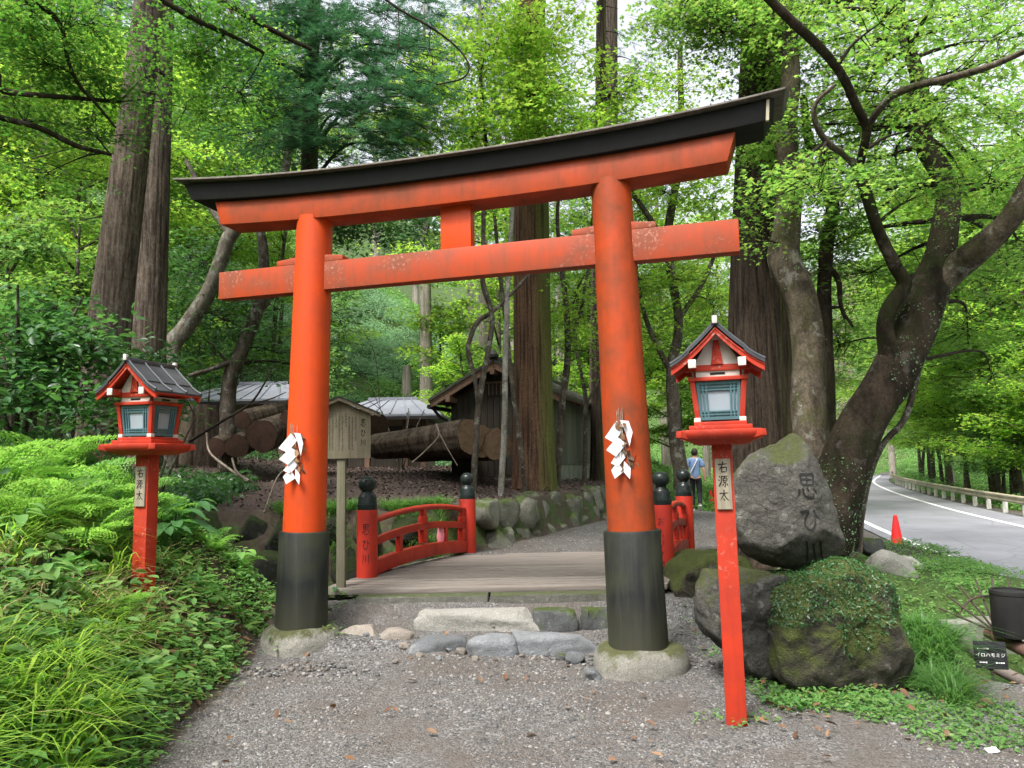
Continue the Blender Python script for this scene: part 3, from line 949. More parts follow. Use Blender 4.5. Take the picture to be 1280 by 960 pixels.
# ------------------------------------------------------------------ torii gate (local x along the beams, -y towards the viewer)
TG, TRZ = (-.47, 6.42), -rad(16.8)
gate = thing('torii_gate', 'vermilion torii gate with black curved top beam spanning the gravel path', 'torii gate', (TG[0], TG[1], 0), TRZ)
def gate_z(lx, ly=0):
    c, s_ = math.cos(TRZ), math.sin(TRZ)
    return hz(TG[0] + lx * c - ly * s_, TG[1] + lx * s_ + ly * c)
HALF, LEAN = 1.455, (1.455 - 1.355) / 3.7
for sx in (-1, 1):
    z0 = .08 if sx < 0 else .04
    # pillar: a tapering round post leaning inwards
    ps = [(sx * (HALF - LEAN * (z - .2)), 0, z) for z in np.linspace(.9, 3.80, 30)]
    rr = [.186 - .026 * (z - .9) / 2.9 for z in np.linspace(.9, 3.80, 30)]
    V, F = tube_np(ps, rr, 40)
    mb = MB().add(V, F[0])
    pil = mb.build('pillar', M['vermilion'] if sx < 0 else M['vermilion_shaded'], gate, smooth=True)
    pil['label'] = 'bright vermilion pillar with brown sprig' if sx < 0 else 'browner vermilion pillar, darkened for shade, with scraped paint'
    zt, zb, r1, r2 = (1.0, .16, .215, .222) if sx < 0 else (1.03, .14, .218, .226)
    zs = [zb, zb + .02, zt - .012, zt, zt + .001]
    ps = [(sx * (HALF - LEAN * (z - .2)), 0, z) for z in zs]
    V, F = tube_np(ps, [r2, r2, r1, r1 - .008, .17], 40)
    MB().add(V, F[0]).build('sleeve', M['pillar_sleeve'], pil, smooth=True)
    # footing stone
    c = (sx * (HALF + .01), 0, 0)
    pr = [(a * (.87 if sx < 0 else .93), b) for a, b in [(.30, zb + .035), (.335, zb + .02), (.37, zb - .02), (.39, zb - .09), (.385, zb - .2), (.37, zb - .34)]]
    V, F = [], []
    n = 40
    rg = rs(11 + sx)
    ph = rg.uniform(0, 6, 4)
    for (r, z) in [(.2, zb + .035)] + pr:
        for k in range(n):
            a = 2 * PI * k / n
            q = 1 + .022 * math.sin(3 * a + ph[0]) + .015 * math.sin(5 * a + ph[1])
            V.append((c[0] + r * q * math.cos(a), r * q * math.sin(a), z + .006 * math.sin(4 * a + ph[2])))
    for i in range(len(pr)):
        for k in range(n):
            F.append((i * n + k, i * n + (k + 1) % n, (i + 1) * n + (k + 1) % n, (i + 1) * n + k))
    MB().add(V, F).build('footing_stone', M['plinth_stone'], gate, smooth=True)
# tie beam
def bz(x): return .030 * abs(x / 2.35) ** 2.2 * 2.0
mb = MB()
mb.box((0, 0, 3.25), (4.66, .13, .255))
mb.build('tie_beam', M['vermilion_beam'], gate, .006)
for sx in (-1, 1):
    for dx in (-1, 1):
        cx = sx * 1.375 + dx * .235
        hgt = .055
        w = .2
        pts = [(cx - w / 2, 3.379), (cx + w / 2, 3.379), (cx + w / 2, 3.379 + hgt + .02 * dx * -1 * .5), (cx - w / 2, 3.379 + hgt + .02 * dx * .5)]
        MB().prism(pts, -.063, .063).build('wedge', M['vermilion_beam'], gate, .004)
MB().box((.03, -.004, 3.575), (.275, .10, .395)).build('strut', M['vermilion'], gate, .005)
# curved beams, sampled along x
def curved_beam(name, prof, x0, x1, mat, rise, splay=0.0, n=36, parent=gate, smooth=True):
    V, F = [], []
    m = len(prof)
    zmin = min(p[1] for p in prof)
    zmax = max(p[1] for p in prof)
    for i in range(n + 1):
        q = -1 + 2 * i / n
        for (y, z) in prof:
            k = (z - zmin) / (zmax - zmin)
            L = (x1 if q > 0 else -x0) + splay * k
            x = q * L
            V.append((x, y, z + rise * abs(x / 2.6) ** 2.4))
    for i in range(n):
        for k in range(m):
            F.append((i * m + k, i * m + (k + 1) % m, (i + 1) * m + (k + 1) % m, (i + 1) * m + k))
    F.append(tuple(range(m)))
    F.append(tuple(n * m + k for k in range(m))[::-1])
    return MB().add(V, F).build(name, mat, parent, .006, angle=50)
curved_beam('lower_lintel', [(-.145, 3.745), (.145, 3.745), (.145, 3.965), (-.145, 3.965)], -2.26, 2.27, M['vermilion_shaded'], .085, .07)
curved_beam('upper_lintel', [(-.19, 3.966), (.19, 3.966), (.215, 4.115), (-.215, 4.115)], -2.55, 2.55, M['black_paint'], .098, .08)
curved_beam('roof_cap', [(-.275, 4.116), (.275, 4.116), (.27, 4.135), (0, 4.19), (-.27, 4.135)], -2.70, 2.70, M['roof_board'], .118, .05)
# metal strip at the right end of the black beam
MB().box((2.575, -.206, 4.13), (.022, .03, .16), Matrix.Rotation(rad(4), 3, 'Y')).build('metal_strip', M['galvanised'], gate)

# ------------------------------------------------------------------ paper streamers hung on the pillars
def streamer(px0, zs, lx, ly, label, flip=1):
    c, s_ = math.cos(TRZ), math.sin(TRZ)
    wx, wy = TG[0] + lx * c - ly * s_, TG[1] + lx * s_ + ly * c
    root = thing('paper_streamer', label, 'paper streamer', (wx, wy, zs), 0, 'white paper streamers hung on the gate pillars')
    k = .00140
    polys = [[(150, 128), (83, 218), (133, 246), (188, 172)], [(152, 214), (88, 284), (140, 320), (203, 250)], [(166, 276), (112, 355), (152, 373), (197, 322)],
             [(152, 346), (112, 391), (130, 438), (182, 402)], [(170, 124), (214, 130), (233, 190), (216, 265), (196, 186)], [(184, 345), (216, 382), (211, 441), (181, 402)]]
    mb = MB()
    for i, p in enumerate(polys):
        y0 = -.010 - .006 * (i % 2)
        V = [((x - 160) * k * flip, y0 + (x - 160) * k * (.25 if i < 4 else -.22) - .012 * (j in (1, 2)), (128 - z) * k) for j, (x, z) in enumerate(p)]
        n = len(V)
        V2 = [(a, b + .0016, c_) for a, b, c_ in V]
        mb.add(V + V2, [tuple(range(n)), tuple(range(n, 2 * n))[::-1]] + [(j, (j + 1) % n, n + (j + 1) % n, n + j) for j in range(n)])
    mb.build('paper', M['paper'], root)
    r = rs(int(abs(lx) * 100) + 3)
    # dried evergreen sprig tied on with straw
    n = 46
    P = np.stack([r.normal(.035 * flip, .036, n), r.normal(.01, .012, n), -r.uniform(0, .36, n)], 1)
    P[:, 0] += np.where(r.uniform(size=n) > .7, .03 * flip, 0)
    V, F = leaf_cloud(P, np.stack([r.normal(0, .5, n), -np.ones(n), r.normal(0, .4, n)], 1), np.stack([r.normal(.3, .6, n), r.normal(0, .3, n), -np.ones(n)], 1), r.uniform(.05, .085, n), 'broad')
    s = NP().add(V, F)
    s.build('dried_sprig', M['dry_leaf'], root)
    st = MB()
    for q in range(5):
        a = r.uniform(-.02, .05)
        st.tube([(a, .0, .07 + r.uniform(0, .03)), (a + r.uniform(-.01, .01), -.006, -.05), (a + r.uniform(-.04, .05) * 1.2, -.008, -.2 - r.uniform(0, .2))], [.003, .004, .0025], 5)
    st.build('straw', M['dead_branch'], root)
streamer(0, 1.845, -1.43, -.205, 'white zigzag paper streamer with brown sprig on the pillar beside the notice board')
streamer(0, 1.86, 1.385, -.205, 'white zigzag paper streamer with brown leaves on the pillar near the right lantern')

# ------------------------------------------------------------------ lanterns on posts
def make_lantern():
    root = thing('post_lantern', 'x', 'lantern', (0, 0, 0))
    red = M['scarlet']
    # post
    mb = MB().box((0, 0, .84), (.118, .118, 1.68))
    post = mb.build('post', red, root, .006)
    # tray: shallow hull with corner brackets
    mb = MB()
    def sq(a, z): return [(-a, -a, z), (a, -a, z), (a, a, z), (-a, a, z)]
    rings = [(.17, 1.645), (.255, 1.682), (.274, 1.712), (.274, 1.738), (.20, 1.745)]
    V = [p for a, z in rings for p in sq(a, z)]
    F = [(i * 4 + k, i * 4 + (k + 1) % 4, i * 4 + 4 + (k + 1) % 4, i * 4 + 4 + k) for i in range(len(rings) - 1) for k in range(4)]
    F += [(3, 2, 1, 0), tuple(range(len(V) - 4, len(V)))]
    mb.add(V, F)
    tray = mb.build('tray', red, root, .004)
    for sx in (-1, 1):
        for sy in (-1, 1):
            R_ = Matrix.Rotation(math.atan2(sy, sx), 3, 'Z')
            MB().bar((sx * .10, sy * .10, 1.668), (sx * .285, sy * .285, 1.715), .05, .045).build('bracket', red, tray, .004)
    MB().box((0, 0, 1.757), (.43, .43, .028)).build('base_step', red, root, .005)
    MB().box((0, 0, 1.783), (.36, .36, .026)).build('base_rail', red, root, .004)
    # light box, flaring upwards
    zb, zt, ab, at_ = 1.795, 2.068, .167, .194
    for sx in (-1, 1):
        for sy in (-1, 1):
            MB().bar((sx * (ab - .017), sy * (ab - .017), zb), (sx * (at_ - .017), sy * (at_ - .017), zt), .036, .036, (0, 1, 0)).build('corner_post', red, root, .003)
            MB().box((sx * (ab - .012), sy * (ab - .012), zb + .012), (.046, .046, .032)).build('corner_cap', M['white_metal'], root, .003)
    MB().box((0, 0, 2.078), (.41, .41, .026)).build('top_rail', red, root, .004)
    for q in range(4):
        R_ = Matrix.Rotation(q * PI / 2, 4, 'Z')
        def place(x, z, dep=0.0):
            k = (z - zb) / (zt - zb)
            y = -(ab + (at_ - ab) * k) + .016 + dep
            return R_ @ Vector((x * (1 + .13 * k), y, z))
        def quadbox(mb, x0, x1, z0, z1, d0, d1):
            V = [place(x0, z0, d0), place(x1, z0, d0), place(x1, z1, d0), place(x0, z1, d0), place(x0, z0, d1), place(x1, z0, d1), place(x1, z1, d1), place(x0, z1, d1)]
            mb.add(V, [(0, 1, 2, 3), (7, 6, 5, 4), (1, 0, 4, 5), (2, 1, 5, 6), (3, 2, 6, 7), (0, 3, 7, 4)])
        w = .136
        pane = MB()
        quadbox(pane, -w, w, zb + .01, zt - .005, .012, .016)
        pn = pane.build('pane', M['panel_glass'], root)
        lat = MB()
        z0, z1 = zb + .012, zt - .006
        for (x0, x1) in ((-w, -w + .02), (w - .02, w)): quadbox(lat, x0, x1, z0, z1, -.004, .011)
        for (a, b) in ((z0, z0 + .02), (z1 - .02, z1)): quadbox(lat, -w + .02, w - .02, a, b, -.004, .011)
        for x in (-.098, -.076, .076, .098): quadbox(lat, x - .005, x + .005, z0 + .02, z1 - .02, -.002, .010)
        for z in (z0 + .036, z0 + .056, z1 - .056, z1 - .036): quadbox(lat, -w + .02, w - .02, z - .0045, z + .0045, -.001, .0095)
        lat.build('lattice', M['teal'], pn)
        # white frieze board with its slot
        fr = MB()
        fr.add([R_ @ Vector(p) for p in ((-.15, -.178, 2.092), (.15, -.178, 2.092), (.15, -.178, 2.132), (-.15, -.178, 2.132), (-.15, -.166, 2.092), (.15, -.166, 2.092), (.15, -.166, 2.132), (-.15, -.166, 2.132))],
               [(0, 1, 2, 3), (7, 6, 5, 4), (1, 0, 4, 5), (2, 1, 5, 6), (3, 2, 6, 7), (0, 3, 7, 4)])
        fo = fr.build('frieze_board', M['white_board'], root)
        sl = MB()
        sl.add([R_ @ Vector(p) for p in ((-.052, -.1795, 2.104), (.052, -.1795, 2.104), (.052, -.1795, 2.120), (-.052, -.1795, 2.120), (-.052, -.170, 2.104), (.052, -.170, 2.104), (.052, -.170, 2.120), (-.052, -.170, 2.120))],
               [(0, 1, 2, 3), (7, 6, 5, 4), (1, 0, 4, 5), (2, 1, 5, 6), (3, 2, 6, 7), (0, 3, 7, 4)])
        sl.build('vent_slot', M['black_paint'], fo)
    MB().box((0, 0, 2.112), (.326, .326, .04)).build('head_block', red, root)
    # beams under the roof, white end caps
    for sy in (-1, 1):
        MB().box((0, sy * .172, 2.152), (.46, .04, .04)).build('cross_beam', red, root, .003)
    for sx in (-1, 1):
        b = MB().box((sx * .168, 0, 2.172), (.05, .60, .052)).build('eave_beam', red, root, .003)
        for sy in (-1, 1):
            MB().box((sx * .168, sy * .303, 2.172), (.054, .012, .056)).build('beam_cap', M['white_metal'], b, .002)
    # gables
    for sy in (-1, 1):
        y = sy * .178
        MB().prism([(-.165, 2.172), (.165, 2.172), (.02, 2.385), (-.02, 2.385)], y - .008, y + .008).build('gable_board', M['white_board'], root)
        y2 = sy * .19
        MB().prism([(-.042, 2.172), (.042, 2.172), (.014, 2.36), (-.014, 2.36)], y2 - .014, y2 + .014).build('king_post', red, root, .002)
        MB().prism([(-.03, 2.335), (.03, 2.335), (.03, 2.362), (0, 2.385), (-.03, 2.362)], sy * .205 - .012, sy * .205 + .012).build('ridge_cap_block', M['white_board'], root, .002)
    # roof: two concave slopes in two laps, ribs, ridge
    def rp(x, dz=0.0):
        a = abs(x)
        return 2.425 - 1.02 * a + .62 * a * a + (.9 * max(a - .22, 0) ** 2) + dz
    Ly = .315
    for sx in (-1, 1):
        for nm, x0, x1, lift in (('upper', 0.0, .20, .012), ('lower', .185, .318, 0.0)):
            xs = np.linspace(x0, x1, 7)
            up = [(sx * x, rp(x, lift)) for x in xs]
            dn = [(sx * x, rp(x, lift - .016)) for x in xs[::-1]]
            MB().prism(up + dn, -Ly, Ly).build('roof_slope', M['tile_slate'], root)
        xs = np.linspace(0.0, .315, 9)
        up = [(sx * x, rp(x, -.018)) for x in xs]
        dn = [(sx * x, rp(x, -.030)) for x in xs[::-1]]
        MB().prism(up + dn, -Ly + .01, Ly - .01).build('roof_soffit', red, root)
        for sy in (-1, 1):
            up = [(sx * x, rp(x, -.020)) for x in xs]
            dn = [(sx * x, rp(x, -.062 - .02 * x)) for x in xs[::-1]]
            MB().prism(up + dn, sy * (Ly - .03) - .012, sy * (Ly - .03) + .012).build('bargeboard', red, root)
        for y in (-.30, -.10, .10, .30):
            pts = [(sx * x, y, rp(x, .02 if x < .2 else .010)) for x in np.linspace(.005, .32, 10)]
            MB().tube(pts, .011, 6).build('roof_rib', M['tile_slate'], root, smooth=True)
    MB().prism([(-.026, 2.418), (.026, 2.418), (.022, 2.452), (-.022, 2.452)], -Ly - .005, Ly + .005).build('roof_ridge', M['tile_slate'], root, .004)
    for sy in (-1, 1):
        MB().box((0, sy * (Ly + .002), 2.452), (.034, .03, .05)).build('finial', M['white_metal'], root, .004)
    # wooden name plate on the front of the post
    pl = MB().box((.0, -.066, 1.41), (.088, .014, .30)).build('name_plate', M['plate_wood'], root, .002)
    ink('plate_lettering', '右源太', lambda x, y: (x, -.0738, 1.51 + y), M['ink'], pl, (.062, .072), .084, .12)
    for o in root.children_recursive:
        if o.type == 'MESH' and o.name.split('.')[0] not in ('post', 'name_plate', 'plate_lettering'):
            n_ = len(o.data.vertices)
            a = np.zeros(n_ * 3, np.float32)
            o.data.vertices.foreach_get('co', a)
            a = a.reshape(-1, 3)
            a[:, :2] *= .84
            a[:, 2] = 1.645 + (a[:, 2] - 1.645) * .90
            o.data.vertices.foreach_set('co', a.ravel())
            o.data.update()
    post.scale.z = .99
    return root
lan = make_lantern()
b1 = onz(921, 903, .02)
top = at(902, 555, b1.y)
lan.location = (b1.x, b1.y, .0)
lean = math.atan2(b1.x - top.x, 1.66)
lan.rotation_euler = (0, -lean, -rad(15.5))
lan['label'] = 'red shrine lantern on leaning post in front of the carved boulder'
lan['group'] = 'red post lanterns'
l2 = copy_tree(lan)
pL = at(187, 568, 5.93)
l2.location = (pL.x - .02, pL.y, .02)
l2.rotation_euler = (0, rad(.3), -rad(15.5))
l2['label'] = 'red shrine lantern seen corner-on, its post rising from the grassy bank'

# ------------------------------------------------------------------ bridge
ZD = .42
NL, NR = onz(459, 721, ZD), onz(830, 715, ZD)
FL, FR = onz(585, 690, ZD), onz(858, 688, ZD)
bridge = thing('wooden_bridge', 'small plank bridge with red railings and black finials across the gully', 'bridge', (0, 8.4, 0))
BO = Vector((0, 8.4, 0))
def edge_x(y, L=True):
    a, b = (NL, FL) if L else (NR, FR)
    return a.x + (b.x - a.x) * (y - a.y) / (b.y - a.y)
def arch(y): return .05 * (1 - ((y - 8.85) / 1.42) ** 2)
ys = np.linspace(7.43, 10.25, 23)
rg = rs(4)
for i in range(len(ys) - 1):
    y0, y1 = ys[i] + .004, ys[i + 1] - .004
    xl0, xl1 = edge_x(y0) - .1, edge_x(y1) - .1
    xr0, xr1 = edge_x(y0, False) + .12, edge_x(y1, False) + .12
    zt = ZD - .03 + arch((y0 + y1) / 2) * .8 + rg.uniform(-.003, .003)
    tl = rg.uniform(-.004, .004)
    V = [(xl0, y0, zt - .05), (xr0, y0, zt - .05), (xr1, y1, zt - .05), (xl1, y1, zt - .05), (xl0, y0, zt + tl), (xr0, y0, zt), (xr1, y1, zt), (xl1, y1, zt + tl)]
    mb = MB().add([Vector(v) - BO for v in V], [(0, 3, 2, 1), (4, 5, 6, 7), (0, 1, 5, 4), (1, 2, 6, 5), (2, 3, 7, 6), (3, 0, 4, 7)])
    mb.build('plank', M['deck_wood'], bridge, .004)
for xx in (.12, .5, .88):
    p0 = Vector((edge_x(7.5) + (edge_x(7.5, False) - edge_x(7.5)) * xx, 7.5, .26)) - BO
    p1 = Vector((edge_x(10) + (edge_x(10, False) - edge_x(10)) * xx, 10.0, .26)) - BO
    MB().bar(p0, p1, .16, .18).build('girder', M['shed_wood'], bridge)
def bridge_post(q, text, size, r=.108):
    q = Vector((q.x, q.y, ZD - .06)) - BO
    p = MB().lathe([(r, 0), (r, .02), (r * .985, .735), (r * .96, .745)], 32, q).build('post', M['scarlet_bridge'], bridge, smooth=True)
    pf = [(r * .93, .742), (r * .97, .75), (r * .97, .80), (r * .93, .803), (r * .93, .815), (r * .88, .83), (r * .86, .87), (r * .74, .90), (r * .56, .915), (r * .50, .93), (r * .52, .938),
          (r * .72, .955), (r * .83, .985), (r * .84, 1.015), (r * .74, 1.05), (r * .5, 1.075), (r * .2, 1.086), (0.002, 1.088)]
    f = MB().lathe(pf, 28, q).build('finial', M['finial_black'], p, smooth=True)
    if text:
        a0 = math.atan2(-(q.y + BO.y), -(q.x + BO.x)) + size[2]
        def pl(x, y, q=q, a0=a0):
            a = a0 + x / r
            return (q.x + (r + .002) * math.cos(a), q.y + (r + .002) * math.sin(a), q.z + size[3] + y)
        ink('post_lettering', text, pl, M['ink'], p, size[0], size[1], .085)
    return q
for (a, b, t1, t2) in ((NL, FL, '思ひ川', None), (NR, FR, 'おもひがは', None)):
    L = a is NL
    A = bridge_post(a, t1, ((.085, .11), .15, -.15, .55) if L else ((.07, .085), .108, -.1, .58))
    B = bridge_post(b, None, None)
    d = (B - A)
    d.z = 0
    n = Vector((d.y, -d.x, 0)).normalized()
    def pt(k, z, amp):
        return Vector((A.x + d.x * k, A.y + d.y * k, A.z + z + amp * (1 - (2 * k - 1) ** 2)))
    ks = np.linspace(.03, .97, 15)
    MB().tube([pt(k, .60, .10) for k in ks], .032, 12).build('handrail', M['scarlet_bridge'], bridge, smooth=True)
    def curved(name, z0, z1, amp, w):
        V, F = [], []
        for k in ks:
            for (s_, z) in ((-1, z0), (1, z0), (1, z1), (-1, z1)): V.append(pt(k, z, amp) + n * (s_ * w / 2))
        for i in range(len(ks) - 1):
            for q in range(4): F.append((i * 4 + q, i * 4 + (q + 1) % 4, i * 4 + 4 + (q + 1) % 4, i * 4 + 4 + q))
        F += [(3, 2, 1, 0), tuple(range(len(V) - 4, len(V)))]
        MB().add(V, F).build(name, M['scarlet_bridge'], bridge, .005)
    curved('middle_rail', .345, .425, .10, .06)
    curved('sill_beam', .055, .20, .07, .10)
    for k in (.5, .93):
        for (z0, z1, w) in ((.20, .345, .085), (.425, .50, .085), (.5, .585, .06)):
            c1, c2 = pt(k, z0, .09), pt(k, z1, .10)
            MB().bar(c1, c2, w, w, n).build('rail_block', M['scarlet_bridge'], bridge, .005)
    for k in (.27, .73):
        MB().bar(pt(k, .19, .08), pt(k, .35, .10), .06, .06, n).build('baluster', M['scarlet_bridge'], bridge, .004)
# small pink rag tied to the left railing
q = NL.lerp(FL, .66)
V = []
r = rs(8)
rag = MB()
pts = [(-.035, .16), (.03, .17), (.045, .08), (.035, .0), (-.04, .0), (-.05, .06)]
V = [(x, .045 + r.uniform(-.02, .02) + .01, z) for x, z in pts]
rag.add(V + [(a, b + .012, c) for a, b, c in V], [tuple(range(6)), tuple(range(6, 12))[::-1]] + [(j, (j + 1) % 6, 6 + (j + 1) % 6, 6 + j) for j in range(6)])
paint('rag_pink', (.75, .28, .33), (.5, .15, .2), .8, .4, 20)
o = rag.build('pink_cloth', M['rag_pink'], None, .006)
o.location = (q.x + .02, q.y, ZD + .20)
tag(o, 'small pink cloth tucked into the left red bridge railing', 'cloth')

# ------------------------------------------------------------------ notice board
NBY = 7.55
bx = at(426, 600, NBY).x
zg = hz(bx, NBY)
nb = thing('notice_board', 'weathered wooden notice board with little roof and columns of ink writing', 'notice board', (bx, NBY, zg), -rad(3))
zb, zt, za = at(437, 573, NBY).z - zg, at(467, 517, NBY).z - zg, at(434, 502, NBY).z - zg
MB().box((0, .03, zb / 2 + .05), (.082, .06, zb + .3)).build('post', M['post_wood'], nb, .004)
W = .295
bd = MB().prism([(-W, zb), (W, zb), (W, zt), (0, za), (-W, zt)], -.018, .0).build('board', M['board_wood'], nb, .002)
for sx in (-1, 1):
    x1 = .375
    sl = (za - zt) / W
    pts = [(0, za + .005), (sx * x1, za + .005 - sl * x1), (sx * x1, za + .035 - sl * x1), (0, za + .037)]
    MB().prism(pts, -.09, .07).build('roof_board', M['board_wood'], nb, .003)
    pts = [(0, za + .0375), (sx * (x1 + .006), za + .0355 - sl * x1), (sx * (x1 + .006), za + .044 - sl * x1), (0, za + .049)]
    MB().prism(pts, -.098, .078).build('roof_cover', M['tile_dark'], nb)
ink('title_lettering', '思ひ川', lambda x, y: (.225 + x, -.0195, zt - .09 + y), M['ink'], bd, (.058, .074), .098, .13)
# body text: columns of small brush marks
r = rs(21)
V, F = [], []
for c in range(12):
    x = .15 - c * .0325
    ztop = zt - .035 + (0 if c not in (4, 10) else -.02 * c / 4) + (.03 if 2 < c < 10 else 0)
    zend = zb + .075 + (.0 if c % 3 else .1) + (.12 if c in (3, 6) else 0)
    z = ztop
    if c == 11: z = ztop - .13
    while z > zend:
        for s_ in range(4):
            a = r.choice([0, PI / 2, .7, -0.6])
            L = r.uniform(.004, .0085)
            px_, pz = x + r.uniform(-.005, .005), z + r.uniform(-.005, .005)
            dx, dz = L * math.cos(a), L * math.sin(a)
            wx, wz = -.0013 * math.sin(a), .0013 * math.cos(a)
            o = len(V)
            V += [(px_ - dx - wx, -.0195, pz - dz - wz), (px_ + dx - wx, -.0195, pz + dz - wz), (px_ + dx + wx, -.0195, pz + dz + wz), (px_ - dx + wx, -.0195, pz - dz + wz)]
            F.append((o, o + 1, o + 2, o + 3))
        z -= .0172
link('text_columns', npmesh('text_columns', np.array(V), [np.array(F)]), M['ink_faded'], bd)
# ------------------------------------------------------------------ stones
_ICO = {}
def ico(sub):
    if sub not in _ICO:
        bm = bmesh.new()
        bmesh.ops.create_icosphere(bm, subdivisions=sub, radius=1)
        V = np.array([v.co[:] for v in bm.verts])
        F = np.array([[v.index for v in f.verts] for f in bm.faces])
        bm.free()
        _ICO[sub] = (V, F)
    return _ICO[sub]
def rock_mesh(name, dims, seed, sub=3, rough=.22, boxy=.5, facets=7, flat=None):
    """irregular stone: a rounded block cut by random planes, then roughened"""
    V, F = ico(sub)
    r = rs(seed)
    P = V.copy()
    p = 2 + 6 * boxy
    nrm = (np.abs(P) ** p).sum(1) ** (1 / p)
    P = P / nrm[:, None]
    for _ in range(facets):
        n = r.normal(size=3)
        n /= np.linalg.norm(n)
        c = r.uniform(.62, .95)
        d = P @ n - c
        P = P - np.where(d > 0, d, 0)[:, None] * n * .92
    o = r.uniform(0, 50, 3)
    k = np.array([noise.fractal(Vector(v * 1.6 + o), 1.0, 2.0, 4) for v in P])
    P = P * (1 + rough * k[:, None])
    if flat is not None: P[:, 2] = np.minimum(P[:, 2], flat + .03 * k)
    P = P * np.array(dims) / 2
    return npmesh(name, P, [F], True)
def stone(name, label, cat, loc, dims, mat, seed, rz=0, group=None, **kw):
    o = link(name, rock_mesh(name, dims, seed, **kw), M[mat])
    o.location = loc
    o.rotation_euler = (0, 0, rz)
    if label: tag(o, label, cat, group)
    return o
def outline_rock(name, pts, Y, df, db, seed, mat, rough=.05, tilt=0.0, n=72, m=40, pw=.55, parent=None, facets=16, cuts=None):
    """stone whose front silhouette was surveyed: outline points at distance Y, bulging df towards and db away"""
    P = np.array([at(u, v, Y)[:] for u, v in pts])[:, [0, 2]]
    c = P.mean(0)
    ang = np.arctan2(P[:, 1] - c[1], P[:, 0] - c[0])
    od = np.argsort(ang)
    ang, R = ang[od], np.hypot(*(P - c).T)[od]
    th = np.linspace(-PI, PI, n, endpoint=False)
    RR = np.interp(th, np.r_[ang - 2 * PI, ang, ang + 2 * PI], np.r_[R, R, R])
    V = []
    r = rs(seed)
    o = r.uniform(0, 60, 3)
    for i in range(m + 1):
        ph = -PI / 2 + PI * i / m
        cs = max(math.cos(ph), 0) ** pw
        sn = math.copysign(abs(math.sin(ph)) ** 1.0, ph)
        for k in range(n):
            x, z = c[0] + RR[k] * cs * math.cos(th[k]), c[1] + RR[k] * cs * math.sin(th[k])
            y = Y + (sn * db if sn > 0 else sn * df) + tilt * (z - c[1])
            V.append((x, y, z))
    V = np.array(V)
    ctr = np.array([c[0], Y, c[1]])
    P_ = V - ctr
    for nn, kq in (cuts or []):
        nn = np.array(nn, float) / np.linalg.norm(nn)
        dd = P_ @ nn
        cut = dd.max() * kq
        P_ = P_ - np.where(dd > cut, dd - cut, 0)[:, None] * nn * .97
    for _ in range(facets):
        nn = r.normal(size=3)
        nn[1] = (-abs(nn[1]) - .8) * 1.6 if r.uniform() < .8 else abs(nn[1]) * 2 + .5
        nn /= np.linalg.norm(nn)
        dd = P_ @ nn
        cut = dd.max() * r.uniform(.72, .92)
        P_ = P_ - np.where(dd > cut, dd - cut, 0)[:, None] * nn * .94
    V = P_ + ctr
    kk = np.empty(len(V))
    for j in range(len(V)):
        q = Vector(V[j] * 2.6 + o)
        kk[j] = noise.fractal(q, .85, 2.1, 7)
    kk -= kk.mean()
    d = V - ctr
    V = V + d / (np.linalg.norm(d, axis=1)[:, None] + 1e-6) * (rough * kk)[:, None]
    F = [np.array([(i * n + k, i * n + (k + 1) % n, (i + 1) * n + (k + 1) % n, (i + 1) * n + k) for i in range(m) for k in range(n)])]
    V = V - ctr
    f_ = F[0]
    nrm_ = np.cross(V[f_[:, 1]] - V[f_[:, 0]], V[f_[:, 2]] - V[f_[:, 0]])
    if (nrm_ * V[f_].mean(1)).sum() < 0: F = [f_[:, ::-1]]
    me = npmesh(name, V, F, True)
    ob = link(name, me, M[mat], parent)
    ob.location = ctr
    return ob

# monument boulder with its carved name, on two mossy base boulders
mono = outline_rock('carved_boulder', [(1000, 534), (1006, 541), (1014, 560), (1027, 596), (1040, 630), (1054, 662), (1060, 695), (1040, 712), (1010, 718), (980, 714), (948, 700), (925, 682), (914, 655), (912, 625), (920, 603), (934, 580), (953, 564), (980, 550), (992, 538)], 5.75, .34, .40, 31, 'rock_monument', .038, -.12, 130, 76, pw=.6, facets=3, cuts=[((.05, -1, .12), .62), ((-.75, -1, .1), .78), ((.8, -1, .2), .80), ((-.2, -1, .9), .72)])
mono.location.y += .12
tag(mono, 'tall pointed grey boulder carved with three characters, standing on mossy rocks', 'boulder')
def surf_text(ob, text, u0, v0, u1, v1, size, pitch_n, mat, name):
    me = ob.data
    bv = BVHTree.FromPolygons([v.co[:] for v in me.vertices], [p.vertices[:] for p in me.polygons])
    L = ob.location
    A, B = at(u0, v0, L.y), at(u1, v1, L.y)
    dn = (B - A) / (len(text) - 1)
    right = Vector((1, 0, -.06))
    upv = -dn.normalized()
    def pl(x, y):
        w = A + right * x + upv * y
        eye = Vector((0, 0, CAM_H))
        dr = (w - eye).normalized()
        hit = bv.ray_cast(w - dr * 1.5 - L, dr)
        if hit[0] is None: return tuple(w - L)
        return tuple(hit[0] - dr * .005)
    return ink(name, text, pl, mat, ob, size, dn.length, .10)
surf_text(mono, '思ひ川', 1009, 607, 1018, 690, (.165, .19), 0, M['carving'], 'carved_lettering')
bl = outline_rock('base_boulder', [(872, 738), (884, 716), (910, 720), (950, 718), (985, 722), (995, 770), (995, 860), (960, 858), (925, 822), (895, 795), (878, 768)], 5.55, .32, .5, 33, 'rock_monument', .07, n=100, m=56)
tag(bl, 'low grey boulder with pale lichen beneath the carved boulder, behind the lantern post', 'boulder')
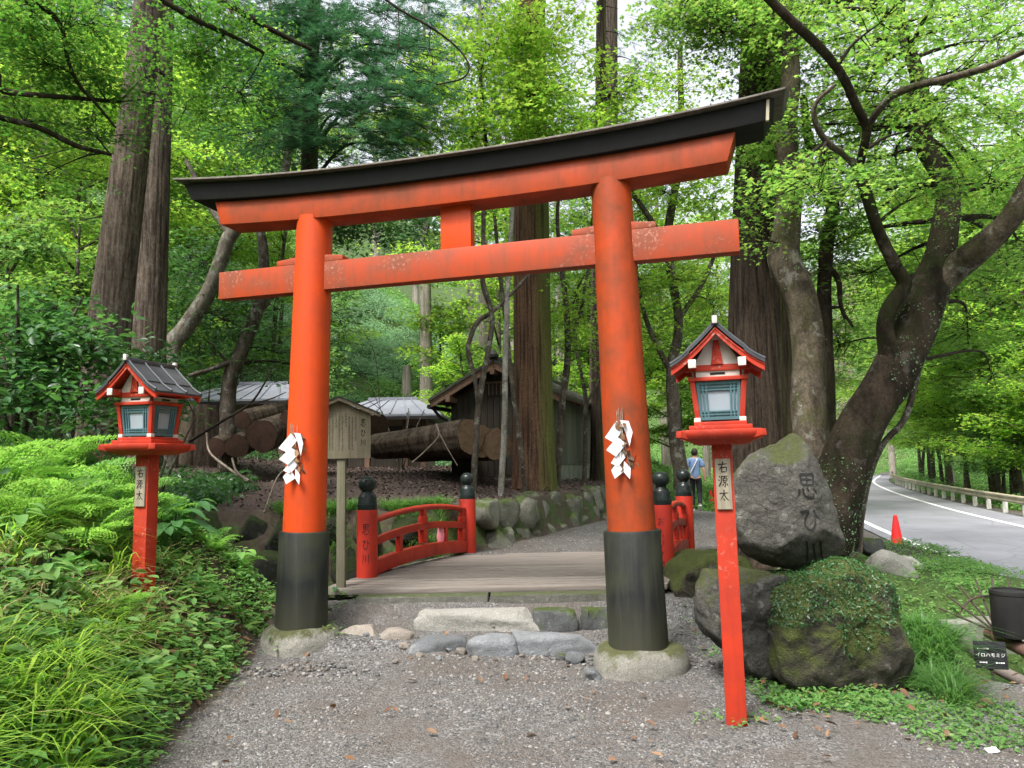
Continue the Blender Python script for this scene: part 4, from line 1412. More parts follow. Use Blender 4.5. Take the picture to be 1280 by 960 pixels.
br = outline_rock('ivy_boulder', [(962, 734), (990, 724), (1030, 720), (1060, 708), (1095, 716), (1120, 736), (1136, 775), (1142, 815), (1136, 862), (1080, 872), (1020, 868), (975, 850), (958, 800)], 5.35, .38, .62, 35, 'rock_mossy', .07, n=110, m=60, pw=.4)
br.location.y += .1
tag(br, 'big mossy boulder overgrown with small creeping leaves under the carved boulder', 'boulder')

# stones of the two rough steps
step_specs = [
 # u0,u1,v_top_back,v_front_bottom, z_top, mat, label
 (528, 682, 755, 787, .262, 'rock_warm', 'long pale flat-topped step stone in the upper row before the bridge'),
 (669, 722, 761, 787, .26, 'rock_dark', 'dark rounded step stone beside the long pale one, upper row'),
 (716, 775, 761, 785, .255, 'rock_dark', 'dark slab in the upper step row next to the right pillar'),
 (458, 525, 766, 783, .31, 'rock_grey', 'narrow grey step stone left of the long pale one'),
 (425, 463, 767, 778, .30, 'rock_warm', 'small tan step stone at the left end of the upper row'),
 (511, 579, 792, 815, .12, 'rock_grey', 'blue-grey flat stone in the lower step row'),
 (577, 645, 786, 817, .14, 'rock_grey', 'thick blue-grey stone in the middle of the lower step row'),
 (647, 746, 781, 814, .15, 'rock_grey', 'broad grey slab with chipped front edge, lower step row'),
 (738, 772, 784, 806, .11, 'rock_dark', 'dark stone end of the lower step row touching the right footing'),
 (425, 475, 791, 808, .18, 'rock_warm', 'tan flat stone at the left end of the lower step row'),
 (472, 521, 793, 810, .175, 'rock_warm', 'brown flat stone in the lower step row near the left footing'),
]
for k, (u0, u1, vt, vb, zt, mt, lab) in enumerate(step_specs):
    yb = onz((u0 + u1) / 2, vt, zt).y
    pf = onz((u0 + u1) / 2, vb, .095 if zt > .18 else .015)
    x0, x1 = at(u0, vb, pf.y + .1).x, at(u1, vb, pf.y + .1).x
    yf = pf.y
    dy = max(yb - yf, .24)
    hgt = .30
    o = stone('step_stone', lab, 'step stone', ((x0 + x1) / 2, yf + dy / 2, zt - hgt / 2), ((x1 - x0) * 1.1, dy * 1.12, hgt), ('rock_pale' if k == 0 else mt), 50 + k, 0, 'rough stones forming two steps', sub=4, rough=.10, boxy=.75, facets=6, flat=.93)
# loose stones along the lower row
loose = [(718, 822, .13, 'rock_grey'), (703, 818, .09, 'rock_dark'), (576, 815, .085, 'rock_warm'), (561, 812, .06, 'rock_grey'), (638, 812, .075, 'rock_warm'), (629, 812, .05, 'rock_warm'), (594, 822, .055, 'rock_warm'),
         (506, 812, .075, 'rock_warm'), (524, 818, .06, 'rock_warm'), (652, 817, .05, 'rock_warm'), (692, 812, .06, 'rock_grey'), (683, 815, .05, 'rock_grey'), (585, 785, .05, 'rock_grey'), (655, 786, .055, 'rock_warm'),
         (510, 783, .06, 'rock_warm'), (535, 784, .05, 'rock_grey'), (740, 842, .12, 'rock_grey'), (458, 807, .05, 'rock_grey'), (495, 826, .05, 'rock_warm'), (612, 816, .05, 'rock_warm'), (667, 820, .04, 'rock_warm'), (548, 822, .045, 'rock_grey')]
LOOSE_L = set()
for k, (u, v, s_, mt) in enumerate(loose):
    p = onz(u, v, 0.02)
    p.z = hz(p.x, p.y)
    col_ = {'rock_grey': 'grey', 'rock_dark': 'dark', 'rock_warm': 'tan'}[mt]
    sz_ = 'big' if s_ > .085 else ('medium' if s_ > .055 else 'small')
    pl_ = [w for lim, w in ((480, 'near the left footing'), (515, 'below the brown flat step stone'), (545, 'left of the blue-grey step stone'), (580, 'before the blue-grey flat step stone'), (605, 'before the gap of the lower step stones'), (645, 'before the thick blue-grey step stone'), (680, 'before the broad grey slab'), (710, 'at the right end of the broad grey slab'), (2000, 'beside the right footing')) if u < lim][0]
    lab = '%s %s loose stone %s' % (sz_, col_, pl_)
    q = lab
    for extra_ in (', nearer the viewer', ', close to the step', ', the outermost'):
        if q not in LOOSE_L: break
        q = lab + extra_
    LOOSE_L.add(q)
    stone('loose_stone', q, 'stone', (p.x, p.y, p.z + s_ * .2), (s_ * 1.25, s_, s_ * .8), mt, 80 + k, k * 1.3, 'loose stones in front of the steps', sub=3, rough=.15, boxy=.4)
# kerb stones in front of the bridge deck
def kerb(u0, u1, lab, seed):
    y0 = 7.24
    x0, x1 = at(u0, 750, y0).x, at(u1, 750, y0).x
    mb = MB().box(((x1 - x0) / 2, .09, .02), (x1 - x0 - .012, .18, .22))
    o = mb.build('kerb_stone', M['curb_stone'], None, .012, seg=3)
    o.location = (x0, y0, .222)
    tag(o, lab, 'kerb stone', 'kerb stones before the bridge')
kerb(443, 611, 'worn kerb stone in front of the bridge, nearer the notice board', 1)
kerb(612, 790, 'worn kerb stone in front of the bridge, nearer the right gate pillar', 2)

# ------------------------------------------------------------------ dry-stone walls
def wall_thing(name, label, pts, zlo, zhi, courses, size, mat, seed, protos=7, lean=.12):
    pts = np.array(pts, float)
    root = thing(name, label, 'stone wall', (pts[0, 0], pts[0, 1], zlo))
    r = rs(seed)
    seg = np.r_[0, np.cumsum(np.hypot(*np.diff(pts, axis=0).T))]
    L = seg[-1]
    ms = [rock_mesh('stone', (1, 1, 1), seed * 20 + k, 3, .13, .75, 13) for k in range(protos)]
    for m_ in ms: m_.materials.append(M[mat])
    H = (zhi - zlo) / courses
    for c in range(courses):
        q = -size * r.uniform(0, .5)
        while q < L:
            w = size * r.uniform(.7, 1.5)
            x, y = np.interp(q + w / 2, seg, pts[:, 0]), np.interp(q + w / 2, seg, pts[:, 1])
            a = math.atan2(*(np.array([np.interp(q + w / 2 + .1, seg, pts[:, 1]), np.interp(q + w / 2 + .1, seg, pts[:, 0])]) - np.array([np.interp(q + w / 2 - .1, seg, pts[:, 1]), np.interp(q + w / 2 - .1, seg, pts[:, 0])])))
            o = bpy.data.objects.new('stone', ms[int(r.integers(protos))])
            COL.objects.link(o)
            o.parent = root
            hh = H * r.uniform(1.0, 1.3)
            nx_, ny_ = -math.sin(a), math.cos(a)
            off = lean * (c / max(courses - 1, 1)) + r.uniform(-.05, .05)
            o.location = (x - pts[0, 0] + nx_ * off, y - pts[0, 1] + ny_ * off, H * (c + .5) + r.uniform(-.04, .04))
            o.scale = (w * 1.04, size * r.uniform(.8, 1.2), hh * 1.08)
            o.rotation_euler = (r.uniform(-.12, .12), r.uniform(-.12, .12), a + r.uniform(-.12, .12))
            q += w
    return root
W0, W1 = onz(597, 686, .38), onz(762, 650, .33)
wall_thing('retaining_wall', 'mossy grey dry-stone retaining wall beside the gravel path beyond the bridge', [(-.28, 10.75), (W0.x + .3, 11.4), (W1.x, W1.y), (3.3, 19.5)], .18, 1.0, 2, .5, 'rock_wall', 3)
wall_thing('gully_wall', 'dark mossy stone bank of the gully behind the left gate pillar', [(-6.0, 9.72), (-3.0, 9.82), (-1.15, 9.95)], -.75, .93, 4, .44, 'rock_gully', 4)
wall_thing('near_gully_wall', 'dark mossy stones under the near end of the bridge', [(-1.3, 7.85), (-3.6, 8.0), (-4.6, 8.4)], -.8, .12, 3, .4, 'rock_gully', 6, lean=-.1)

# ------------------------------------------------------------------ logs
def make_log(name, label, A, B, ra, rb, mat='bark_log', end='endgrain', seed=1, group=None, cat='log', bow=0.0, flat=1.0):
    """lying log; A is the end that faces the viewer"""
    A, B = Vector(A), Vector(B)
    root = thing(name, label, cat, A, 0, group)
    r = rs(seed)
    ph = r.uniform(0, 6, 8)
    n = 16
    pts = [A.lerp(B, k / n) + Vector((0, 0, bow * math.sin(PI * k / n))) - A for k in range(n + 1)]
    rr = [ra + (rb - ra) * k / n for k in range(n + 1)]
    def fn(p, th):
        s_ = np.linspace(0, 3, len(p))[:, None]
        return 1 + .045 * np.sin(3 * th + ph[0] + s_) + .03 * np.sin(7 * th + ph[1]) + .018 * np.sin(17 * th + ph[2] + 2 * s_) + .02 * np.sin(29 * th + ph[3])
    V, F = tube_np(pts, rr, 56, fn)
    npb = NP().add(V, F)
    npb.build('bark', M[mat], root, True)
    for (off, nm) in ((0, 0), (len(V) - 56, 1)):
        ring = V[off:off + 56]
        c = ring.mean(0)
        ring = c + (ring - c) * .985
        d = np.array((A - B).normalized() if nm == 0 else (B - A).normalized())
        mid = c + (ring - c) * .5 + d * .012
        VV = np.vstack([ring + d * .006, mid, [c + d * .014]])
        F1 = np.array([(k, (k + 1) % 56, 56 + (k + 1) % 56, 56 + k) for k in range(56)])
        F2 = np.array([(56 + k, 56 + (k + 1) % 56, 112) for k in range(56)])
        link('cut_end', npmesh('cut_end', VV, [F1, F2], True), M[end], root)
    return root
G1 = 'felled logs lying on the leaf-covered terrace'
def logpt(u, v, Y): return at(u, v, Y)
make_log('cut_log', 'biggest felled log with fresh brown cut end, lying behind the slim stems', logpt(588, 545, 14.2), logpt(470, 558, 16.5), .325, .27, seed=3, group=G1)
make_log('cut_log', 'felled log whose cut end shows just right of the biggest one', logpt(603, 552, 14.5), logpt(520, 560, 17.2), .31, .30, seed=4, group=G1)
make_log('cut_log', 'felled log with the end nearest the mossy cedar trunk', logpt(622, 556, 14.6), logpt(560, 560, 17.4), .30, .28, seed=5, group=G1, end='endgrain')
make_log('cut_log', 'mossy log lying behind the notice board edge', logpt(470, 535, 16.5), logpt(440, 525, 17.5), .30, .28, seed=6, group=G1, end='endgrain_old')
G2 = 'old dark logs stacked between lantern and gate pillar'
make_log('old_log', 'widest dark old log end in the heap beside the left gate pillar', logpt(327, 545, 12.6), logpt(395, 520, 15.0), .27, .25, seed=7, group=G2, end='endgrain_old')
make_log('old_log', 'topmost dark log of the heap between lantern and pillar', logpt(303, 525, 12.9), logpt(380, 505, 15.0), .155, .15, seed=8, group=G2, end='endgrain_old')
make_log('old_log', 'narrow dark log end in the middle of the heap', logpt(296, 558, 12.6), logpt(340, 540, 15), .19, .18, seed=9, group=G2, end='endgrain_old')
make_log('old_log', 'small dark log end at the lantern side of the heap', logpt(269, 560, 12.8), logpt(300, 545, 15), .165, .16, seed=10, group=G2, end='endgrain_old')
make_log('old_log', 'dark log just behind the left gate pillar', logpt(362, 528, 12.9), logpt(420, 515, 15), .2, .19, seed=12, group=G2, end='endgrain_old')
make_log('fallen_log', 'brown broken trunk lying in ferns behind the left lantern', logpt(178, 632, 7.9), logpt(112, 566, 9.2), .10, .13, 'bark_log_brown', 'endgrain_old', 13)
make_log('tree_stump', 'short mossy stump beside the dark log heap', at(262, 545, 14.0) + Vector((0, 0, .55)), at(255, 560, 14.0) - Vector((0, 0, .5)), .42, .52, 'bark_log', 'endgrain_old', 14, cat='stump')
# bare branches lying over the heap
def dead(name, label, pts, r0, r1, mat='dead_branch', per=5):
    p = smooth_path([tuple(at(*q)) for q in pts], per)
    V, F = tube_np(p, np.linspace(r0, r1, len(p)), 7)
    o = link(name, npmesh(name, V, F, True), M[mat])
    return tag(o, label, 'branch')
dead('fallen_branch', 'pale curved bare branch leaning on the dark log heap', [(258, 541, 11.8), (262, 565, 11.6), (285, 585, 11.3), (310, 602, 11.0)], .012, .022)
dead('fallen_branch', 'pale bare branch stub crossing the curved one below the logs', [(290, 573, 11.2), (296, 590, 11.1), (311, 601, 11.0)], .016, .02)
dead('fallen_branch', 'long grey branch slanting across the dark log heap', [(236, 552, 12.2), (280, 525, 12.2), (312, 505, 12.2), (330, 480, 12.2), (338, 462, 12.3)], .028, .012, 'twig')
dead('fallen_branch', 'thin twiggy branch end rising above the dark logs', [(312, 506, 12.2), (340, 498, 12.2), (358, 490, 12.3)], .016, .006, 'twig')
dead('fallen_branch', 'grey branch lying across the biggest felled log', [(545, 530, 13.6), (548, 545, 13.4), (530, 565, 13.3), (515, 578, 13.2)], .016, .01)
dead('fallen_branch', 'thin pale branch hanging down the side of the biggest felled log', [(550, 543, 13.5), (560, 562, 13.3), (572, 582, 13.2)], .014, .008)
dead('fallen_branch', 'thin stick propped beside the left gate pillar', [(330, 640, 9.9), (345, 600, 10.0), (357, 585, 10.1)], .012, .008)
# ------------------------------------------------------------------ buildings
def rot2(a): return Matrix.Rotation(a, 4, 'Z')
# dark timber shed: local x along the gable (0 = right front corner, negative to the left), y along the long wall
c0 = at(690, 590, 16.6)
zs = 1.18
shed = thing('timber_shed', 'dark timber shed with tiled gable roof behind the mossy cedar', 'shed', (c0.x, c0.y, zs), -rad(17))
GW, GL_, EZ, AZ = 2.3, 5.6, 1.86, 2.48
def boards(name, n, place, mat, parent, w, z0f, z1f, gap=.012, th=.03):
    for k in range(n):
        a, b = k * w + gap / 2, (k + 1) * w - gap / 2
        V = []
        for d in (0, th):
            V += [place(a, z0f(a), d), place(b, z0f(b), d), place(b, z1f(b), d), place(a, z1f(a), d)]
        mb = MB().add(V, [(3, 2, 1, 0), (4, 5, 6, 7), (0, 1, 5, 4), (1, 2, 6, 5), (2, 3, 7, 6), (3, 0, 4, 7)])
        mb.build(name, mat, parent)
gz = lambda x: EZ + (AZ - EZ) * (1 - abs(-x - GW / 2) / (GW / 2))
boards('wall_board', 16, lambda a, z, d: (-a, -d, z), M['shed_wood'], shed, GW / 16, lambda a: .12, lambda a: gz(-a) - .03)
boards('wall_board', 28, lambda a, z, d: (d, a, z), M['shed_wood_grey'], shed, GL_ / 28, lambda a: .34, lambda a: EZ - .02)
MB().box((-GW / 2, GL_ / 2, .14), (GW + .02, GL_, .40)).build('plinth', M['concrete'], shed)
MB().prism([(-GW + .03, .3), (-.03, .3), (-.03, EZ - .03), (-GW / 2, AZ - .05), (-GW + .03, EZ - .03)], .04, GL_ - .04).build('wall_core', M['shed_wood'], shed)
vt = thing('vent_window', None, None, (0, 0, 0), 0, None, shed)
MB().box((-1.15, -.045, 2.02), (.55, .03, .28)).build('frame', M['black_steel'], vt)
for k in range(6): MB().box((-1.38 + k * .092, -.068, 2.02), (.022, .02, .26)).build('bar', M['rafter_wood'], vt)
MB().box((-1.15, -.07, 2.17), (.60, .03, .035)).build('rail', M['rafter_wood'], vt)
OH, OF = .34, .42
for s_ in (-1, 1):
    xm = -GW / 2
    sl = (AZ - EZ) / (GW / 2)
    xe = GW / 2 + OH
    p = [(xm, AZ + .06), (xm + s_ * xe, AZ + .06 - sl * xe), (xm + s_ * xe, AZ + .11 - sl * xe), (xm, AZ + .11)]
    rf = MB().prism(p, -OF, GL_ + .3).build('roof', M['rafter_wood'], shed)
    p = [(xm, AZ + .112), (xm + s_ * (xe + .03), AZ + .112 - sl * (xe + .03)), (xm + s_ * (xe + .03), AZ + .15 - sl * (xe + .03)), (xm, AZ + .15)]
    MB().prism(p, -OF - .03, GL_ + .33).build('roof_tiles', M['tile_dark'], rf)
    mb = MB()
    for k in range(22):
        y = -OF + .02 + k * (GL_ + .75) / 21.5
        mb.bar((xm + s_ * .05, y, AZ + .15 - sl * .05), (xm + s_ * (xe + .03), y, AZ + .152 - sl * (xe + .03)), .07, .05)
    o = mb.build('tile_ridges', M['tile_dark'], rf)
    o['kind'] = 'stuff'
    for k in range(9):
        y = -OF + .1 + k * .72
        MB().bar((xm, y, AZ + .02), (xm + s_ * (xe - .05), y, AZ + .02 - sl * (xe - .05)), .06, .075).build('rafter', M['rafter_wood'], shed)
    MB().bar((xm + s_ * .0, -OF + .03, AZ + .03), (xm + s_ * xe, -OF + .03, AZ + .03 - sl * xe), .04, .13).build('bargeboard', M['rafter_wood'], shed)
MB().box((-GW / 2, GL_ / 2, AZ + .17), (.2, GL_ + .8, .09)).build('ridge', M['tile_dark'], shed, .02)
MB().lathe([(.11, 0), (.12, .06), (.08, .12), (.03, .16)], 14, (-GW / 2, -OF + .02, AZ + .2)).build('ridge_ornament', M['tile_dark'], shed, smooth=True)
for x in (-.12, -GW + .12, -GW / 2):
    MB().box((x, -.28, gz(x) - .12), (.10, .5, .12)).build('purlin_end', M['rafter_wood'], shed, .01)
gx_ = -GW - OH
MB().tube([(gx_ - .03, -OF, EZ - .2), (gx_ - .03, GL_, EZ - .22)], .05, 10).build('gutter', M['black_steel'], shed, smooth=True)
MB().tube([(gx_ - .03, -OF + .25, EZ - .22), (gx_ + .12, -OF + .28, EZ - .42), (-GW - .05, -.1, EZ - .5)], .035, 8).build('downpipe', M['black_steel'], shed, smooth=True)

def low_house(name, label, uL, uR, v_ridge, v_eave, Y, depth, zbase, wallmat, seed):
    eL, eR = at(uL, v_eave, Y), at(uR, v_eave, Y)
    zE = (eL.z + eR.z) / 2
    Yr = Y + depth / 2
    zR = at((uL + uR) / 2, v_ridge, Yr).z
    L = eR.x - eL.x
    t = thing(name, label, 'house', (eL.x, Y, zbase))
    zE -= zbase
    zR -= zbase
    hip = .9
    V = [(0, 0, zE), (L, 0, zE), (L, depth, zE), (0, depth, zE), (hip, depth / 2, zR), (L - hip, depth / 2, zR)]
    V += [(a, b, c - .09) for a, b, c in V[:4]]
    mb = MB().add(V, [(0, 1, 5, 4), (1, 2, 5), (2, 3, 4, 5), (3, 0, 4), (6, 7, 1, 0), (7, 8, 2, 1), (8, 9, 3, 2), (9, 6, 0, 3), (9, 8, 7, 6)])
    rf = mb.build('roof', M['roof_sheet'], t)
    nsm = int(L / .45)
    for k in range(1, nsm):
        x = hip + (L - 2 * hip) * k / nsm
        xb = L * k / nsm
        MB().bar((xb, 0.0, zE + .012), (x, depth / 2, zR + .012), .035, .035).build('roof_seam', M['roof_sheet'], rf)
    MB().bar((hip, depth / 2, zR + .03), (L - hip, depth / 2, zR + .03), .14, .08).build('ridge_cap', M['roof_sheet'], rf)
    MB().box((L / 2, .0, zE - .10), (L, .06, .09)).build('gutter', M['black_steel'], t)
    o = .55
    MB().box((L / 2, depth / 2, (zE - .1) / 2), (L - 2 * o, depth - 2 * o, zE - .1)).build('wall', M[wallmat], t)
    for x in (o, L * .36, L * .68, L - o):
        MB().box((x, o - .05, (zE - .1) / 2), (.14, .12, zE - .1)).build('post', M['rafter_wood'], t)
    MB().box((L / 2, o - .04, zE * .42), (L - 2 * o, .05, zE * .78)).build('shutter', M['shed_wood'], t)
low_house('low_house', 'low house with blue-grey metal roof behind the notice board', 400, 552, 500, 518, 20.5, 4.2, 1.4, 'beige_wall', 1)
low_house('grey_outbuilding', 'long low grey-roofed outbuilding behind the dark log heap', 205, 372, 481, 499, 20.0, 4.5, 1.7, 'beige_wall', 2)

# ------------------------------------------------------------------ roadside things
def traffic_cone(u, vb, z, hgt, label):
    p = onz(u, vb, z)
    t = thing('traffic_cone', label, 'traffic cone', (p.x, p.y, hz(p.x, p.y)))
    w = hgt * .5
    MB().box((0, 0, .02), (w, w, .04)).build('base', M['cone_red'], t, .01)
    MB().lathe([(w * .38, .04), (w * .36, .07), (w * .10, hgt * .96), (w * .07, hgt), (0.004, hgt)], 24).build('cone', M['cone_red'], t, smooth=True)
traffic_cone(1122.5, 697, -.25, .74, 'red traffic cone on the road edge behind the pale rocks')
traffic_cone(889, 622, .15, .72, 'distant red traffic cone on the path beside the walking person')
q = onz(1071, 648, -.2)
t = thing('marker_pole', 'thin dark red marker pole beside the slim sapling at the roadside', 'pole', (q.x, q.y, hz(q.x, q.y)))
MB().lathe([(.022, 0), (.022, .62), (.0, .63)], 12).build('pole', M['rusty_rod'], t, smooth=True)
MB().lathe([(.023, .30), (.023, .36)], 12).build('band', M['cone_red'], t, smooth=True)
def prock(label, pts, Y, df, db, seed, mat, rough=.05):
    o = outline_rock('rock', pts, Y, df, db, seed, mat, rough, n=48, m=24, pw=.45)
    return tag(o, label, 'rock', 'rocks at the road edge')
prock('large pale angular rock in front of the red traffic cone', [(1091, 693), (1112, 689), (1132, 696), (1139, 728), (1136, 752), (1118, 756), (1104, 738), (1089, 722)], 8.4, .25, .3, 61, 'rock_pale', .04)
prock('smaller pale rock tucked behind the large pale one', [(1126, 697), (1142, 698), (1153, 713), (1150, 724), (1139, 734), (1128, 730)], 9.0, .2, .25, 62, 'rock_pale', .04)
prock('dark mossy rock lying in the grass by the white road line', [(1185, 722), (1198, 713), (1216, 714), (1225, 722), (1220, 738), (1196, 738)], 9.6, .2, .25, 63, 'rock_dark', .06)
prock('small dark stone at the foot of the slim roadside sapling', [(1075, 676), (1090, 673), (1103, 678), (1104, 688), (1078, 690)], 8.9, .15, .2, 64, 'rock_dark', .05)
prock('upright tan stone between the marker pole and the carved boulder', [(1059, 650), (1067, 646), (1070, 660), (1068, 672), (1059, 672)], 10.5, .1, .15, 65, 'rock_warm', .03)

# ditch corner: pipes, drum, rods, concrete edge, plant label
def dpt(u, v, Y): return at(u, v, Y)
def pipe(name, label, pts, r, mat):
    p = smooth_path([tuple(at(*q)) for q in pts], 6)
    o = MB().tube([tuple(q) for q in p], r, 18).build(name, mat, None, smooth=True)
    return tag(o, label, 'pipe', 'pipes in the ditch')
pipe('ditch_pipe', 'grey pipe running down the ditch beneath the little black plant sign', [(1172, 785, 6.5), (1211, 811, 6.25), (1243, 834, 6.05), (1300, 862, 5.7)], .043, M['pipe_grey'])
pipe('ditch_pipe', 'brown pipe carrying the black drum at the edge of the picture', [(1236, 790, 6.5), (1262, 803, 6.3), (1300, 822, 6.0)], .055, M['pipe_brown'])
q = at(1268, 798, 6.25)
t = thing('black_drum', 'black cylindrical drum standing on the brown ditch pipe', 'drum', q)
Rr = .148
MB().lathe([(Rr * .96, .02), (Rr, .05), (Rr, .36), (Rr * .985, .375), (Rr * .9, .376), (Rr * .88, .34), (0.01, .34)], 36).build('body', M['black_steel'], t, smooth=True)
MB().lathe([(.05, -.05), (.05, .03)], 18).build('foot', M['black_steel'], t, smooth=True)
MB().lathe([(Rr + .004, .345), (Rr + .004, .36)], 36).build('rim', M['black_steel'], t, smooth=True)
hub = at(1246, 791, 6.35)
t = thing('rod_fan', 'fan of thin dark metal rods sticking up out of the ditch', 'metal rods', hub)
for (u, v, Y) in ((1174, 760, 6.5), (1183, 744, 6.55), (1198, 731, 6.6), (1219, 724, 6.65), (1240, 723, 6.6), (1262, 726, 6.6)):
    e = at(u, v, Y) - hub
    MB().tube([(0, 0, 0) if u < 1260 else (.05, 0, .1), tuple(e)], [.009, .0075], 8).build('rod', M['rusty_rod'], t, smooth=True)
p = [tuple(at(*q) - hub) for q in ((1199, 768, 6.5), (1210, 752, 6.5), (1228, 745, 6.5), (1262, 744, 6.5))]
MB().tube([tuple(k) for k in smooth_path(p, 5)], .008, 8).build('hoop', M['rusty_rod'], t, smooth=True)
MB().lathe([(.04, -.05), (.045, 0), (.03, .03)], 14).build('hub', M['pipe_brown'], t, smooth=True)
a, b = at(1158, 772, 6.95), at(1300, 780, 6.6)
mb = MB()
mb.box(((a.x + b.x) / 2, 6.95, -.12), (b.x - a.x + .3, .22, .50))
o = mb.build('concrete_edge', M['concrete'], None, .03, seg=3)
tag(o, 'worn concrete edge of the ditch behind the fan of rods', 'concrete kerb')
# plant label
q = at(1238, 819, 5.72)
t = thing('plant_sign', 'small black plant name plate with white lettering on the ditch pipe', 'sign', q, -rad(28))
t.rotation_euler = (rad(-4), rad(-2), -rad(24))
bd = MB().box((0, 0, 0), (.205, .012, .19)).build('plate', M['plate_dark'], t, .004)
MB().box((0, .02, -.14), (.02, .02, .22)).build('stake', M['black_steel'], t, .003)
def font_text(name, body, size, loc, mat, parent):
    cu = bpy.data.curves.new(name, 'FONT')
    cu.body = body
    cu.size = size
    cu.align_x = 'CENTER'
    cu.align_y = 'CENTER'
    cu.resolution_u = 2
    o = bpy.data.objects.new(name, cu)
    COL.objects.link(o)
    dg = bpy.context.evaluated_depsgraph_get()
    me = bpy.data.meshes.new_from_object(o.evaluated_get(dg))
    bpy.data.objects.remove(o)
    me.transform(Matrix.Translation(loc) @ Matrix.Rotation(PI / 2, 4, 'X'))
    me.materials.clear()
    return link(name, me, mat, parent)
font_text('sign_lettering', 'イロハモミジ', .031, (.0, -.0068, .0), M['print_white'], bd)
mb = MB()
r = rs(5)
for (x0, x1, z, hh) in ((-.075, -.01, .045, .010), (-.07, -.02, -.05, .012), (.03, .08, -.05, .012)):
    x = x0
    while x < x1:
        w = r.uniform(.004, .009)
        mb.box((x, -.0067, z), (w, .0008, hh * r.uniform(.6, 1)))
        x += w + .003
mb.build('small_print', M['print_white'], bd)
# scrap of paper on the gravel
p = onz(1240, 936, 0)
mb = MB()
mb.add([(-.03, -.02, .004), (.03, -.022, .01), (.032, .02, .022), (-.028, .022, .012), (0, 0, .03)], [(0, 1, 4), (1, 2, 4), (2, 3, 4), (3, 0, 4)])
o = mb.build('paper_scrap', M['paper'])
o.location = (p.x, p.y, hz(p.x, p.y))
tag(o, 'crumpled white scrap of paper on the gravel near the corner', 'litter')
# ------------------------------------------------------------------ trees
def bark_fn(seed, style):
    r = rs(seed)
    ph = r.uniform(0, 6.3, 12)
    def fn(p, th):
        s_ = (np.cumsum(np.r_[0, np.linalg.norm(np.diff(p, axis=0), axis=1)]))[:, None]
        if style == 'cedar':
            w = .6 * np.sin(.5 * s_ + ph[0])
            a = np.abs(np.sin(5.5 * th[None] + ph[1] + w)) * .020 + np.abs(np.sin(10.5 * th[None] + ph[2] + .35 * np.sin(1.3 * s_ + ph[5]))) * .016
            return 1 - .03 + a + .012 * np.sin(3 * th[None] + ph[3]) + .016 * np.abs(np.sin(12.5 * th[None] + ph[4] + .5 * np.sin(.9 * s_ + ph[6]))) + .010 * np.abs(np.sin(21 * th[None] + ph[7] + .6 * np.sin(1.7 * s_ + ph[8])))
        return 1 + .07 * np.sin(2 * th[None] + ph[0] + 1.1 * s_) + .05 * np.sin(3 * th[None] + ph[1] - 2.3 * s_) + .06 * np.sin(4.2 * s_ + ph[2] + th[None]) + .03 * np.sin(9.1 * s_ + 3 * th[None] + ph[3]) + .02 * np.sin(7 * th[None] + 5 * s_ + ph[4])
    return fn
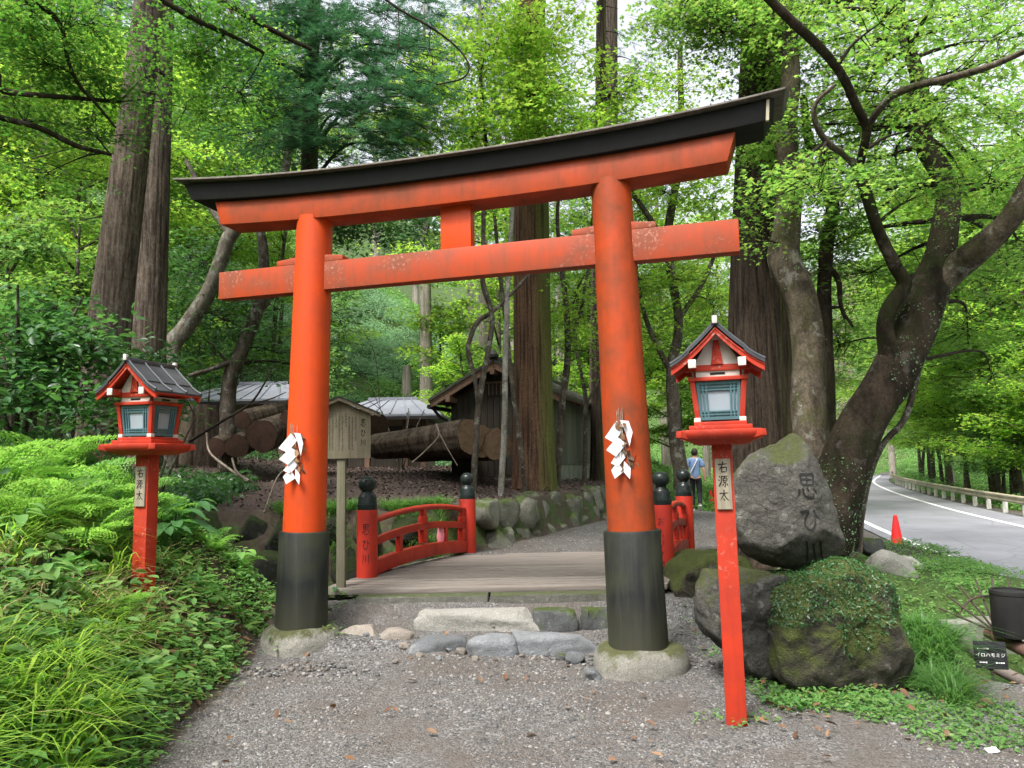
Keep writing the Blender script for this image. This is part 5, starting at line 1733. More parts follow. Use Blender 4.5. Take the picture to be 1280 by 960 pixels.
class Tree:
    def __init__(s, name, label, cat, base, group=None):
        s.base = np.array([float(k) for k in base])
        s.root = thing(name, label, cat, tuple(s.base), 0, group)
        s.pts = []          # limb points for joining twigs
        s.tw = NP()
        s.leaf = NP()
        s.k = 0
    def limb(s, path, mat, n=12, style='maple', per=6, name=None, join=True, cap=False):
        """path rows (x,y,z,r) in world metres"""
        p = smooth_path(path, per)
        q, rr = p[:, :3] - s.base, np.clip(p[:, 3], .002, None)
        V, F = tube_np(q, rr, n, bark_fn(s.k * 7 + int(abs(s.base[0]) * 31) + 1, style) if n > 7 else None)
        nm = name or ('trunk' if s.k == 0 else 'limb')
        s.k += 1
        o = link(nm, npmesh(nm, V, F, True), M[mat], s.root)
        if join: s.pts.append(np.hstack([q, rr[:, None]]))
        return o
    def clumps(s, specs, r, kind, size, n, spray_r, droop=.25, tilt=.45, flat=.55, twig_r=.006, branch=True, lo=.0, thick=.10):
        """specs rows: centre xyz (world), radii xyz, number of sprays"""
        A = np.vstack(s.pts) if s.pts else None
        allC = []
        for (c, rad_, m) in specs:
            c = np.asarray([float(k) for k in c]) - s.base
            rad_ = np.asarray(rad_, float)
            m = max(int(m), 1)
            u = r.normal(size=(m, 3))
            u /= np.linalg.norm(u, axis=1)[:, None]
            u *= (r.uniform(lo, 1, m) ** .45)[:, None]
            C = c + u * rad_
            allC.append(C)
            if A is not None and branch:
                d = np.linalg.norm(A[:, :3] - c, axis=1) + .35 * np.clip(A[:, 2] - c[2], 0, 9)
                i = int(np.argmin(d))
                a = A[i, :3]
                L = np.linalg.norm(c - a)
                if L > .15:
                    mid = a + (c - a) * .5 + np.array([r.normal(0, .06), r.normal(0, .06), .07]) * L
                    hd = np.array([c[0] - a[0], c[1] - a[1], .05 * L])
                    hd /= np.linalg.norm(hd) + 1e-6
                    bp = smooth_path([a, mid, c], 7)
                    r0 = min(A[i, 3] * .55, .012 + .012 * L)
                    V, F = tube_np(bp, np.linspace(max(r0, .008), .005, len(bp)), 6)
                    s.tw.add(V, F)
                else:
                    bp = np.array([a, c])
                j = np.argmin(np.linalg.norm(bp[None] - C[:, None], axis=2), axis=1)
                s.tw.add(*sticks(bp[j], C, twig_r, twig_r * .4, r.normal(0, .03, C.shape)))
        C = np.vstack(allC)
        R = spray_r * r.uniform(.6, 1.3, len(C))
        # side twigs of every spray
        q = 3
        th = r.uniform(0, 6.3, (len(C), q))
        E_ = C[:, None] + np.stack([np.cos(th), np.sin(th), -.12 + 0 * th], -1) * (R * .8)[:, None, None]
        s.tw.add(*sticks(np.repeat(C, q, 0), E_.reshape(-1, 3), twig_r * .5, twig_r * .25))
        s.leaf.add(*spray_leaves(C, R, n, r, size, kind, droop, tilt, thick))
    def fronds(s, specs, r, size, n=9, spread=.5, kind='frond', branch=True):
        """drooping conifer boughs: every clump holds m boughs with fronds along them"""
        A = np.vstack(s.pts) if s.pts else None
        for (c, rad_, m) in specs:
            c = np.asarray([float(k) for k in c]) - s.base
            rad_ = np.asarray(rad_, float)
            u = r.normal(size=(m, 3))
            u /= np.linalg.norm(u, axis=1)[:, None]
            C = c + u * (r.uniform(0, 1, m) ** .4)[:, None] * rad_
            az = r.uniform(0, 2 * PI, m)
            if A is not None and branch:
                i = int(np.argmin(np.linalg.norm(A[:, :3] - c, axis=1)))
                a = A[i, :3]
                bp = smooth_path([a, a + (c - a) * .5 + np.array([0, 0, .15 * np.linalg.norm(c - a)]), c], 5)
                V, F = tube_np(bp, np.linspace(min(A[i, 3] * .4, .035), .008, len(bp)), 6)
                s.tw.add(V, F)
                out = c - a
                az = math.atan2(out[1], out[0]) + r.normal(0, .9, m)
            L = spread * r.uniform(.6, 1.3, m)
            t = np.linspace(0, 1, n)[None]
            X = C[:, 0:1] + np.cos(az)[:, None] * L[:, None] * t
            Y = C[:, 1:2] + np.sin(az)[:, None] * L[:, None] * t
            Z = C[:, 2:3] - L[:, None] * .45 * t ** 1.8
            s.tw.add(*sticks(np.stack([X[:, 0], Y[:, 0], Z[:, 0]], 1), np.stack([X[:, -1], Y[:, -1], Z[:, -1]], 1), .007, .003, np.array([0, 0, .03])))
            P = np.stack([X, Y, Z], -1).reshape(-1, 3) + r.normal(0, .02, (m * n, 3))
            sgn = np.where(np.arange(n) % 2 == 0, 1, -1)[None] * np.ones((m, 1))
            ta = (az[:, None] + sgn * r.uniform(.4, 1.0, (m, n))).ravel()
            T = np.stack([np.cos(ta), np.sin(ta), r.normal(-.45, .25, m * n)], 1)
            N = np.stack([r.normal(0, .35, m * n), r.normal(0, .35, m * n), np.ones(m * n)], 1)
            s.leaf.add(*leaf_cloud(P, N, T, size * r.uniform(.6, 1.3, m * n), kind))
    def done(s, leafmat, twigmat='twig', crown='crown'):
        if s.leaf.n: s.leaf.build(crown, M[leafmat], s.root)
        if s.tw.n: s.tw.build('twigs', M[twigmat], s.root)['kind'] = 'stuff'
        return s.root
def W(u, v, Y, wpx=0):
    q = at(u, v, Y)
    return (q.x, q.y, q.z, wpx / 2 * Y / 961)
def CL(u, v, Y, ru, rv, ry, m):
    q = at(u, v, Y)
    k = Y / 961
    return ((q.x, q.y, q.z), (ru * k, ry, rv * k), m)

# --- tall cedars -------------------------------------------------------------
def cedar(name, label, rows, mat, leaf_specs=None, seed=1, n=110, extra=9.0, group=None, flare=.0):
    rows = [W(*q) for q in rows]
    x, y, z, r0 = rows[0]
    zb = hz(x, y) - .15
    d = np.array(rows[1][:3]) - np.array(rows[0][:3])
    k = (zb - z) / d[2]
    foot = np.array(rows[0][:3]) + d * k
    path = [(foot[0], foot[1], zb, r0 * (1.12 + flare)), (foot[0] + d[0] * .06, foot[1], zb + .35, r0 * (1.04 + flare * .35))] + ([rows[0]] if z - zb > .7 else []) + rows[1:]
    a, b = np.array(path[-2]), np.array(path[-1])
    dz = b[2] - a[2]
    e = b + (b - a) / dz * extra
    e[3] = max(b[3] * .55, .05)
    t = Tree(name, label, 'tree', (foot[0], foot[1], zb + .15), group)
    t.limb(path + [tuple(e)], mat, n, 'cedar', 9)
    r = rs(seed)
    top = e[2]
    # unseen crown above the frame, widened to shade the ground; lower dead stubs
    sp = []
    for q in range(26):
        zz = top - q * .17 * extra / 6
        az = q * 2.4
        d_ = .5 + .13 * q * extra / 8
        sp.append(((e[0] + math.cos(az) * d_, e[1] + math.sin(az) * d_, zz - .1 * d_), (.55 + .03 * q, .55 + .03 * q, .35), 9))
    t.fronds(sp, r, .40, 8, .9)
    if leaf_specs: t.fronds([CL(*q) for q in leaf_specs], r, .22, 9, .5)
    for q in range(7):
        A = t.pts[0]
        i = int(r.integers(len(A) // 2, len(A)))
        az = r.uniform(0, 6.3)
        L = r.uniform(.3, .9)
        p = A[i, :3]
        t.tw.add(*tube_np(smooth_path([p, p + np.array([math.cos(az) * L * .5, math.sin(az) * L * .5, -.02]), p + np.array([math.cos(az) * L, math.sin(az) * L, -.18 * L])], 4), np.linspace(.016, .005, 9), 5))
    t.done('leaf_conifer')
    return t
cedar('cedar_tree', 'big straight cedar with grey-brown bark behind the left lantern, in front of its twin', [(131, 500, 9.6, 56), (138, 400, 9.6, 50), (163, 200, 9.6, 42), (187, 0, 9.6, 36), (199, -110, 9.6, 33)], 'bark_cedar', seed=1)
cedar('cedar_tree', 'second tall cedar with reddish streak, half hidden behind the big left cedar', [(181, 500, 11.2, 46), (185, 400, 11.2, 43), (194, 200, 11.2, 36), (203, 0, 11.2, 30), (209, -110, 11.2, 28)], 'bark_cedar', seed=2)
cedar('cedar_tree', 'green-streaked straight cedar standing between the gate pillars before the shed', [(668, 590, 14.6, 50), (666, 450, 14.6, 47), (664, 250, 14.6, 45), (662, 0, 14.6, 40), (660, -120, 14.6, 36)], 'bark_cedar_green', seed=3, flare=.22)
cedar('cedar_tree', 'massive dark fluted cedar behind the right lantern and carved boulder', [(957, 560, 9.3, 92), (955, 400, 9.3, 86), (958, 200, 9.3, 76), (962, 0, 9.3, 66), (964, -110, 9.3, 60)], 'bark_cedar_dark', seed=4, n=170, flare=.55)
cedar('cedar_tree', 'dark narrow cedar trunk seen just left of the right gate pillar behind the shed', [(747, 560, 19, 18), (748, 400, 19, 16), (750, 200, 19, 14), (752, -60, 19, 12)], 'bark_cedar_dark', seed=5, n=24)
cedar('cedar_tree', 'conifer trunk showing against the white sky above the gate', [(756, 420, 22, 36), (758, 200, 22, 30), (760, 60, 22, 25), (761, -80, 22, 22)], 'bark_cedar', [(790, 75, 22, 60, 40, 1.2, 22), (715, 150, 22, 50, 40, 1.2, 14), (800, 160, 22, 60, 30, 1.2, 16)], seed=6, n=24)
cedar('cedar_tree', 'reddish far trunk half veiled by bright maple leaves above the gate centre', [(664, 420, 25, 30), (664, 200, 25, 26), (665, 60, 25, 22), (665, -80, 25, 20)], 'bark_cedar', seed=8, n=24)

# mossy root flare of the massive cedar
r = rs(77)
rt = outline_rock('moss_mound', [(842, 745), (862, 700), (880, 690), (905, 692), (925, 700), (930, 745), (900, 760), (860, 765)], 7.4, .5, 1.2, 71, 'rock_mossy', .12, n=48, m=24)
tag(rt, 'low moss-covered hump between the bridge end and the base boulder', 'mound')

# --- slim stems on the terrace ------------------------------------------------
def slim(label, rows_list, mat, clumps, seed, leaf='leaf_bright', kind='maple3', size=.075, Y=14, name='young_tree', group='slim young trees before the shed', n=26, sr=.42, deep=True):
    t0 = [W(*q) for q in rows_list[0]]
    x, y = t0[0][0], t0[0][1]
    zb = hz(x, y)
    b = (x, y, zb - .1, t0[0][3] * 1.15)
    t = Tree(name, label, 'tree', (x, y, zb), group)
    t.limb([b] + t0, mat, 10, 'maple', 6)
    for q in rows_list[1:]:
        t.limb([W(*k) for k in q], mat, 8, 'maple', 6)
    if clumps: t.clumps([CL(*q) for q in clumps], rs(seed), kind, size, n, sr, droop=.35)
    t.done(leaf)
    return t
Yb = 12.6
slim('slim forked grey stem nearest the notice board side, before the shed', [[(592, 612, Yb, 8), (593, 586, Yb, 8), (598, 509, Yb, 7.5), (603, 477, Yb, 7), (610, 440, Yb, 6.5), (615, 395, Yb, 6.5), (604, 352, Yb, 7), (604, 300, Yb, 6), (605, 250, Yb, 6), (608, 190, Yb, 5), (600, 90, Yb, 4)],
   [(598, 509, Yb, 6), (594, 475, Yb, 6), (585, 440, Yb, 6), (587, 425, Yb, 6), (597, 402, Yb, 6), (620, 386, Yb, 5), (662, 342, Yb, 4), (690, 300, Yb, 3)]], 'bark_young',
   [(560, 110, 12.2, 70, 60, 1.0, 71), (620, 60, 12.8, 80, 60, 1.1, 78), (520, 160, 12.4, 50, 30, .8, 37), (600, 160, 12.2, 60, 30, .8, 44)], 101)
slim('slim white-lichened stem in the middle of the young trees', [[(626, 616, Yb, 8), (629, 565, Yb, 8), (631, 502, Yb, 7.5), (632, 440, Yb, 7), (635, 345, Yb, 6.5), (640, 270, Yb, 6), (646, 190, Yb, 5), (652, 60, Yb, 4)]], 'bark_lichen',
   [(665, 40, 12.0, 50, 40, .6, 44), (668, 120, 12.0, 50, 40, .6, 40), (660, 120, 12.8, 70, 50, 1.0, 68), (690, 50, 13.2, 70, 60, 1.0, 61), (690, 170, 12.6, 60, 30, .8, 44)], 102)
slim('leaning slim stem touching the mossy cedar in front of the shed', [[(656, 612, 13.7, 7), (652, 569, 13.7, 7), (646, 523, 13.7, 6.5), (640, 481, 13.7, 6), (634, 420, 13.7, 5), (626, 350, 13.7, 5), (618, 270, 13.7, 4)]], 'bark_young',
   [(560, 300, 13.2, 40, 20, .5, 12)], 103)
slim('dark bending slim stem just right of the mossy cedar', [[(696, 607, 15.2, 10), (699, 565, 15.2, 9), (703, 502, 15.2, 8.5), (710, 440, 15.2, 8), (707, 375, 15.2, 7), (700, 320, 15.2, 6), (698, 250, 15.2, 5), (720, 150, 15.2, 4)], [(711, 430, 15.2, 5), (726, 388, 15.2, 4.5), (734, 345, 15.2, 4), (748, 290, 15.2, 3)]], 'bark_young',
   [(760, 120, 13, 70, 50, 1.0, 58), (740, 180, 12.6, 60, 30, .8, 41), (720, 370, 14.6, 36, 60, .8, 27), (735, 440, 15, 24, 40, .6, 15)], 104)
slim('thinnest slim stem beside the shed corner near the right gate pillar', [[(730, 612, 17.0, 6), (731, 580, 17.0, 6), (732, 502, 17.0, 6), (727, 470, 17.0, 5), (720, 430, 17.0, 4.5), (716, 370, 17.0, 4)], [(732, 505, 17.0, 4.5), (748, 478, 17.0, 4), (758, 440, 17.0, 3)]], 'bark_young', [(830, 180, 14, 60, 30, .8, 24)], 105)

# leaning dark broadleaf trees behind the left pillar
slim('crooked grey trunk leaning right behind the left end of the gate beam', [[(212, 450, 13.0, 22), (232, 410, 13.0, 21), (256, 372, 13.0, 20), (275, 330, 13.0, 19), (288, 295, 13.0, 19), (310, 272, 13.0, 16), (345, 258, 13.0, 13), (360, 190, 13.0, 10), (372, 120, 13.0, 7)], [(290, 295, 13, 12), (262, 255, 13, 9), (232, 200, 13, 5)], [(345, 258, 13, 9), (395, 245, 13.3, 7), (450, 235, 13.6, 4)]], 'bark_grey',
   [(330, 180, 13.3, 90, 50, 1.0, 52), (250, 330, 13.6, 50, 50, .9, 34), (420, 270, 13.4, 60, 30, .7, 36), (280, 400, 13.8, 60, 40, .8, 34), (470, 290, 13.6, 60, 20, .6, 23), (520, 275, 14, 30, 22, .5, 16)], 106, 'leaf_dark', 'oval', .10, 13, 'broadleaf_tree', 'leaning broadleaf trees behind the left pillar', 30, .42)
slim('dark trunk leaning right close to the left pillar above the log heap', [[(286, 480, 13.6, 20), (297, 450, 13.6, 19), (316, 405, 13.6, 17), (326, 370, 13.6, 15), (330, 320, 13.6, 12), (322, 270, 13.6, 9)], [(320, 395, 13.6, 9), (345, 365, 13.7, 8), (378, 350, 13.8, 6), (420, 330, 14, 4)], [(296, 450, 13.6, 8), (262, 462, 13.3, 6), (235, 470, 13.0, 5)]], 'bark_young',
   [(425, 400, 14.4, 24, 50, .7, 14), (345, 440, 14.2, 50, 40, .8, 34), (425, 470, 14.6, 24, 24, .6, 8), (330, 360, 14.4, 50, 40, .8, 26), (240, 420, 14.4, 40, 50, .8, 23)], 107, 'leaf_dark', 'oval', .09, 13, 'broadleaf_tree', 'leaning broadleaf trees behind the left pillar', 30, .40)

# --- the maples on the right -------------------------------------------------------
rB = 7.3
mp = Tree('maple_tree', 'mossy maple with thick leaning forked trunk beside the road', 'tree', (onz(1040, 640, .1).x * 0 + at(1042, 640, rB).x, rB, hz(at(1042, 640, rB).x, rB)))
mp.limb([W(1020, 680, rB, 80), W(1040, 630, rB, 64), W(1062, 570, rB, 56), (*at(1090, 510, rB),) + (50 / 2 * rB / 961,), W(1122, 450, rB, 50), W(1148, 395, rB, 50), W(1170, 345, rB, 45), W(1178, 305, rB + .05, 34), W(1184, 250, rB + .1, 29), W(1174, 212, rB + .1, 27), W(1154, 175, rB + .15, 24), W(1150, 110, rB + .2, 20), W(1130, 40, rB + .2, 16), W(1110, -60, rB + .2, 11)], 'bark_maple_dark', 30, 'maple', 7)
trunkB = mp.root.children[0]
mp.limb([W(1156, 380, rB, 34), W(1190, 338, rB - .1, 36), W(1225, 310, rB - .3, 34), W(1258, 280, rB - .5, 28), W(1285, 240, rB - .7, 26), W(1320, 170, rB - .9, 17), W(1350, 100, rB - 1.0, 12), W(1365, 30, rB - 1.0, 8), W(1390, -60, rB - 1.0, 4)], 'bark_maple', 20, 'maple', 7)
mp.limb([W(1126, 482, rB + .02, 34), W(1114, 450, rB - .03, 28), W(1106, 410, rB - .1, 22), W(1112, 385, rB - .17, 21), W(1131, 355, rB - .24, 19), W(1118, 330, rB - .3, 17), W(1098, 290, rB - .4, 15), W(1078, 230, rB - .6, 15), W(1072, 208, rB - .7, 14)], 'bark_maple_dark', 16, 'maple', 6)
mp.limb([W(1073, 210, rB - .7, 12), W(1055, 193, rB - .8, 10), W(1036, 180, rB - .9, 9), W(1021, 158, rB - 1, 8), W(1019, 130, rB - 1.1, 6), W(1045, 105, rB - 1.2, 5)], 'bark_maple', 10, 'maple', 5)
mp.limb([W(1073, 210, rB - .7, 12), W(1082, 175, rB - .9, 12), W(1083, 158, rB - .95, 12), W(1070, 130, rB - 1.1, 12), W(1050, 90, rB - 1.3, 12), W(1020, 55, rB - 1.6, 12), W(985, 22, rB - 1.9, 12), W(950, -12, rB - 2.1, 11), W(900, -60, rB - 2.4, 9), W(850, -110, rB - 2.5, 5), W(800, -150, rB - 2.5, 3)], 'bark_maple_dark', 12, 'maple', 6)
mp.limb([W(1083, 160, rB - .95, 10), W(1098, 138, rB - 1.1, 10), W(1118, 118, rB - 1.3, 10), W(1150, 106, rB - 1.6, 10), W(1185, 98, rB - 1.9, 10), W(1240, 82, rB - 2.2, 9), W(1300, 55, rB - 2.5, 8)], 'bark_maple', 12, 'maple', 6)
mp.limb([W(1120, 470, rB + .1, 9), W(1150, 450, rB + .1, 9), W(1132, 520, rB + .1, 8), W(1104, 555, rB + .1, 8), W(1086, 600, rB + .1, 8), W(1076, 650, rB + .1, 9), W(1073, 690, rB + .1, 10)][1:], 'bark_young', 10, 'maple', 6, name='sucker_stem')
r = rs(201)
LAYERS = []
for k in range(68):
    u, v = r.uniform(985, 1310), r.uniform(-40, 250)
    if 36 < k <= 48: v = r.uniform(150, 330)
    if k > 48: u, v = r.uniform(850, 1000), r.uniform(-40, 45)
    LAYERS.append((u, v, (r.uniform(8.6, 11) if 36 < k <= 48 else r.uniform(5.6, 8.8)) if u > 1000 else r.uniform(7.4, 9), r.uniform(60, 110), r.uniform(8, 18), r.uniform(.6, 1.0), 15))
mp.clumps([CL(*q) for q in [
  (1060, 260, 8.2, 60, 40, .8, 30), (1250, 230, 7.4, 50, 30, .8, 24), (1090, 340, 8.8, 70, 50, .9, 36), (1180, 330, 9.0, 90, 40, .9, 36), (1210, 410, 8.4, 60, 40, .8, 30), (1240, 470, 9.0, 50, 24, .8, 10), (1260, 330, 9.5, 50, 60, .9, 30), (1050, 430, 9.4, 50, 60, .8, 26), (1130, 400, 10, 40, 40, .8, 20)] + LAYERS], r, 'maple', .038, 46, .30, droop=.35)
mp.done('leaf_maple')
rA = 7.9
m2 = Tree('maple_tree', 'grey twisting maple stem with lichen patches in front of the massive cedar', 'tree', (at(1020, 620, rA).x, rA, hz(at(1020, 620, rA).x, rA)))
m2.limb([W(1022, 640, rA, 60), W(1016, 570, rA, 48), W(1012, 480, rA, 42), W(1008, 410, rA, 38), W(996, 360, rA, 38), W(980, 322, rA, 38), W(982, 285, rA, 32), W(988, 225, rA, 29), W(983, 165, rA, 26), W(988, 100, rA, 24), W(985, 40, rA, 20), W(978, -40, rA, 15)], 'bark_maple', 26, 'maple', 8)
m2.clumps([CL(*q) for q in [(960, 60, 8.2, 70, 50, .8, 26), (1000, 200, 8.6, 50, 40, .6, 12), (940, 180, 8.0, 40, 14, .3, 7), (925, 285, 8.6, 26, 10, .3, 3), (960, 300, 7.6, 16, 14, .2, 2)]], rs(202), 'maple', .037, 42, .28, droop=.35)
m2.done('leaf_maple')
trunkA = [o for o in m2.root.children if o.name.startswith('trunk')][0]
m3 = Tree('maple_tree', 'thin knotty dark stem between the twisting maple and the leaning one', 'tree', (at(1036, 600, 8.8).x, 8.8, hz(at(1036, 600, 8.8).x, 8.8)))
m3.limb([W(1034, 640, 8.8, 26), W(1034, 520, 8.8, 20), W(1031, 400, 8.8, 18), W(1033, 310, 8.8, 18), W(1040, 262, 8.8, 18), W(1030, 222, 8.8, 19), W(1034, 196, 8.8, 16), W(1012, 178, 8.8, 12), W(1004, 120, 8.8, 9)], 'bark_maple_dark', 16, 'maple', 7)
m3.limb([W(1032, 330, 8.8, 8), W(1048, 350, 8.7, 7), W(1052, 385, 8.7, 5), W(1066, 408, 8.6, 3)], 'bark_maple_dark', 8, 'maple', 5)
m3.clumps([CL(*q) for q in [(1050, 310, 9.4, 50, 60, .7, 18), (1055, 400, 9.8, 40, 60, .7, 14)]], rs(203), 'maple', .038, 40, .30, droop=.35)
m3.done('leaf_maple')

# small pale leaves of a creeper on trunks and boulder
def creeper(name, label, objs, n, size, seed, mat='leaf_pale', zmax=None, flt=None):
    r = rs(seed)
    s = NP()
    for (o, k) in objs:
        Mx = o.matrix_world if o.parent is None else Matrix.Translation(o.parent.location)
        if o.parent is None: Mx = Matrix.Translation(o.location)
        P, N = sample_mesh(o.data, k, r, Mx)
        keep = fbm(P[:, 0] * 3 + P[:, 1], P[:, 2] * 3, seed, 3, 1.2) > -.12
        if flt is not None: keep &= flt(P, N)
        P, N = P[keep], N[keep]
        T = np.stack([r.normal(0, 1, len(P)), r.normal(0, 1, len(P)), r.normal(-.6, .6, len(P))], 1)
        s.add(*leaf_cloud(P + N * .012, N + r.normal(0, .45, N.shape), T, size * r.uniform(.6, 1.4, len(P)), 'broad'))
    o = s.build(name, M[mat])
    return tag(o, label, 'creeper', None, 'stuff')
creeper('creeper', 'pale tiny leaves of a creeper dotted over the maple trunks', [(trunkB, 2600), (trunkA, 700)], 0, .020, 5, 'leaf_pale', flt=lambda P, N: (P[:, 2] < 4.2))
creeper('boulder_creeper', 'small round leaves creeping over the big mossy boulder', [(br, 15000)], 0, .021, 6, 'leaf_dark', flt=lambda P, N: (N[:, 2] * .5 + P[:, 2] * .7 + .45 * fbm(P[:, 0] * 2 + P[:, 1], P[:, 2] * 2, 3, 3, 1.5) + .35 * (P[:, 0] - 2.6) > -.10))
creeper('monument_creeper', 'small leaves creeping up the side of the carved boulder', [(mono, 2600)], 0, .022, 7, 'leaf_under', flt=lambda P, N: (P[:, 0] > 2.28 + .2 * (P[:, 2] - .9)))

# --- overhanging trees on the left -----------------------------------------------------
lt = Tree('maple_tree', 'dim maple whose thin dark boughs hang into the top left of the view', 'tree', (-7.2, 6.6, hz(-7.2, 6.6)))
lt.limb([(-7.2, 6.6, hz(-7.2, 6.6) - .1, .22), (-7.1, 6.6, 3.0, .18), (-7.0, 6.7, 4.6, .15), (-7.1, 6.9, 6.2, .11), (-7, 7, 8, .06)], 'bark_maple_dark', 16, 'maple', 6)
lt.limb([(-7.05, 6.6, 3.4, .06), W(-40, 95, 7.0, 10), W(0, 112, 7.2, 9), W(25, 117, 7.3, 8), W(60, 120, 7.6, 7), W(150, 127, 8.6, 5)], 'bark_maple_dark', 8, 'maple', 5)
lt.limb([(-7.1, 6.6, 2.8, .06), W(-60, 130, 7.2, 9), W(0, 147, 7.4, 8), W(50, 160, 7.6, 8), W(95, 182, 7.9, 7), W(138, 193, 8.3, 5)], 'bark_maple_dark', 8, 'maple', 5)
lt.limb([(-7.0, 6.7, 4.2, .06), W(-30, 0, 7.0, 9), W(40, 4, 7.2, 8), W(75, 30, 7.4, 6), W(85, 75, 7.6, 5), W(98, 105, 7.8, 5), W(120, 130, 7.9, 4), W(145, 160, 8.1, 3)], 'bark_maple_dark', 8, 'maple', 5)
lt.limb([(-7.0, 6.8, 5.2, .08), W(100, -60, 7.6, 10), W(207, 2, 8.0, 9), W(245, 25, 8.2, 8), W(290, 45, 8.6, 6), W(330, 66, 9, 4)], 'bark_maple_dark', 8, 'maple', 5)
lt.limb([(-7.0, 6.8, 5.6, .08), W(160, -70, 8.4, 10), W(240, -20, 8.6, 10), W(300, 15, 8.8, 9), W(345, 40, 9.0, 7), W(390, 62, 9.2, 5)], 'bark_maple_dark', 8, 'maple', 5)
lt.clumps([CL(*q) for q in [(30, 30, 7.4, 70, 40, .8, 47), (110, 30, 7.8, 60, 40, .8, 40), (60, 80, 7.8, 70, 30, .8, 36), (120, 100, 8.2, 50, 30, .7, 25), (30, 150, 7.8, 50, 26, .7, 18), (110, 165, 8.4, 50, 20, .7, 16),
  (250, 70, 8.8, 50, 40, .7, 32), (240, 20, 8.4, 40, 30, .6, 22), (300, 30, 8.8, 50, 30, .7, 25), (250, 140, 9.4, 50, 30, .7, 18), (200, 90, 8.8, 30, 60, .4, 14), (60, 215, 8.6, 60, 20, .7, 13), (300, 115, 9.4, 50, 30, .7, 18)]], rs(204), 'maple', .037, 46, .34, droop=.3)
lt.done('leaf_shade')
dk = Tree('fir_tree', 'dark bluish conifer boughs hanging above the left half of the gate beam', 'tree', (-3.1, 11.6, hz(-3.1, 11.6)))
dk.limb([(-3.1, 11.6, hz(-3.1, 11.6) - .2, .17), (-3.1, 11.6, 4, .15), (-3.1, 11.6, 7, .12), (-3.0, 11.6, 11, .06)], 'bark_cedar_dark', 20, 'cedar', 6)
dk.fronds([CL(*q) for q in [(390, 30, 11.0, 30, 50, .3, 30), (392, 110, 11.0, 30, 50, .3, 30), (390, 180, 11.1, 30, 20, .3, 14), (380, 40, 10.6, 60, 40, .8, 65), (440, 70, 10.2, 60, 40, .8, 70), (500, 120, 10.0, 46, 40, .7, 58), (360, 110, 10.8, 60, 40, .8, 58), (430, 140, 10.4, 60, 36, .7, 65), (480, 180, 10.2, 46, 22, .6, 35), (400, 175, 10.8, 70, 24, .7, 50), (320, 80, 11, 40, 50, .7, 32), (450, 15, 10.6, 50, 30, .8, 42), (330, 150, 11.4, 40, 30, .6, 25), (510, 60, 10.4, 24, 30, .5, 18)]], rs(205), .17, 10, .55)
dk.done('leaf_conifer')
dead('hanging_vine', 'bare dark vine looping down from the top of the view before the maple leaves', [(455, -20, 9.2), (500, 12, 9.2), (535, 32, 9.2), (570, 58, 9.3), (586, 82, 9.3), (578, 98, 9.3), (545, 106, 9.3)], .017, .010, 'twig')
dead('hanging_vine', 'thin bare vine end hanging beside the looping vine', [(498, 12, 9.2), (499, 45, 9.2), (496, 70, 9.2), (493, 88, 9.2)], .007, .005, 'twig')
dead('hanging_vine', 'short bare vine strand within the loop of the larger vine', [(538, 34, 9.25), (537, 60, 9.25), (541, 78, 9.25), (534, 92, 9.25)], .007, .005, 'twig')

# --- maple filling the space above the beam, right of centre ------------------------------
ov = Tree('maple_tree', 'bright green maple behind the gate whose boughs spread over the path', 'tree', (3.4, 15.5, hz(3.4, 15.5)))
ov.limb([(3.4, 15.5, hz(3.4, 15.5) - .1, .16), W(840, 480, 15.4, 15), W(848, 400, 15.2, 12), W(835, 300, 15, 11), W(850, 190, 14.8, 9), W(850, 60, 14.6, 7)], 'bark_young', 12, 'maple', 6)
ov.limb([W(836, 310, 15, 8), W(800, 255, 14.6, 6), W(770, 215, 14.2, 4)], 'bark_young', 8, 'maple', 5)
ov.limb([W(848, 400, 15.2, 7), W(880, 350, 15, 6), W(900, 300, 14.8, 4)], 'bark_young', 8, 'maple', 5)
ov.limb([W(842, 470, 15.4, 8), W(815, 420, 15.2, 6), W(800, 370, 15, 5), W(795, 330, 15, 4)], 'bark_young', 8, 'maple', 5)
ov.clumps([CL(*q) for q in [(830, 240, 14.6, 60, 26, .8, 38), (890, 250, 14.6, 30, 26, .8, 22), (840, 350, 15, 50, 36, .9, 42), (890, 380, 15.4, 30, 50, .9, 32), (820, 420, 15.6, 34, 40, .9, 26), (800, 350, 15, 20, 50, .8, 19), (850, 110, 14, 60, 40, .9, 26), (870, 440, 16.4, 40, 26, .8, 16), (900, 210, 14, 30, 20, .6, 13), (720, 400, 16, 24, 50, .7, 19)]], rs(206), 'maple3', .075, 28, .42, droop=.35)
ov.done('leaf_bright')
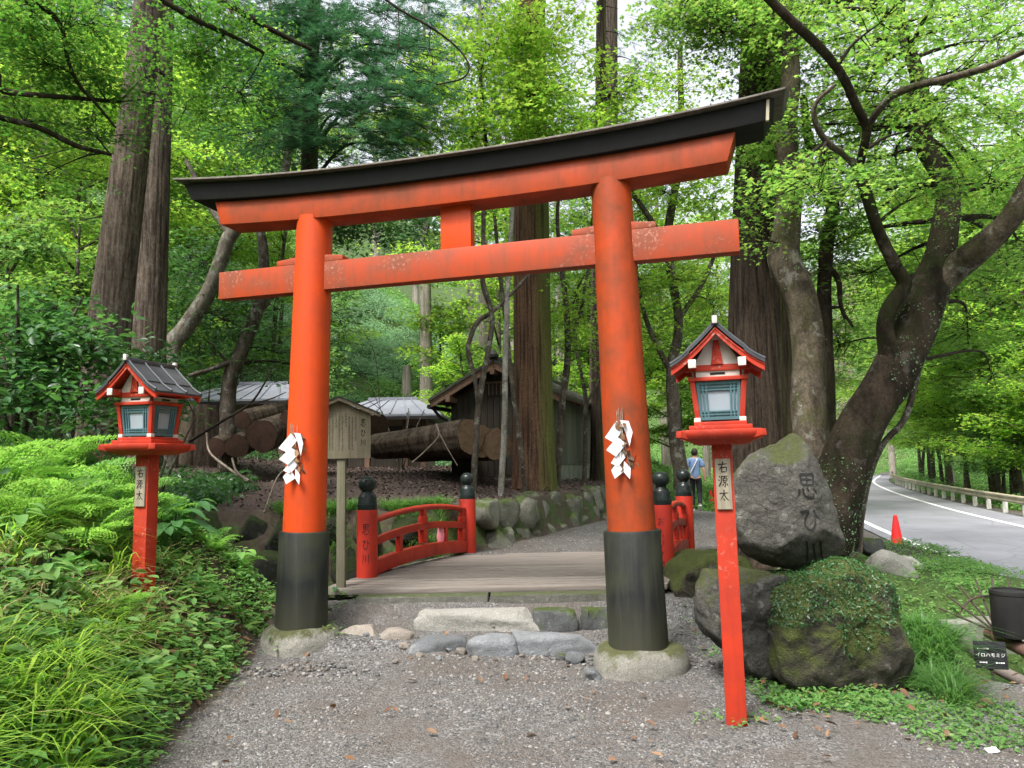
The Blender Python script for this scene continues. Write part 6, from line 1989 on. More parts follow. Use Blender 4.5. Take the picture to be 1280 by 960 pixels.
# --- background trees: three kinds built once, then copied ------------------------------------
def bg_maple(seed, H=6.5, leaf='leaf_bright', size=.11, spread=2.4, kind='maple3', dens=1.0, bark_='bark_young', n=22, sr=.5, nb=9):
    r = rs(seed)
    t = Tree('maple_tree', 'x', 'tree', (0, 0, 0))
    lean = r.normal(0, .06, 2) * H
    top = np.array([lean[0], lean[1], H * .82])
    t.limb([(0, 0, -.2, .10), (lean[0] * .1, lean[1] * .1, H * .2, .085), (lean[0] * .5 + r.normal(0, .1), lean[1] * .5, H * .5, .065), (*top, .025)], bark_, 8, 'maple', 5)
    sp = []
    for k in range(nb):
        az = k * 2.4 + r.uniform(-.4, .4)
        z0 = H * (.32 + .50 * k / nb)
        L = spread * (1.05 - .6 * k / nb) * r.uniform(.7, 1.15)
        f = z0 / H
        p0 = np.array([lean[0] * f, lean[1] * f, z0])
        p1 = p0 + np.array([math.cos(az) * L, math.sin(az) * L, H * r.uniform(.06, .16)])
        t.limb([(*p0, .04), (*(p0 * .5 + p1 * .5 + np.array([0, 0, .15])), .028), (*p1, .01)], bark_, 6, 'maple', 4)
        for q in (.55, 1.0):
            c = p0 + (p1 - p0) * q
            sp.append((c, (L * .38, L * .38, .28), int(9 * dens)))
    sp.append((top + np.array([0, 0, .3]), (spread * .4, spread * .4, .6), int(14 * dens)))
    t.clumps(sp, r, kind, size, n, sr, droop=.35, branch=True, twig_r=.008)
    t.done(leaf)
    return t.root
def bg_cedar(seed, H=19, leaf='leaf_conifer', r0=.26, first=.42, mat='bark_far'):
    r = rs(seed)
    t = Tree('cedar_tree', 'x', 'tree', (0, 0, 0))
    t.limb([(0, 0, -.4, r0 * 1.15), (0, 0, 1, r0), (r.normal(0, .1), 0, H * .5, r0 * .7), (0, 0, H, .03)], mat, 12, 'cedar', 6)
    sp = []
    m = 46
    for k in range(m):
        f = first + (1 - first) * k / m
        az = k * 2.4 + r.uniform(-.3, .3)
        L = (2.5 * (1 - f) / (1 - first) + .35) * r.uniform(.75, 1.15)
        sp.append(((math.cos(az) * L * .62, math.sin(az) * L * .62, H * f - .12 * L), (L * .34, L * .34, .22), 8))
    t.fronds(sp, r, .42, 7, .85)
    t.done(leaf)
    return t.root
def place(proto, x, y, rz, s_, label, group, first):
    o = proto if first else copy_tree(proto)
    o.location = (x, y, hz(x, y))
    o.rotation_euler = (0, 0, rz)
    o.scale = (s_, s_, s_ * 1.0)
    o['label'] = label
    o['group'] = group
    return o
protoM = [bg_maple(301, dens=1.6), bg_maple(302, 7.5, 'leaf_maple', .11, 2.7, dens=1.6), bg_maple(303, 5.5, 'leaf_under', .13, 2.2, 'oval', dens=1.5), bg_maple(304, 14, 'leaf_bright', .12, 4.6, dens=1.7, n=34, sr=.8, nb=16), bg_maple(305, 15, 'leaf_maple', .12, 4.8, dens=1.7, n=34, sr=.8, nb=16)]
protoC = [bg_cedar(311), bg_cedar(312, 22, 'leaf_conifer', .3, .36), bg_cedar(313, 17, 'leaf_pale', .22, .30)]
used = set()
ZONES = [(-400, -5, 'at the left edge of the view'), (-5, 110, 'left of the twin cedars'), (110, 225, 'behind the twin cedars'), (225, 300, 'behind the beam tip left of the gate'), (300, 372, 'left of the left gate pillar'), (372, 415, 'behind the left gate pillar'), (415, 545, 'above the low house roof'), (545, 640, 'above the shed roof'),
         (640, 695, 'behind the mossy cedar'), (695, 745, 'left of the right gate pillar'), (745, 815, 'behind the right gate pillar'), (815, 900, 'between right gate pillar and lantern'), (900, 1010, 'behind the massive dark cedar'), (1010, 1075, 'behind the maple stems'), (1075, 1135, 'above the traffic cone'), (1135, 1190, 'right of the leaning maple'), (1190, 1232, 'over the guardrail middle'), (1232, 1275, 'over the black drum'), (1275, 1500, 'at the right edge')]
TALLY = {}
def put(kind, u, Y, s_=1.0, rz=None, label='', group=''):
    zone_ = [z for a, b, z in ZONES if a <= u < b][0]
    key = (label, zone_)
    TALLY.setdefault(key, [])
    """stand a background tree where its trunk was surveyed: column u, distance Y"""
    pr = (protoM if kind[0] == 'm' else protoC)[int(kind[1])]
    x = at(u, 500, Y).x
    if group == GR:
        while -float(side(ROAD_L, np.array([x]), np.array([Y]))[0]) < 6.6: x += .3
    f = kind not in used
    used.add(kind)
    o = place(pr, x, Y, (u * .37) % 6.3 if rz is None else rz, s_, label, group, f)
    TALLY[key].append((Y, o))
    return o
GH = 'tall conifers on the hillside'
GM = 'leafy trees at the foot of the hillside'
GR = 'trees beyond the guardrail'
for (k, u, Y, s_, lb) in [('m4', 1028, 27, .75, 'leafy tree standing between the path end and the road behind the maple stems'), ('m3', 985, 25, .6, 'small leafy tree where the path ends behind the massive cedar')]:
    PRE = PRE + [(k, u, Y, s_, lb)] if 'PRE' in globals() else [(k, u, Y, s_, lb)]
GL_2 = 'small trees on the left bank'
# pale trunks on the hillside
for (k, u, Y, s_, lb) in PRE: put(k, u, Y, s_, label=lb, group='trees between path and road')
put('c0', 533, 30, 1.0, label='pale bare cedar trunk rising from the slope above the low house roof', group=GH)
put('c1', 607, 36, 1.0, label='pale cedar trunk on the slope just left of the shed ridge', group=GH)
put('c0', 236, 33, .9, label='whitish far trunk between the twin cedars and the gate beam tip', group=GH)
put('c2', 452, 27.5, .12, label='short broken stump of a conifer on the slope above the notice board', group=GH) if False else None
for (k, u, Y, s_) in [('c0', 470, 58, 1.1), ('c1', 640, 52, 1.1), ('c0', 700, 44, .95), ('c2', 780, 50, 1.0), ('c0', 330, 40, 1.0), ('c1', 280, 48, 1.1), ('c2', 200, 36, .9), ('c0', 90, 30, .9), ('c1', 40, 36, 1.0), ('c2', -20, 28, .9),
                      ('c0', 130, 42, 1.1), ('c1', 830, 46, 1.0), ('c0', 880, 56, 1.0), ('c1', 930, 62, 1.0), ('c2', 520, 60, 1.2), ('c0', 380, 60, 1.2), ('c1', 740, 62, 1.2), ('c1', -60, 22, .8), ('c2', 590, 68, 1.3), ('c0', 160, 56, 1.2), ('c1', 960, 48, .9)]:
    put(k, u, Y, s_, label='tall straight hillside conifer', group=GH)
for (k, u, Y, s_) in [('m0', 560, 31, .9), ('m2', 610, 30, .8), ('m0', 700, 29, 1.0), ('m1', 790, 31, 1.1), ('m0', 840, 34, 1.1), ('m1', 890, 30, 1.1), ('m0', 930, 38, 1.2), ('m0', 770, 24, .9), ('m0', 350, 34, 1.0), ('m2', 300, 30, .9), ('m0', 250, 28, 1.0),
                      ('m1', 130, 24, 1.0), ('m0', 200, 22, .9), ('m0', 640, 38, 1.0), ('m0', 590, 24.5, .7), ('m2', 735, 33, 1.0), ('m0', 810, 42, 1.2), ('m1', 690, 46, 1.2), ('m3', 625, 29, 1.0), ('m4', 730, 30, 1.05), ('m3', 850, 31, 1.0), ('m3', 915, 36, 1.1), ('m4', 340, 31, 1.0), ('m3', 265, 29, .95), ('m0', 400, 30, .8)]:
    put(k, u, Y, s_, label='leafy green hillside tree', group=GM)
for (k, u, Y, s_) in [('m0', 40, 16, .8), ('m0', 95, 18, .8), ('m2', 15, 12.5, .75), ('m1', 75, 13.5, .7), ('m2', 110, 15.5, .8), ('m0', -25, 14, .9), ('m1', 0, 20, 1.0), ('m0', 150, 19, .7), ('m3', 60, 21, .85), ('m4', -40, 19, .85), ('m3', 125, 25, .95), ('m4', 200, 27, .95), ('m3', -110, 16, .8)]:
    put(k, u, Y, s_, label='small leafy bank tree', group=GL_2)
for (k, u, Y, s_) in [('m1', 1182, 31, 1.0), ('m0', 1199, 29, 1.0), ('m1', 1217, 27, .9), ('m0', 1255, 26, 1.0), ('m1', 1290, 28, 1.1), ('m0', 1150, 38, 1.1), ('m1', 1120, 46, 1.2), ('m0', 1090, 54, 1.3), ('m1', 1240, 36, 1.2), ('m0', 1300, 36, 1.2), ('m1', 1200, 44, 1.3), ('m0', 1270, 46, 1.3), ('m0', 1335, 26, 1.0), ('m1', 1160, 56, 1.4), ('m0', 1060, 60, 1.3), ('m1', 1020, 52, 1.2), ('m0', 985, 44, 1.2), ('m2', 1230, 31, .9), ('m2', 1140, 33, .8), ('m0', 1320, 44, 1.3), ('m3', 1210, 34, 1.0), ('m4', 1290, 33, 1.0), ('m3', 1140, 44, 1.1), ('m4', 1245, 46, 1.2), ('m3', 1085, 58, 1.2), ('m3', 1350, 40, 1.1), ('m4', 1130, 34, 1.25), ('m3', 1190, 30, 1.2), ('m4', 1262, 30, 1.2), ('m4', 1060, 44, 1.4)]:
    put(k, u, Y, s_, label='bright tree beyond the guardrail', group=GR)
for (k, u, Y, s_) in [('c1', 1180, 62, 1.1), ('c2', 1250, 60, 1.0), ('c0', 1110, 70, 1.1), ('c1', 1310, 58, 1.0), ('c2', 1040, 74, 1.2)]:
    put(k, u, Y, s_, label='tall conifer on the slope beyond the road', group='conifers beyond the road')
ORD = ['nearest', 'second nearest', 'third nearest', 'fourth nearest', 'fifth nearest', 'sixth nearest', 'seventh nearest']
for (lb, zn), L_ in TALLY.items():
    L_.sort(key=lambda q: q[0])
    for k, (Y_, o) in enumerate(L_):
        if lb.startswith(('tall straight', 'leafy green', 'small leafy', 'bright tree', 'tall conifer')):
            o['label'] = lb + ' ' + zn + ('' if len(L_) == 1 else ', ' + ORD[min(k, 6)])
for u, Y, hh, lab in ((455, 28.6, .9, 'short pale stump standing on the slope above the notice board'), (508, 33, 1.6, 'pale stump with tangled dead wood high on the slope')):
    x = at(u, 460, Y).x
    z = hz(x, Y)
    o = thing('tree_stump', lab, 'stump', (x, Y, z))
    V, F = tube_np([(0, 0, -.3), (0, 0, hh * .5), (.02, 0, hh)], [.24, .2, .18], 14, bark_fn(3, 'maple'))
    NP().add(V, F).build('bark', M['bark_far'], o, True)
    MB().lathe([(.175, hh - .01), (.17, hh + .01), (0.0, hh + .03)], 14, (.02, 0, 0)).build('cut_end', M['endgrain'], o)

# ------------------------------------------------------------------ undergrowth on the slopes
def bushes(name, label, centres, R, n, r, size, kind, mat, up=.5):
    C = np.asarray(centres, float)
    m = len(C)
    u = r.normal(size=(m, n, 3))
    u /= np.linalg.norm(u, axis=2)[:, :, None]
    u[:, :, 2] = np.abs(u[:, :, 2]) * .9
    k = r.uniform(.45, 1, (m, n)) ** .6
    P = C[:, None] + u * (k * np.asarray(R)[:, None])[:, :, None]
    N = u * .6 + np.array([0, 0, up]) + r.normal(0, .4, u.shape)
    T = u + r.normal(0, .6, u.shape) + np.array([0, 0, -.35])
    V, F = leaf_cloud(P.reshape(-1, 3), N.reshape(-1, 3), T.reshape(-1, 3), size * r.uniform(.6, 1.3, m * n), kind)
    s = NP().add(V, F)
    o = s.build(name, M[mat])
    return tag(o, label, 'undergrowth', None, 'stuff')
r = rs(401)
def scatter(n, x0, x1, y0, y1, cond):
    x, y = r.uniform(x0, x1, n), r.uniform(y0, y1, n)
    w = cond(x, y)
    x, y = x[w], y[w]
    return np.stack([x, y, h(x, y)], 1)
def on_hill(x, y): return (side(HILL_LINE, x, y) > -.8) & (np.abs(x) < y * .78 + 3)
C = scatter(5200, -30, 16, 8, 62, on_hill)
C = np.vstack([C, scatter(2600, -13, 1, 25, 44, lambda x, y: (side(HILL_LINE, x, y) > -.6))])
R = r.uniform(.3, .75, len(C)) * (1 + (C[:, 1] - 20).clip(0, 40) * .012)
a = np.arange(len(C))
far_ = C[:, 1] > 44
pn = fbm(C[:, 0], C[:, 1] + C[:, 2], 33, 3, .35) > -.1
keep = ~((fbm(C[:, 0], C[:, 1] + C[:, 2], 51, 3, .5) < -.62) & ~far_)
bushes('slope_undergrowth', 'pale ferny undergrowth covering the hillside', C[pn & ~far_ & keep], R[pn & ~far_ & keep] * .8, 84, r, .115, 'oval', 'leaf_pale')
bushes('slope_undergrowth', 'green leafy undergrowth covering the hillside', C[~pn & ~far_ & keep], R[~pn & ~far_ & keep] * .8, 84, r, .11, 'oval', 'leaf_under')
bushes('slope_undergrowth', 'leafy undergrowth high up the far hillside', C[far_], R[far_], 40, r, .21, 'oval', 'leaf_under')
C = scatter(7500, 9, 62, 12, 90, lambda x, y: (side(ROAD_L, x, y) < -5.3) & (x < y * .8 + 4))
bushes('roadside_undergrowth', 'bright leafy growth beyond the guardrail', C, r.uniform(.25, .8, len(C)), 44, r, .18, 'oval', 'leaf_under')
C = scatter(2200, 6, 50, 44, 120, lambda x, y: (side(ROAD_L, x, y) > 1.2) | (side(ROAD_L, x, y) < -5.6))
bushes('far_road_undergrowth', 'leafy growth on both sides of the far road bend', C, r.uniform(.5, 1.3, len(C)), 34, r, .26, 'oval', 'leaf_under')
C = scatter(700, 5, 14, 24, 60, lambda x, y: (side(ROAD_L, x, y) > .9) & (side(HILL_LINE, x, y) < 1) & (y > 25.5))
bushes('path_end_undergrowth', 'bushes where the path ends before the forest', C, r.uniform(.3, .8, len(C)), 44, r, .18, 'oval', 'leaf_under')

C = np.vstack([scatter(1500, -9, -3.0, 5.6, 12, lambda x, y: (-(x + 2.02 + .10 * (np.clip(y, -3, 8) - 4.2)) > 1.6) & (x > -y * .75 - 1)), scatter(600, -12, -6, 8, 24, lambda x, y: x > -y * .75 - 1)])
bushes('bank_undergrowth', 'dark leafy undergrowth on the upper left bank', C, r.uniform(.15, .4, len(C)), 40, r, .085, 'oval', 'leaf_dark')
C = scatter(420, -5.5, -1.2, 7.9, 9.7, lambda x, y: (h(x, y) > -1.2) & (x < -1.6))
bushes('gully_undergrowth', 'dark small ferns and herbs in the gully', C, r.uniform(.08, .22, len(C)), 30, r, .06, 'broad', 'leaf_dark')
# ------------------------------------------------------------------ grass, ferns, herbs, gravel
def blades(P, L, width, az, lean, r, seg=4, droop=1.0):
    """arching grass blades"""
    n = len(P)
    t = np.linspace(0, 1, seg + 1)[None]
    L, lean = L[:, None], lean[:, None]
    hx = L * (lean * t + droop * .42 * t ** 2.2)
    hz_ = L * (t * (1 - .35 * lean) - droop * .42 * t ** 2.6)
    X = P[:, 0:1] + np.cos(az)[:, None] * hx
    Y = P[:, 1:2] + np.sin(az)[:, None] * hx
    Z = P[:, 2:3] + hz_
    w = (width[:, None] * (1 - t ** 1.6) * .5 + .0006)
    sx, sy = -np.sin(az)[:, None], np.cos(az)[:, None]
    A = np.stack([X + sx * w, Y + sy * w, Z], -1)
    B = np.stack([X - sx * w, Y - sy * w, Z], -1)
    V = np.stack([A, B], 2).reshape(n, -1, 3)
    F = np.array([(2 * i, 2 * i + 1, 2 * i + 3, 2 * i + 2) for i in range(seg)])
    k = V.shape[1]
    return V.reshape(-1, 3), [(F[None] + (np.arange(n) * k)[:, None, None]).reshape(-1, 4)]
def tufts(centres, nb, L, width, r, spread=.07, droop=1.0):
    C = np.repeat(np.asarray(centres, float), nb, 0)
    n = len(C)
    az = r.uniform(0, 2 * PI, n)
    k = np.repeat(r.uniform(.7, 1.25, len(centres)), nb)
    d = np.abs(r.normal(0, spread, n))
    C[:, 0] += np.cos(az) * d
    C[:, 1] += np.sin(az) * d
    return blades(C, L * k * r.uniform(.55, 1.2, n), width * r.uniform(.6, 1.2, n), az + r.normal(0, .4, n), r.uniform(.05, .75, n), r, 4, droop)
def edge_e(x, y): return -(x + 2.02 + .10 * (np.clip(y, -3, 8) - 4.2))
def pts_in(n, x0, x1, y0, y1, cond, r):
    x, y = r.uniform(x0, x1, n), r.uniform(y0, y1, n)
    w = cond(x, y)
    return np.stack([x[w], y[w], h(x[w], y[w])], 1)
r = rs(501)
g = NP()
C = pts_in(430, -5.0, -2.0, 2.6, 5.3, lambda x, y: (edge_e(x, y) > .42 + .25 * fbm(x, y, 9, 2, 1.5)) & (fbm(x, y, 4, 3, 1.6) > -.02) & (edge_e(x, y) < 1.3), r)
g.add(*tufts(C, 34, .46, .0135, r, .05, 1.25))
C = pts_in(60, -5.5, -2.6, 5.2, 7.0, lambda x, y: (edge_e(x, y) > .8) & (fbm(x, y, 14, 3, 1.2) > .1), r)
g.add(*tufts(C, 34, .5, .011, r, .05, 1.2))
C = np.array([(x, y, hz(x, y)) for x, y in ((-2.62, 5.35), (-2.72, 5.25), (-2.5, 5.45), (-2.82, 5.4), (-2.55, 5.2), (-2.7, 5.1), (-2.45, 5.3))])
C[:, :2] += np.array([-.10, -.22])
g.add(*tufts(C, 60, .36, .012, r, .07, 1.2))
dg_ = NP()
D = pts_in(260, -5.0, -2.0, 2.6, 7.0, lambda x, y: (edge_e(x, y) > .35), r)
dg_.add(*tufts(D, 7, .42, .009, r, .07, 1.4))
tag(dg_.build('dry_grass', M['dry_grass']), 'withered tan blades among the green grass of the left bank', 'dry grass', None, 'stuff')
tag(g.build('grass', M['grass']), 'long arching bright grass on the left bank', 'grass', None, 'stuff')
g = NP()
C = pts_in(70, -6.5, -2.9, 5.4, 7.6, lambda x, y: (edge_e(x, y) > 1.05) & (fbm(x, y, 3, 3, 1.1) > -.1), r)
g.add(*tufts(C, 44, .5, .008, r, .07, 1.1))
C = pts_in(900, -4.2, -.8, 9.85, 10.5, lambda x, y: (side(WALL_LINE, x, y) > .05) & (side(WALL_LINE, x, y) < .4) & (fbm(x, y, 12, 3, 2.5) > -.05), r)
g.add(*tufts(C, 24, .22, .007, r, .05, 1.0))
C = pts_in(420, 3.0, 4.0, 5.3, 6.4, lambda x, y: (x < .545 * y), r)
C = C[::2]
g.add(*tufts(C, 26, .36, .012, r, .05, 1.35))
C = pts_in(260, 2.75, 4.4, 4.9, 5.6, lambda x, y: (y > 5.05) & (x < .555 * y), r)
g.add(*tufts(C, 34, .27, .007, r, .05, 1.2))
tag(g.build('shade_grass', M['grass_dark']), 'darker grass under the trees, along the terrace edge and by the ditch', 'grass', None, 'stuff')
# low herbs with small leaves
def herbs(P, r, n, size, kind, rad_=.06, hgt=.07):
    C = np.repeat(P, n, 0)
    m = len(C)
    th = r.uniform(0, 6.3, m)
    d = np.abs(r.normal(0, rad_, m))
    Q = C + np.stack([np.cos(th) * d, np.sin(th) * d, r.uniform(.1, 1, m) * hgt], 1)
    return leaf_cloud(Q, np.stack([r.normal(0, .4, m), r.normal(0, .4, m), np.ones(m)], 1), np.stack([np.cos(th) + r.normal(0, .3, m), np.sin(th) + r.normal(0, .3, m), r.normal(-.1, .2, m)], 1), size * r.uniform(.5, 1.3, m), kind)
s = NP()
C = pts_in(7000, -3.6, -1.7, 2.8, 7.6, lambda x, y: (edge_e(x, y) > .02 + .10 * fbm(x, y, 6, 3, 2.5)) & (edge_e(x, y) < 1.0) & (fbm(x, y, 22, 3, 2.4) > -.30 + .34 * sst(4.9, 6.0, y)), r)
s.add(*herbs(C, r, 9, .045, 'broad'))
C = pts_in(700, -3.8, -1.85, 3.0, 6.8, lambda x, y: (edge_e(x, y) > .1) & (edge_e(x, y) < 1.3), r)
s.add(*herbs(C, r, 6, .10, 'broad', .09, .16))
C = pts_in(1000, 1.0, 3.4, 4.3, 5.5, lambda x, y: (fbm(x, y, 31, 3, 2.2) > .12) & ((x > 1.7) | (y > 4.55)) & (y < 5.2) & (y > 4.45 - .1 * x), r)
s.add(*herbs(C, r, 9, .034, 'broad', .05, .04))
C = pts_in(800, 1.6, 4.6, 4.75, 5.6, lambda x, y: (y > 4.95 - .03 * x + .12 * fbm(x, y, 8, 2, 3)) & (fbm(x, y, 41, 3, 2.5) > -.25), r)
s.add(*herbs(C, r, 9, .042, 'broad', .06, .07))
C = np.array([(b1.x + dx, b1.y + dy, hz(b1.x + dx, b1.y + dy)) for dx, dy in ((-.1, -.05), (.1, -.04), (.05, -.1), (-.06, .08), (.12, .1), (.2, 0), (-.2, .05), (.02, .12), (-.03, -.09))])
s.add(*herbs(C, r, 8, .034, 'broad', .05, .05))
C = pts_in(1500, 3.0, 6.3, 6.7, 10.4, lambda x, y: (side(ROAD_L, x, y) > .45) & (fbm(x, y, 19, 3, 2) > -.3) & ~((x > .455 * y) & (x < .545 * y) & (y > 7.3) & (y < 8.5)), r)
s.add(*herbs(C, r, 12, .04, 'broad', .09, .09))
C = pts_in(170, -4.8, -1.5, 6.6, 7.6, lambda x, y: fbm(x, y, 7, 2, 2) > -.2, r)
s.add(*herbs(C, r, 8, .05, 'broad', .07, .10))
C = pts_in(140, 1.5, 2.3, 6.0, 8.6, lambda x, y: fbm(x, y, 9, 2, 3) > .1, r)
s.add(*herbs(C, r, 7, .035, 'broad', .05, .04))
tag(s.build('ground_cover', M['leaf_under']), 'small-leaved herbs creeping over the edges of the gravel', 'ground cover', None, 'stuff')
# dry leaves
s = NP()
P = pts_in(34000, -9, 6, 9.8, 26, lambda x, y: (side(WALL_LINE, x, y) > .08), r)
m = len(P)
s.add(*leaf_cloud(P + np.c_[np.zeros((m, 2)), r.uniform(.005, .05, m)], np.stack([r.normal(0, .55, m), r.normal(0, .55, m), np.ones(m)], 1), r.normal(0, 1, (m, 3)), r.uniform(.03, .075, m), 'oval'))
tag(s.build('leaf_litter', M['litter']), 'brown fallen leaves and bark bits on the terrace', 'leaf litter', None, 'stuff')
s = NP()
P = np.vstack([pts_in(1100, -3.0, -1.6, 5.2, 7.6, lambda x, y: edge_e(x, y) > -.05, r), pts_in(420, -4, -1.8, 3, 5.6, lambda x, y: edge_e(x, y) > 0, r), pts_in(130, 1.4, 4.4, 4.4, 5.6, lambda x, y: y > 4.4, r), pts_in(60, -1.8, 1.6, 4, 7, lambda x, y: x > -9, r)])
m = len(P)
s.add(*leaf_cloud(P + np.c_[np.zeros((m, 2)), r.uniform(.01, .06, m)], np.stack([r.normal(0, .4, m), r.normal(0, .4, m), np.ones(m)], 1), r.normal(0, 1, (m, 3)), r.uniform(.04, .085, m), 'broad'))
tag(s.build('dry_leaves', M['dry_leaf']), 'scattered dry tan leaves on the bank and gravel', 'dry leaves', None, 'stuff')
# gravel: loose chips lying on the path
def chips(P, size, r):
    if len(P) > 3000:
        V = np.array([(1, 0, 0), (0, 1, 0), (-1, 0, 0), (0, -1, 0), (.1, .05, 1), (0, 0, -1.)]) * 1.1
        F = np.array([(0, 1, 4), (1, 2, 4), (2, 3, 4), (3, 0, 4), (1, 0, 5), (2, 1, 5), (3, 2, 5), (0, 3, 5)])
    else:
        V, F = ico(1)
    n = len(P)
    d = r.uniform(.55, 1.25, (n, 3)) * size[:, None] / 2
    d[:, 2] *= .62
    q = V[None] * d[:, None] * r.uniform(.78, 1.18, (n, len(V), 1))
    a = r.uniform(0, 6.3, n)
    c, s_ = np.cos(a)[:, None], np.sin(a)[:, None]
    q = np.stack([q[:, :, 0] * c - q[:, :, 1] * s_, q[:, :, 0] * s_ + q[:, :, 1] * c, q[:, :, 2]], -1) + P[:, None]
    return q.reshape(-1, 3), [(F[None] + (np.arange(n) * len(V))[:, None, None]).reshape(-1, 3)]
def grav_ok(x, y): return (edge_e(x, y) < .08) & (x < 4.2)
s = NP()
for (n, y0, y1, a, b) in ((26000, 3.3, 5.2, .006, .022), (15000, 5.0, 7.0, .009, .026), (2500, 3.3, 6.6, .02, .042)):
    P = pts_in(n, -2.6, 3.6, y0, y1, lambda x, y: grav_ok(x, y) & (np.abs(x) < y * .72) & (fbm(x, y, 17, 4, 1.3) > -.35 + .25 * (np.abs(x + .2) < .8)), r)
    s.add(*chips(P, r.uniform(a, b, len(P)), r))
P = pts_in(600, -2.2, 2.2, 5.9, 6.45, lambda x, y: fbm(x, y, 2, 2, 2) > -.1, r)
s.add(*chips(P + np.array([0, 0, .008]), r.uniform(.025, .055, len(P)), r))
P = pts_in(7000, -.5, 5.5, 9.9, 18, lambda x, y: (side(WALL_LINE, x, y) < -.2) & (x < (y - 8) * .5 + 2), r)
s.add(*chips(P, r.uniform(.018, .04, len(P)), r))
tag(s.build('gravel', M['pebble']), 'loose grey gravel chips on the path', 'gravel', None, 'stuff')

# ferns ----------------------------------------------------------------------------
def frond_mesh(L, pairs, seed, wid=.28):
    r = rs(seed)
    V, F = [], []
    t = np.linspace(0, 1, pairs + 1)
    X = L * (t - .12 * t ** 3)
    Z = L * (.55 * t - .72 * t ** 2.1)
    st, sf = tube_np(np.stack([X, X * 0, Z], 1), np.linspace(.006, .0015, pairs + 1), 4)
    s = NP().add(st, sf)
    P, T, N, S = [], [], [], []
    for k in range(1, pairs + 1):
        u = t[k]
        w = L * wid * (math.sin(PI * min(u * .86 + .12, 1)) ** .8) * (1.05 - u * .35)
        for sg in (-1, 1):
            m = max(int(w / .016), 2)
            for q in range(1, m + 1):
                f = q / m
                c = np.array([X[k] + f * w * .25, sg * f * w, Z[k] - .22 * f * f * w])
                for s2 in (-1, 1):
                    P.append(c)
                    T.append((s2 * .9 + .35, sg * .35, -.15))
                    N.append((r.normal(0, .25), r.normal(0, .25) - sg * .1, 1))
                    S.append(.034 * (1.15 - .75 * f))
    tv = leaf_cloud(np.array(P), np.array(N), np.array(T), np.array(S), 'oval')
    s.add(*tv)
    return s.mesh('frond')
FM = [frond_mesh(.62, 17, 1), frond_mesh(.5, 15, 2), frond_mesh(.72, 19, 3, .24)]
for m_ in FM: m_.materials.append(M['fern'])
def fern(x, y, seed, s_=1.0, n=9, label='', az=None):
    z = hz(x, y)
    t = thing('fern', label, 'fern', (x, y, z - .02), 0, 'ferns on the left bank')
    r = rs(seed)
    for k in range(n):
        o = bpy.data.objects.new('frond', FM[int(r.integers(3))])
        COL.objects.link(o)
        o.parent = t
        a = (k * 2 * PI / n + r.uniform(-.3, .3)) if az is None else az + r.uniform(-1.0, 1.0)
        o.rotation_euler = (r.uniform(-.15, .15), r.uniform(-.95, -.3), a)
        q = s_ * r.uniform(.8, 1.15)
        o.scale = (q, q, q)
    return t
fspec = [((95, 590), 6.4, 1.15, 'big fern spreading over the bank left of the lantern post'), ((30, 520), 6.6, 1.1, 'fern against the dark shrub at the left edge'), ((30, 610), 5.9, 1.0, 'fern in long grass at the left edge below the shrub'),
         ((150, 575), 7.0, 1.0, 'fern just left of the lantern tray'), ((145, 745), 5.3, .62, 'small yellow-green fern over grass at the foot of the lantern post'), ((265, 700), 7.3, .6, 'dark small fern between lantern and gully'), ((300, 715), 7.5, .55, 'small fern at the gully edge near the left footing'),
         ((70, 650), 6.0, .9, 'fern behind the bright grass on the left bank'), ((215, 640), 7.4, .7, 'fern behind the left lantern post'), ((-20, 560), 6.2, 1.1, 'fern partly cut off by the left picture edge'), ((15, 660), 5.5, .9, 'fern low at the left edge between two grass clumps'), ((110, 640), 5.9, .85, 'fern right of the low left-edge fern, before the fallen brown log'), ((60, 560), 7.0, 1.1, 'high fern at the back of the bank under the glossy shrub'), ((125, 600), 6.6, .9, 'fern touching the shade under the left lantern tray')]
for k, ((u, v), Y, s_, lab) in enumerate(fspec):
    fern(at(u, v, Y).x, Y, 600 + k, s_ * (1.25 if s_ > .8 else .85), 12 if s_ > .8 else 9, lab)
# broad-leaved plants
def leaf_plant(name, label, x, y, n, L, hgt, seed, mat='leaf_dark', group='broad-leaved plants near the left lantern'):
    z = hz(x, y)
    t = thing(name, label, 'plant', (x, y, z), 0, group)
    r = rs(seed)
    st = MB()
    for k in range(n):
        a = k * 2.4 + r.uniform(-.4, .4)
        d = r.uniform(.4, 1) * L * .8
        zz = hgt * r.uniform(.6, 1.05)
        p = Vector((math.cos(a) * d * .5, math.sin(a) * d * .5, zz))
        st.tube([(0, 0, 0), tuple(p * .6 + Vector((0, 0, zz * .2))), tuple(p)], [.008, .005, .003], 5)
        # one large leaf with a fold and a drooping tip
        nu, nv = 7, 3
        V, F = [], []
        ll = L * r.uniform(.7, 1.15)
        for i in range(nu):
            u = i / (nu - 1)
            w = ll * .26 * math.sin(PI * min(u * .93 + .05, 1)) ** .75
            for j in (-1, 0, 1):
                q = Vector((u * ll, j * w, -.35 * ll * u * u + .10 * ll * abs(j) * math.sin(PI * u)))
                q = Matrix.Rotation(a + r.normal(0, .02), 3, 'Z') @ q
                V.append(tuple(p + q))
        for i in range(nu - 1):
            for j in range(2):
                F.append((i * 3 + j, i * 3 + j + 1, i * 3 + 4 + j, i * 3 + 3 + j))
        link('leaf', npmesh('leaf', np.array(V), [np.array(F)], True), M[mat], t)
    st.build('stem', M['leaf_dark'], t)
    return t
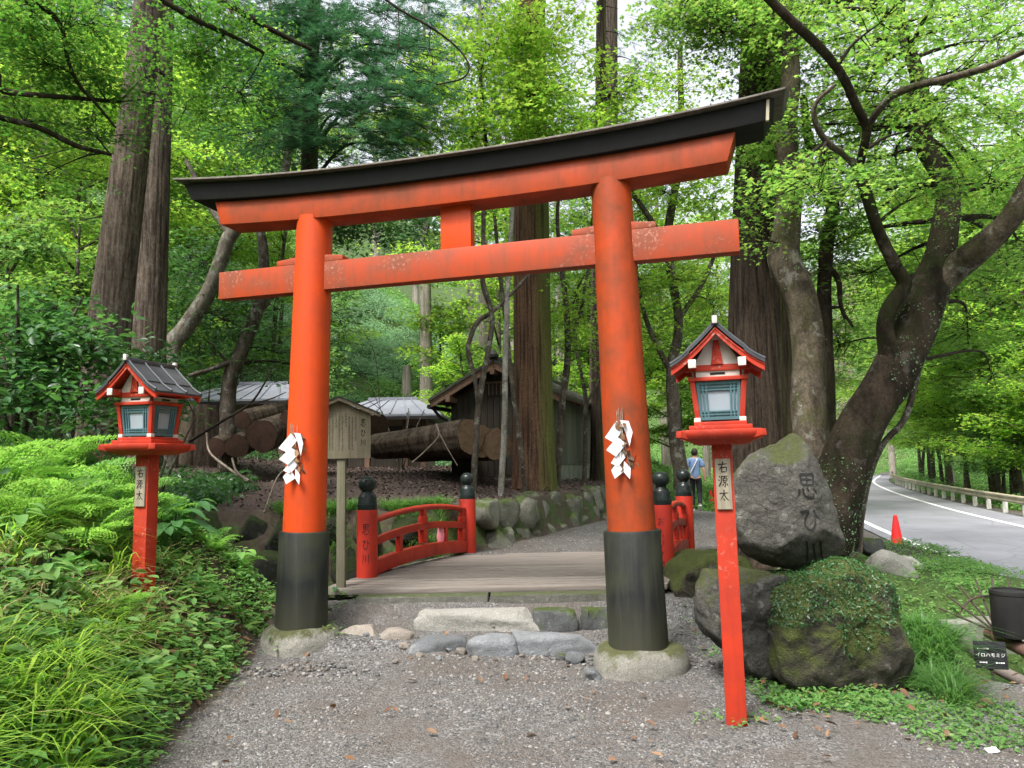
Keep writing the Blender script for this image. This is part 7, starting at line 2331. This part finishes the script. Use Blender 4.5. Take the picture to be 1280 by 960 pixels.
for k, (u, v, Y, n, L, hg, lab) in enumerate([(222, 600, 7.0, 11, .26, .42, 'large-leaved plant just right of the left lantern post'), (150, 640, 6.9, 10, .20, .36, 'leafy plant with pale buds left of the lantern post'), (120, 660, 6.4, 9, .20, .3, 'leafy plant between ferns and lantern post'),
    (240, 670, 7.4, 9, .2, .3, 'dark leafy plant in the hollow behind the lantern'), (205, 665, 6.8, 8, .18, .3, 'leafy plant low beside the lantern post'), (300, 735, 7.35, 8, .16, .22, 'low leafy plant at the gully edge'), (420, 738, 7.5, 7, .10, .12, 'small leafy weed at the foot of the notice board post'),
    (60, 760, 4.9, 9, .15, .3, 'leafy plant among bright grass at the left'), (20, 700, 5.2, 9, .16, .35, 'leafy plant at the left edge among grass'), (180, 690, 6.3, 8, .14, .25, 'small leafy plant in front of the lantern post shade')]):
    leaf_plant('broadleaf_plant', lab, at(u, v, Y).x, Y, n, L, hg, 700 + k, 'leaf_dark' if k not in (7, 8, 5) else 'leaf_under')
# dark broad-leaved shrubs on the left
def shrub(label, x, y, specs, seed, size=.10, mat='leaf_dark'):
    t = Tree('shrub', label, 'shrub', (x, y, hz(x, y)), 'dark shrubs on the left bank')
    z = hz(x, y)
    r = rs(seed)
    for k in range(5):
        a = k * 1.3
        t.limb([(x, y, z - .1, .03), (x + .25 * math.cos(a), y + .25 * math.sin(a), z + .7, .022), (x + .6 * math.cos(a), y + .6 * math.sin(a), z + 1.5, .01)], 'bark_young', 6, 'maple', 4)
    t.clumps(specs, r, 'broad', size, 20, .26, droop=.3, tilt=.5, thick=.25, twig_r=.005)
    t.done(mat)
shrub('dark glossy shrub filling the left edge above the ferns', -4.9, 7.6, [CL(*q) for q in [(40, 420, 7.4, 60, 50, .6, 36), (90, 440, 7.4, 60, 40, .5, 26), (30, 480, 7.2, 60, 40, .5, 24), (120, 415, 7.6, 40, 30, .5, 14), (-20, 430, 7.2, 50, 60, .6, 20), (110, 490, 7.2, 40, 24, .4, 12), (70, 385, 7.8, 50, 26, .5, 12)]], 801)
shrub('dark bushy undergrowth shrub behind the left lantern', -4.4, 9.2, [CL(*q) for q in [(190, 450, 9.2, 40, 26, .5, 14), (215, 500, 9.4, 26, 30, .5, 14), (100, 520, 8.8, 50, 30, .5, 16)]], 802)
shrub('dense shrub between the twin cedars and the crooked trunk', -5.6, 14.0, [CL(*q) for q in [(240, 400, 14.2, 40, 50, .7, 26), (225, 340, 14.6, 30, 40, .6, 16), (250, 470, 14, 30, 20, .5, 10)]], 803, .11)
shrub('light green shrub against the slope right of the left pillar', -2.8, 19.2, [CL(*q) for q in [(425, 380, 19, 18, 40, .7, 16), (422, 440, 18.5, 18, 40, .7, 16), (420, 480, 18.5, 18, 16, .5, 8)]], 804, .12, 'leaf_under')

# ------------------------------------------------------------------ the walking person
def person():
    q = onz(871, 640, .14)
    zz = hz(q.x, q.y)
    t = thing('person', 'dark-haired person in blue T-shirt and black trousers walking away along the path', 'person', (q.x, q.y, zz), -rad(16))
    def skinned(name, verts, edges, radii, mat, root=0, sub=2, parent=t):
        me = bpy.data.meshes.new(name)
        me.from_pydata(verts, edges, [])
        o = bpy.data.objects.new(name, me)
        COL.objects.link(o)
        m = o.modifiers.new('skin', 'SKIN')
        for k, rr in enumerate(radii):
            sv = me.skin_vertices[0].data[k]
            sv.radius = rr if isinstance(rr, tuple) else (rr, rr)
            sv.use_root = (k == root)
        s = o.modifiers.new('sub', 'SUBSURF')
        s.levels = s.render_levels = sub
        dg = bpy.context.evaluated_depsgraph_get()
        m2 = bpy.data.meshes.new_from_object(o.evaluated_get(dg))
        bpy.data.objects.remove(o)
        for p in m2.polygons: p.use_smooth = True
        m2.materials.clear()
        return link(name, m2, mat, parent)
    # facing +y (away); x to the right
    vb = [(0, 0, .90), (0, .01, 1.10), (0, 0, 1.30), (0, 0, 1.40), (0, .015, 1.47), (0, .02, 1.55), (0, .02, 1.62),
          (-.17, 0, 1.36), (-.215, -.02, 1.12), (-.20, .06, .88), (-.20, .09, .80),
          (.17, 0, 1.36), (.225, -.03, 1.12), (.25, .01, .89), (.255, .03, .81),
          (-.09, 0, .84), (-.10, .09, .48), (-.10, -.01, .09), (.09, 0, .84), (.10, .02, .47), (.11, -.17, .13)]
    eb = [(0, 1), (1, 2), (2, 3), (3, 4), (4, 5), (5, 6), (3, 7), (7, 8), (8, 9), (9, 10), (3, 11), (11, 12), (12, 13), (13, 14), (0, 15), (15, 16), (16, 17), (0, 18), (18, 19), (19, 20)]
    rb = [(.13, .09), (.12, .085), (.14, .09), (.085, .07), .05, (.075, .09), (.065, .08), .055, .042, .03, .036, .055, .042, .03, .036, .085, .058, .04, .085, .058, .04]
    skinned('body', vb, eb, rb, M['skin'])
    # fingers
    for sx, w in ((-1, (-.20, .09, .80)), (1, (.255, .03, .81))):
        mb = MB()
        for k in range(4):
            x, y, z = w[0], w[1] - .024 + .016 * k, w[2] - .02
            ln = (.075, .085, .08, .065)[k]
            mb.tube([(x, y, z), (x - sx * .004, y + .004, z - ln * .55), (x - sx * .014, y + .012, z - ln)], [.009, .008, .006], 6)
        mb.tube([(w[0], w[1] + .03, w[2] + .02), (w[0] - sx * .01, w[1] + .055, w[2] - .01), (w[0] - sx * .014, w[1] + .06, w[2] - .04)], [.011, .009, .007], 6)
        mb.build('fingers', M['skin'], t, smooth=True)
    skinned('t_shirt', [(0, 0, .82), (0, .01, 1.06), (0, 0, 1.28), (0, 0, 1.405), (-.17, 0, 1.37), (-.215, -.015, 1.17), (.17, 0, 1.37), (.222, -.022, 1.17)], [(0, 1), (1, 2), (2, 3), (3, 4), (4, 5), (3, 6), (6, 7)],
            [(.165, .115), (.15, .11), (.172, .115), (.095, .085), .075, .072, .075, .072], M['shirt_blue'])
    skinned('trousers', [(0, 0, 1.0), (-.09, 0, .82), (-.10, .09, .48), (-.10, -.005, .11), (.09, 0, .82), (.10, .02, .47), (.11, -.15, .15)], [(0, 1), (1, 2), (2, 3), (0, 4), (4, 5), (5, 6)], [(.155, .11), .10, .075, .06, .10, .075, .06], M['trousers_black'])
    V, F = ico(3)
    P = V * np.array([.088, .105, .115]) + np.array([0, .018, 1.60])
    k = V[:, 1] > .45
    P[k, 2] += .02
    P = P[:, :] + .006 * np.sin(V[:, [1, 2, 0]] * 14)
    P[(V[:, 1] > .55) & (V[:, 2] < .35), 1] -= .055
    link('hair', npmesh('hair', P, [F], True), M['hair'], t)
    for sx in (-1, 1):
        MB().lathe([(.002, -.012), (.022, -.006), (.026, .006), (.01, .012)], 12).build('ear', M['skin'], t, smooth=True, loc=(sx * .082, .02, 1.565)).rotation_euler = (0, PI / 2, 0)
    MB().box((0, .118, 1.555), (.022, .03, .04), None, (.5, .4)).build('nose', M['skin'], t, .006)
    st = smooth_path([(.07, -.02, 1.435), (.06, -.10, 1.38), (-.02, -.128, 1.22), (-.12, -.115, 1.04), (-.165, -.05, .95), (-.15, .06, .96), (0, .135, 1.15), (.06, .10, 1.36), (.07, -.02, 1.435)], 5)
    V, F = tube_np(st, .014, 6)
    link('bag_strap', npmesh('bag_strap', V, F, True), M['strap_white'], t)
    MB().box((-.175, .07, .93), (.09, .2, .17)).build('bag', M['strap_white'], t, .03)
    for (x, y, z, pit) in ((-.10, .04, .0, 0), (.112, -.20, .055, .75)):
        R_ = Matrix.Rotation(-pit, 3, 'X')
        s_ = MB().box((0, 0, .015), (.09, .27, .03), None, (.98, .98)).build('shoe_sole', M['strap_white'], t, .012)
        s_.location = (x, y, z)
        s_.rotation_euler = (-pit, 0, 0)
        u = MB().box((0, -.02, .07), (.082, .22, .085), None, (.72, .62)).build('shoe', M['shoe_black'], t, .02)
        u.location = (x, y, z)
        u.rotation_euler = (-pit, 0, 0)
person()
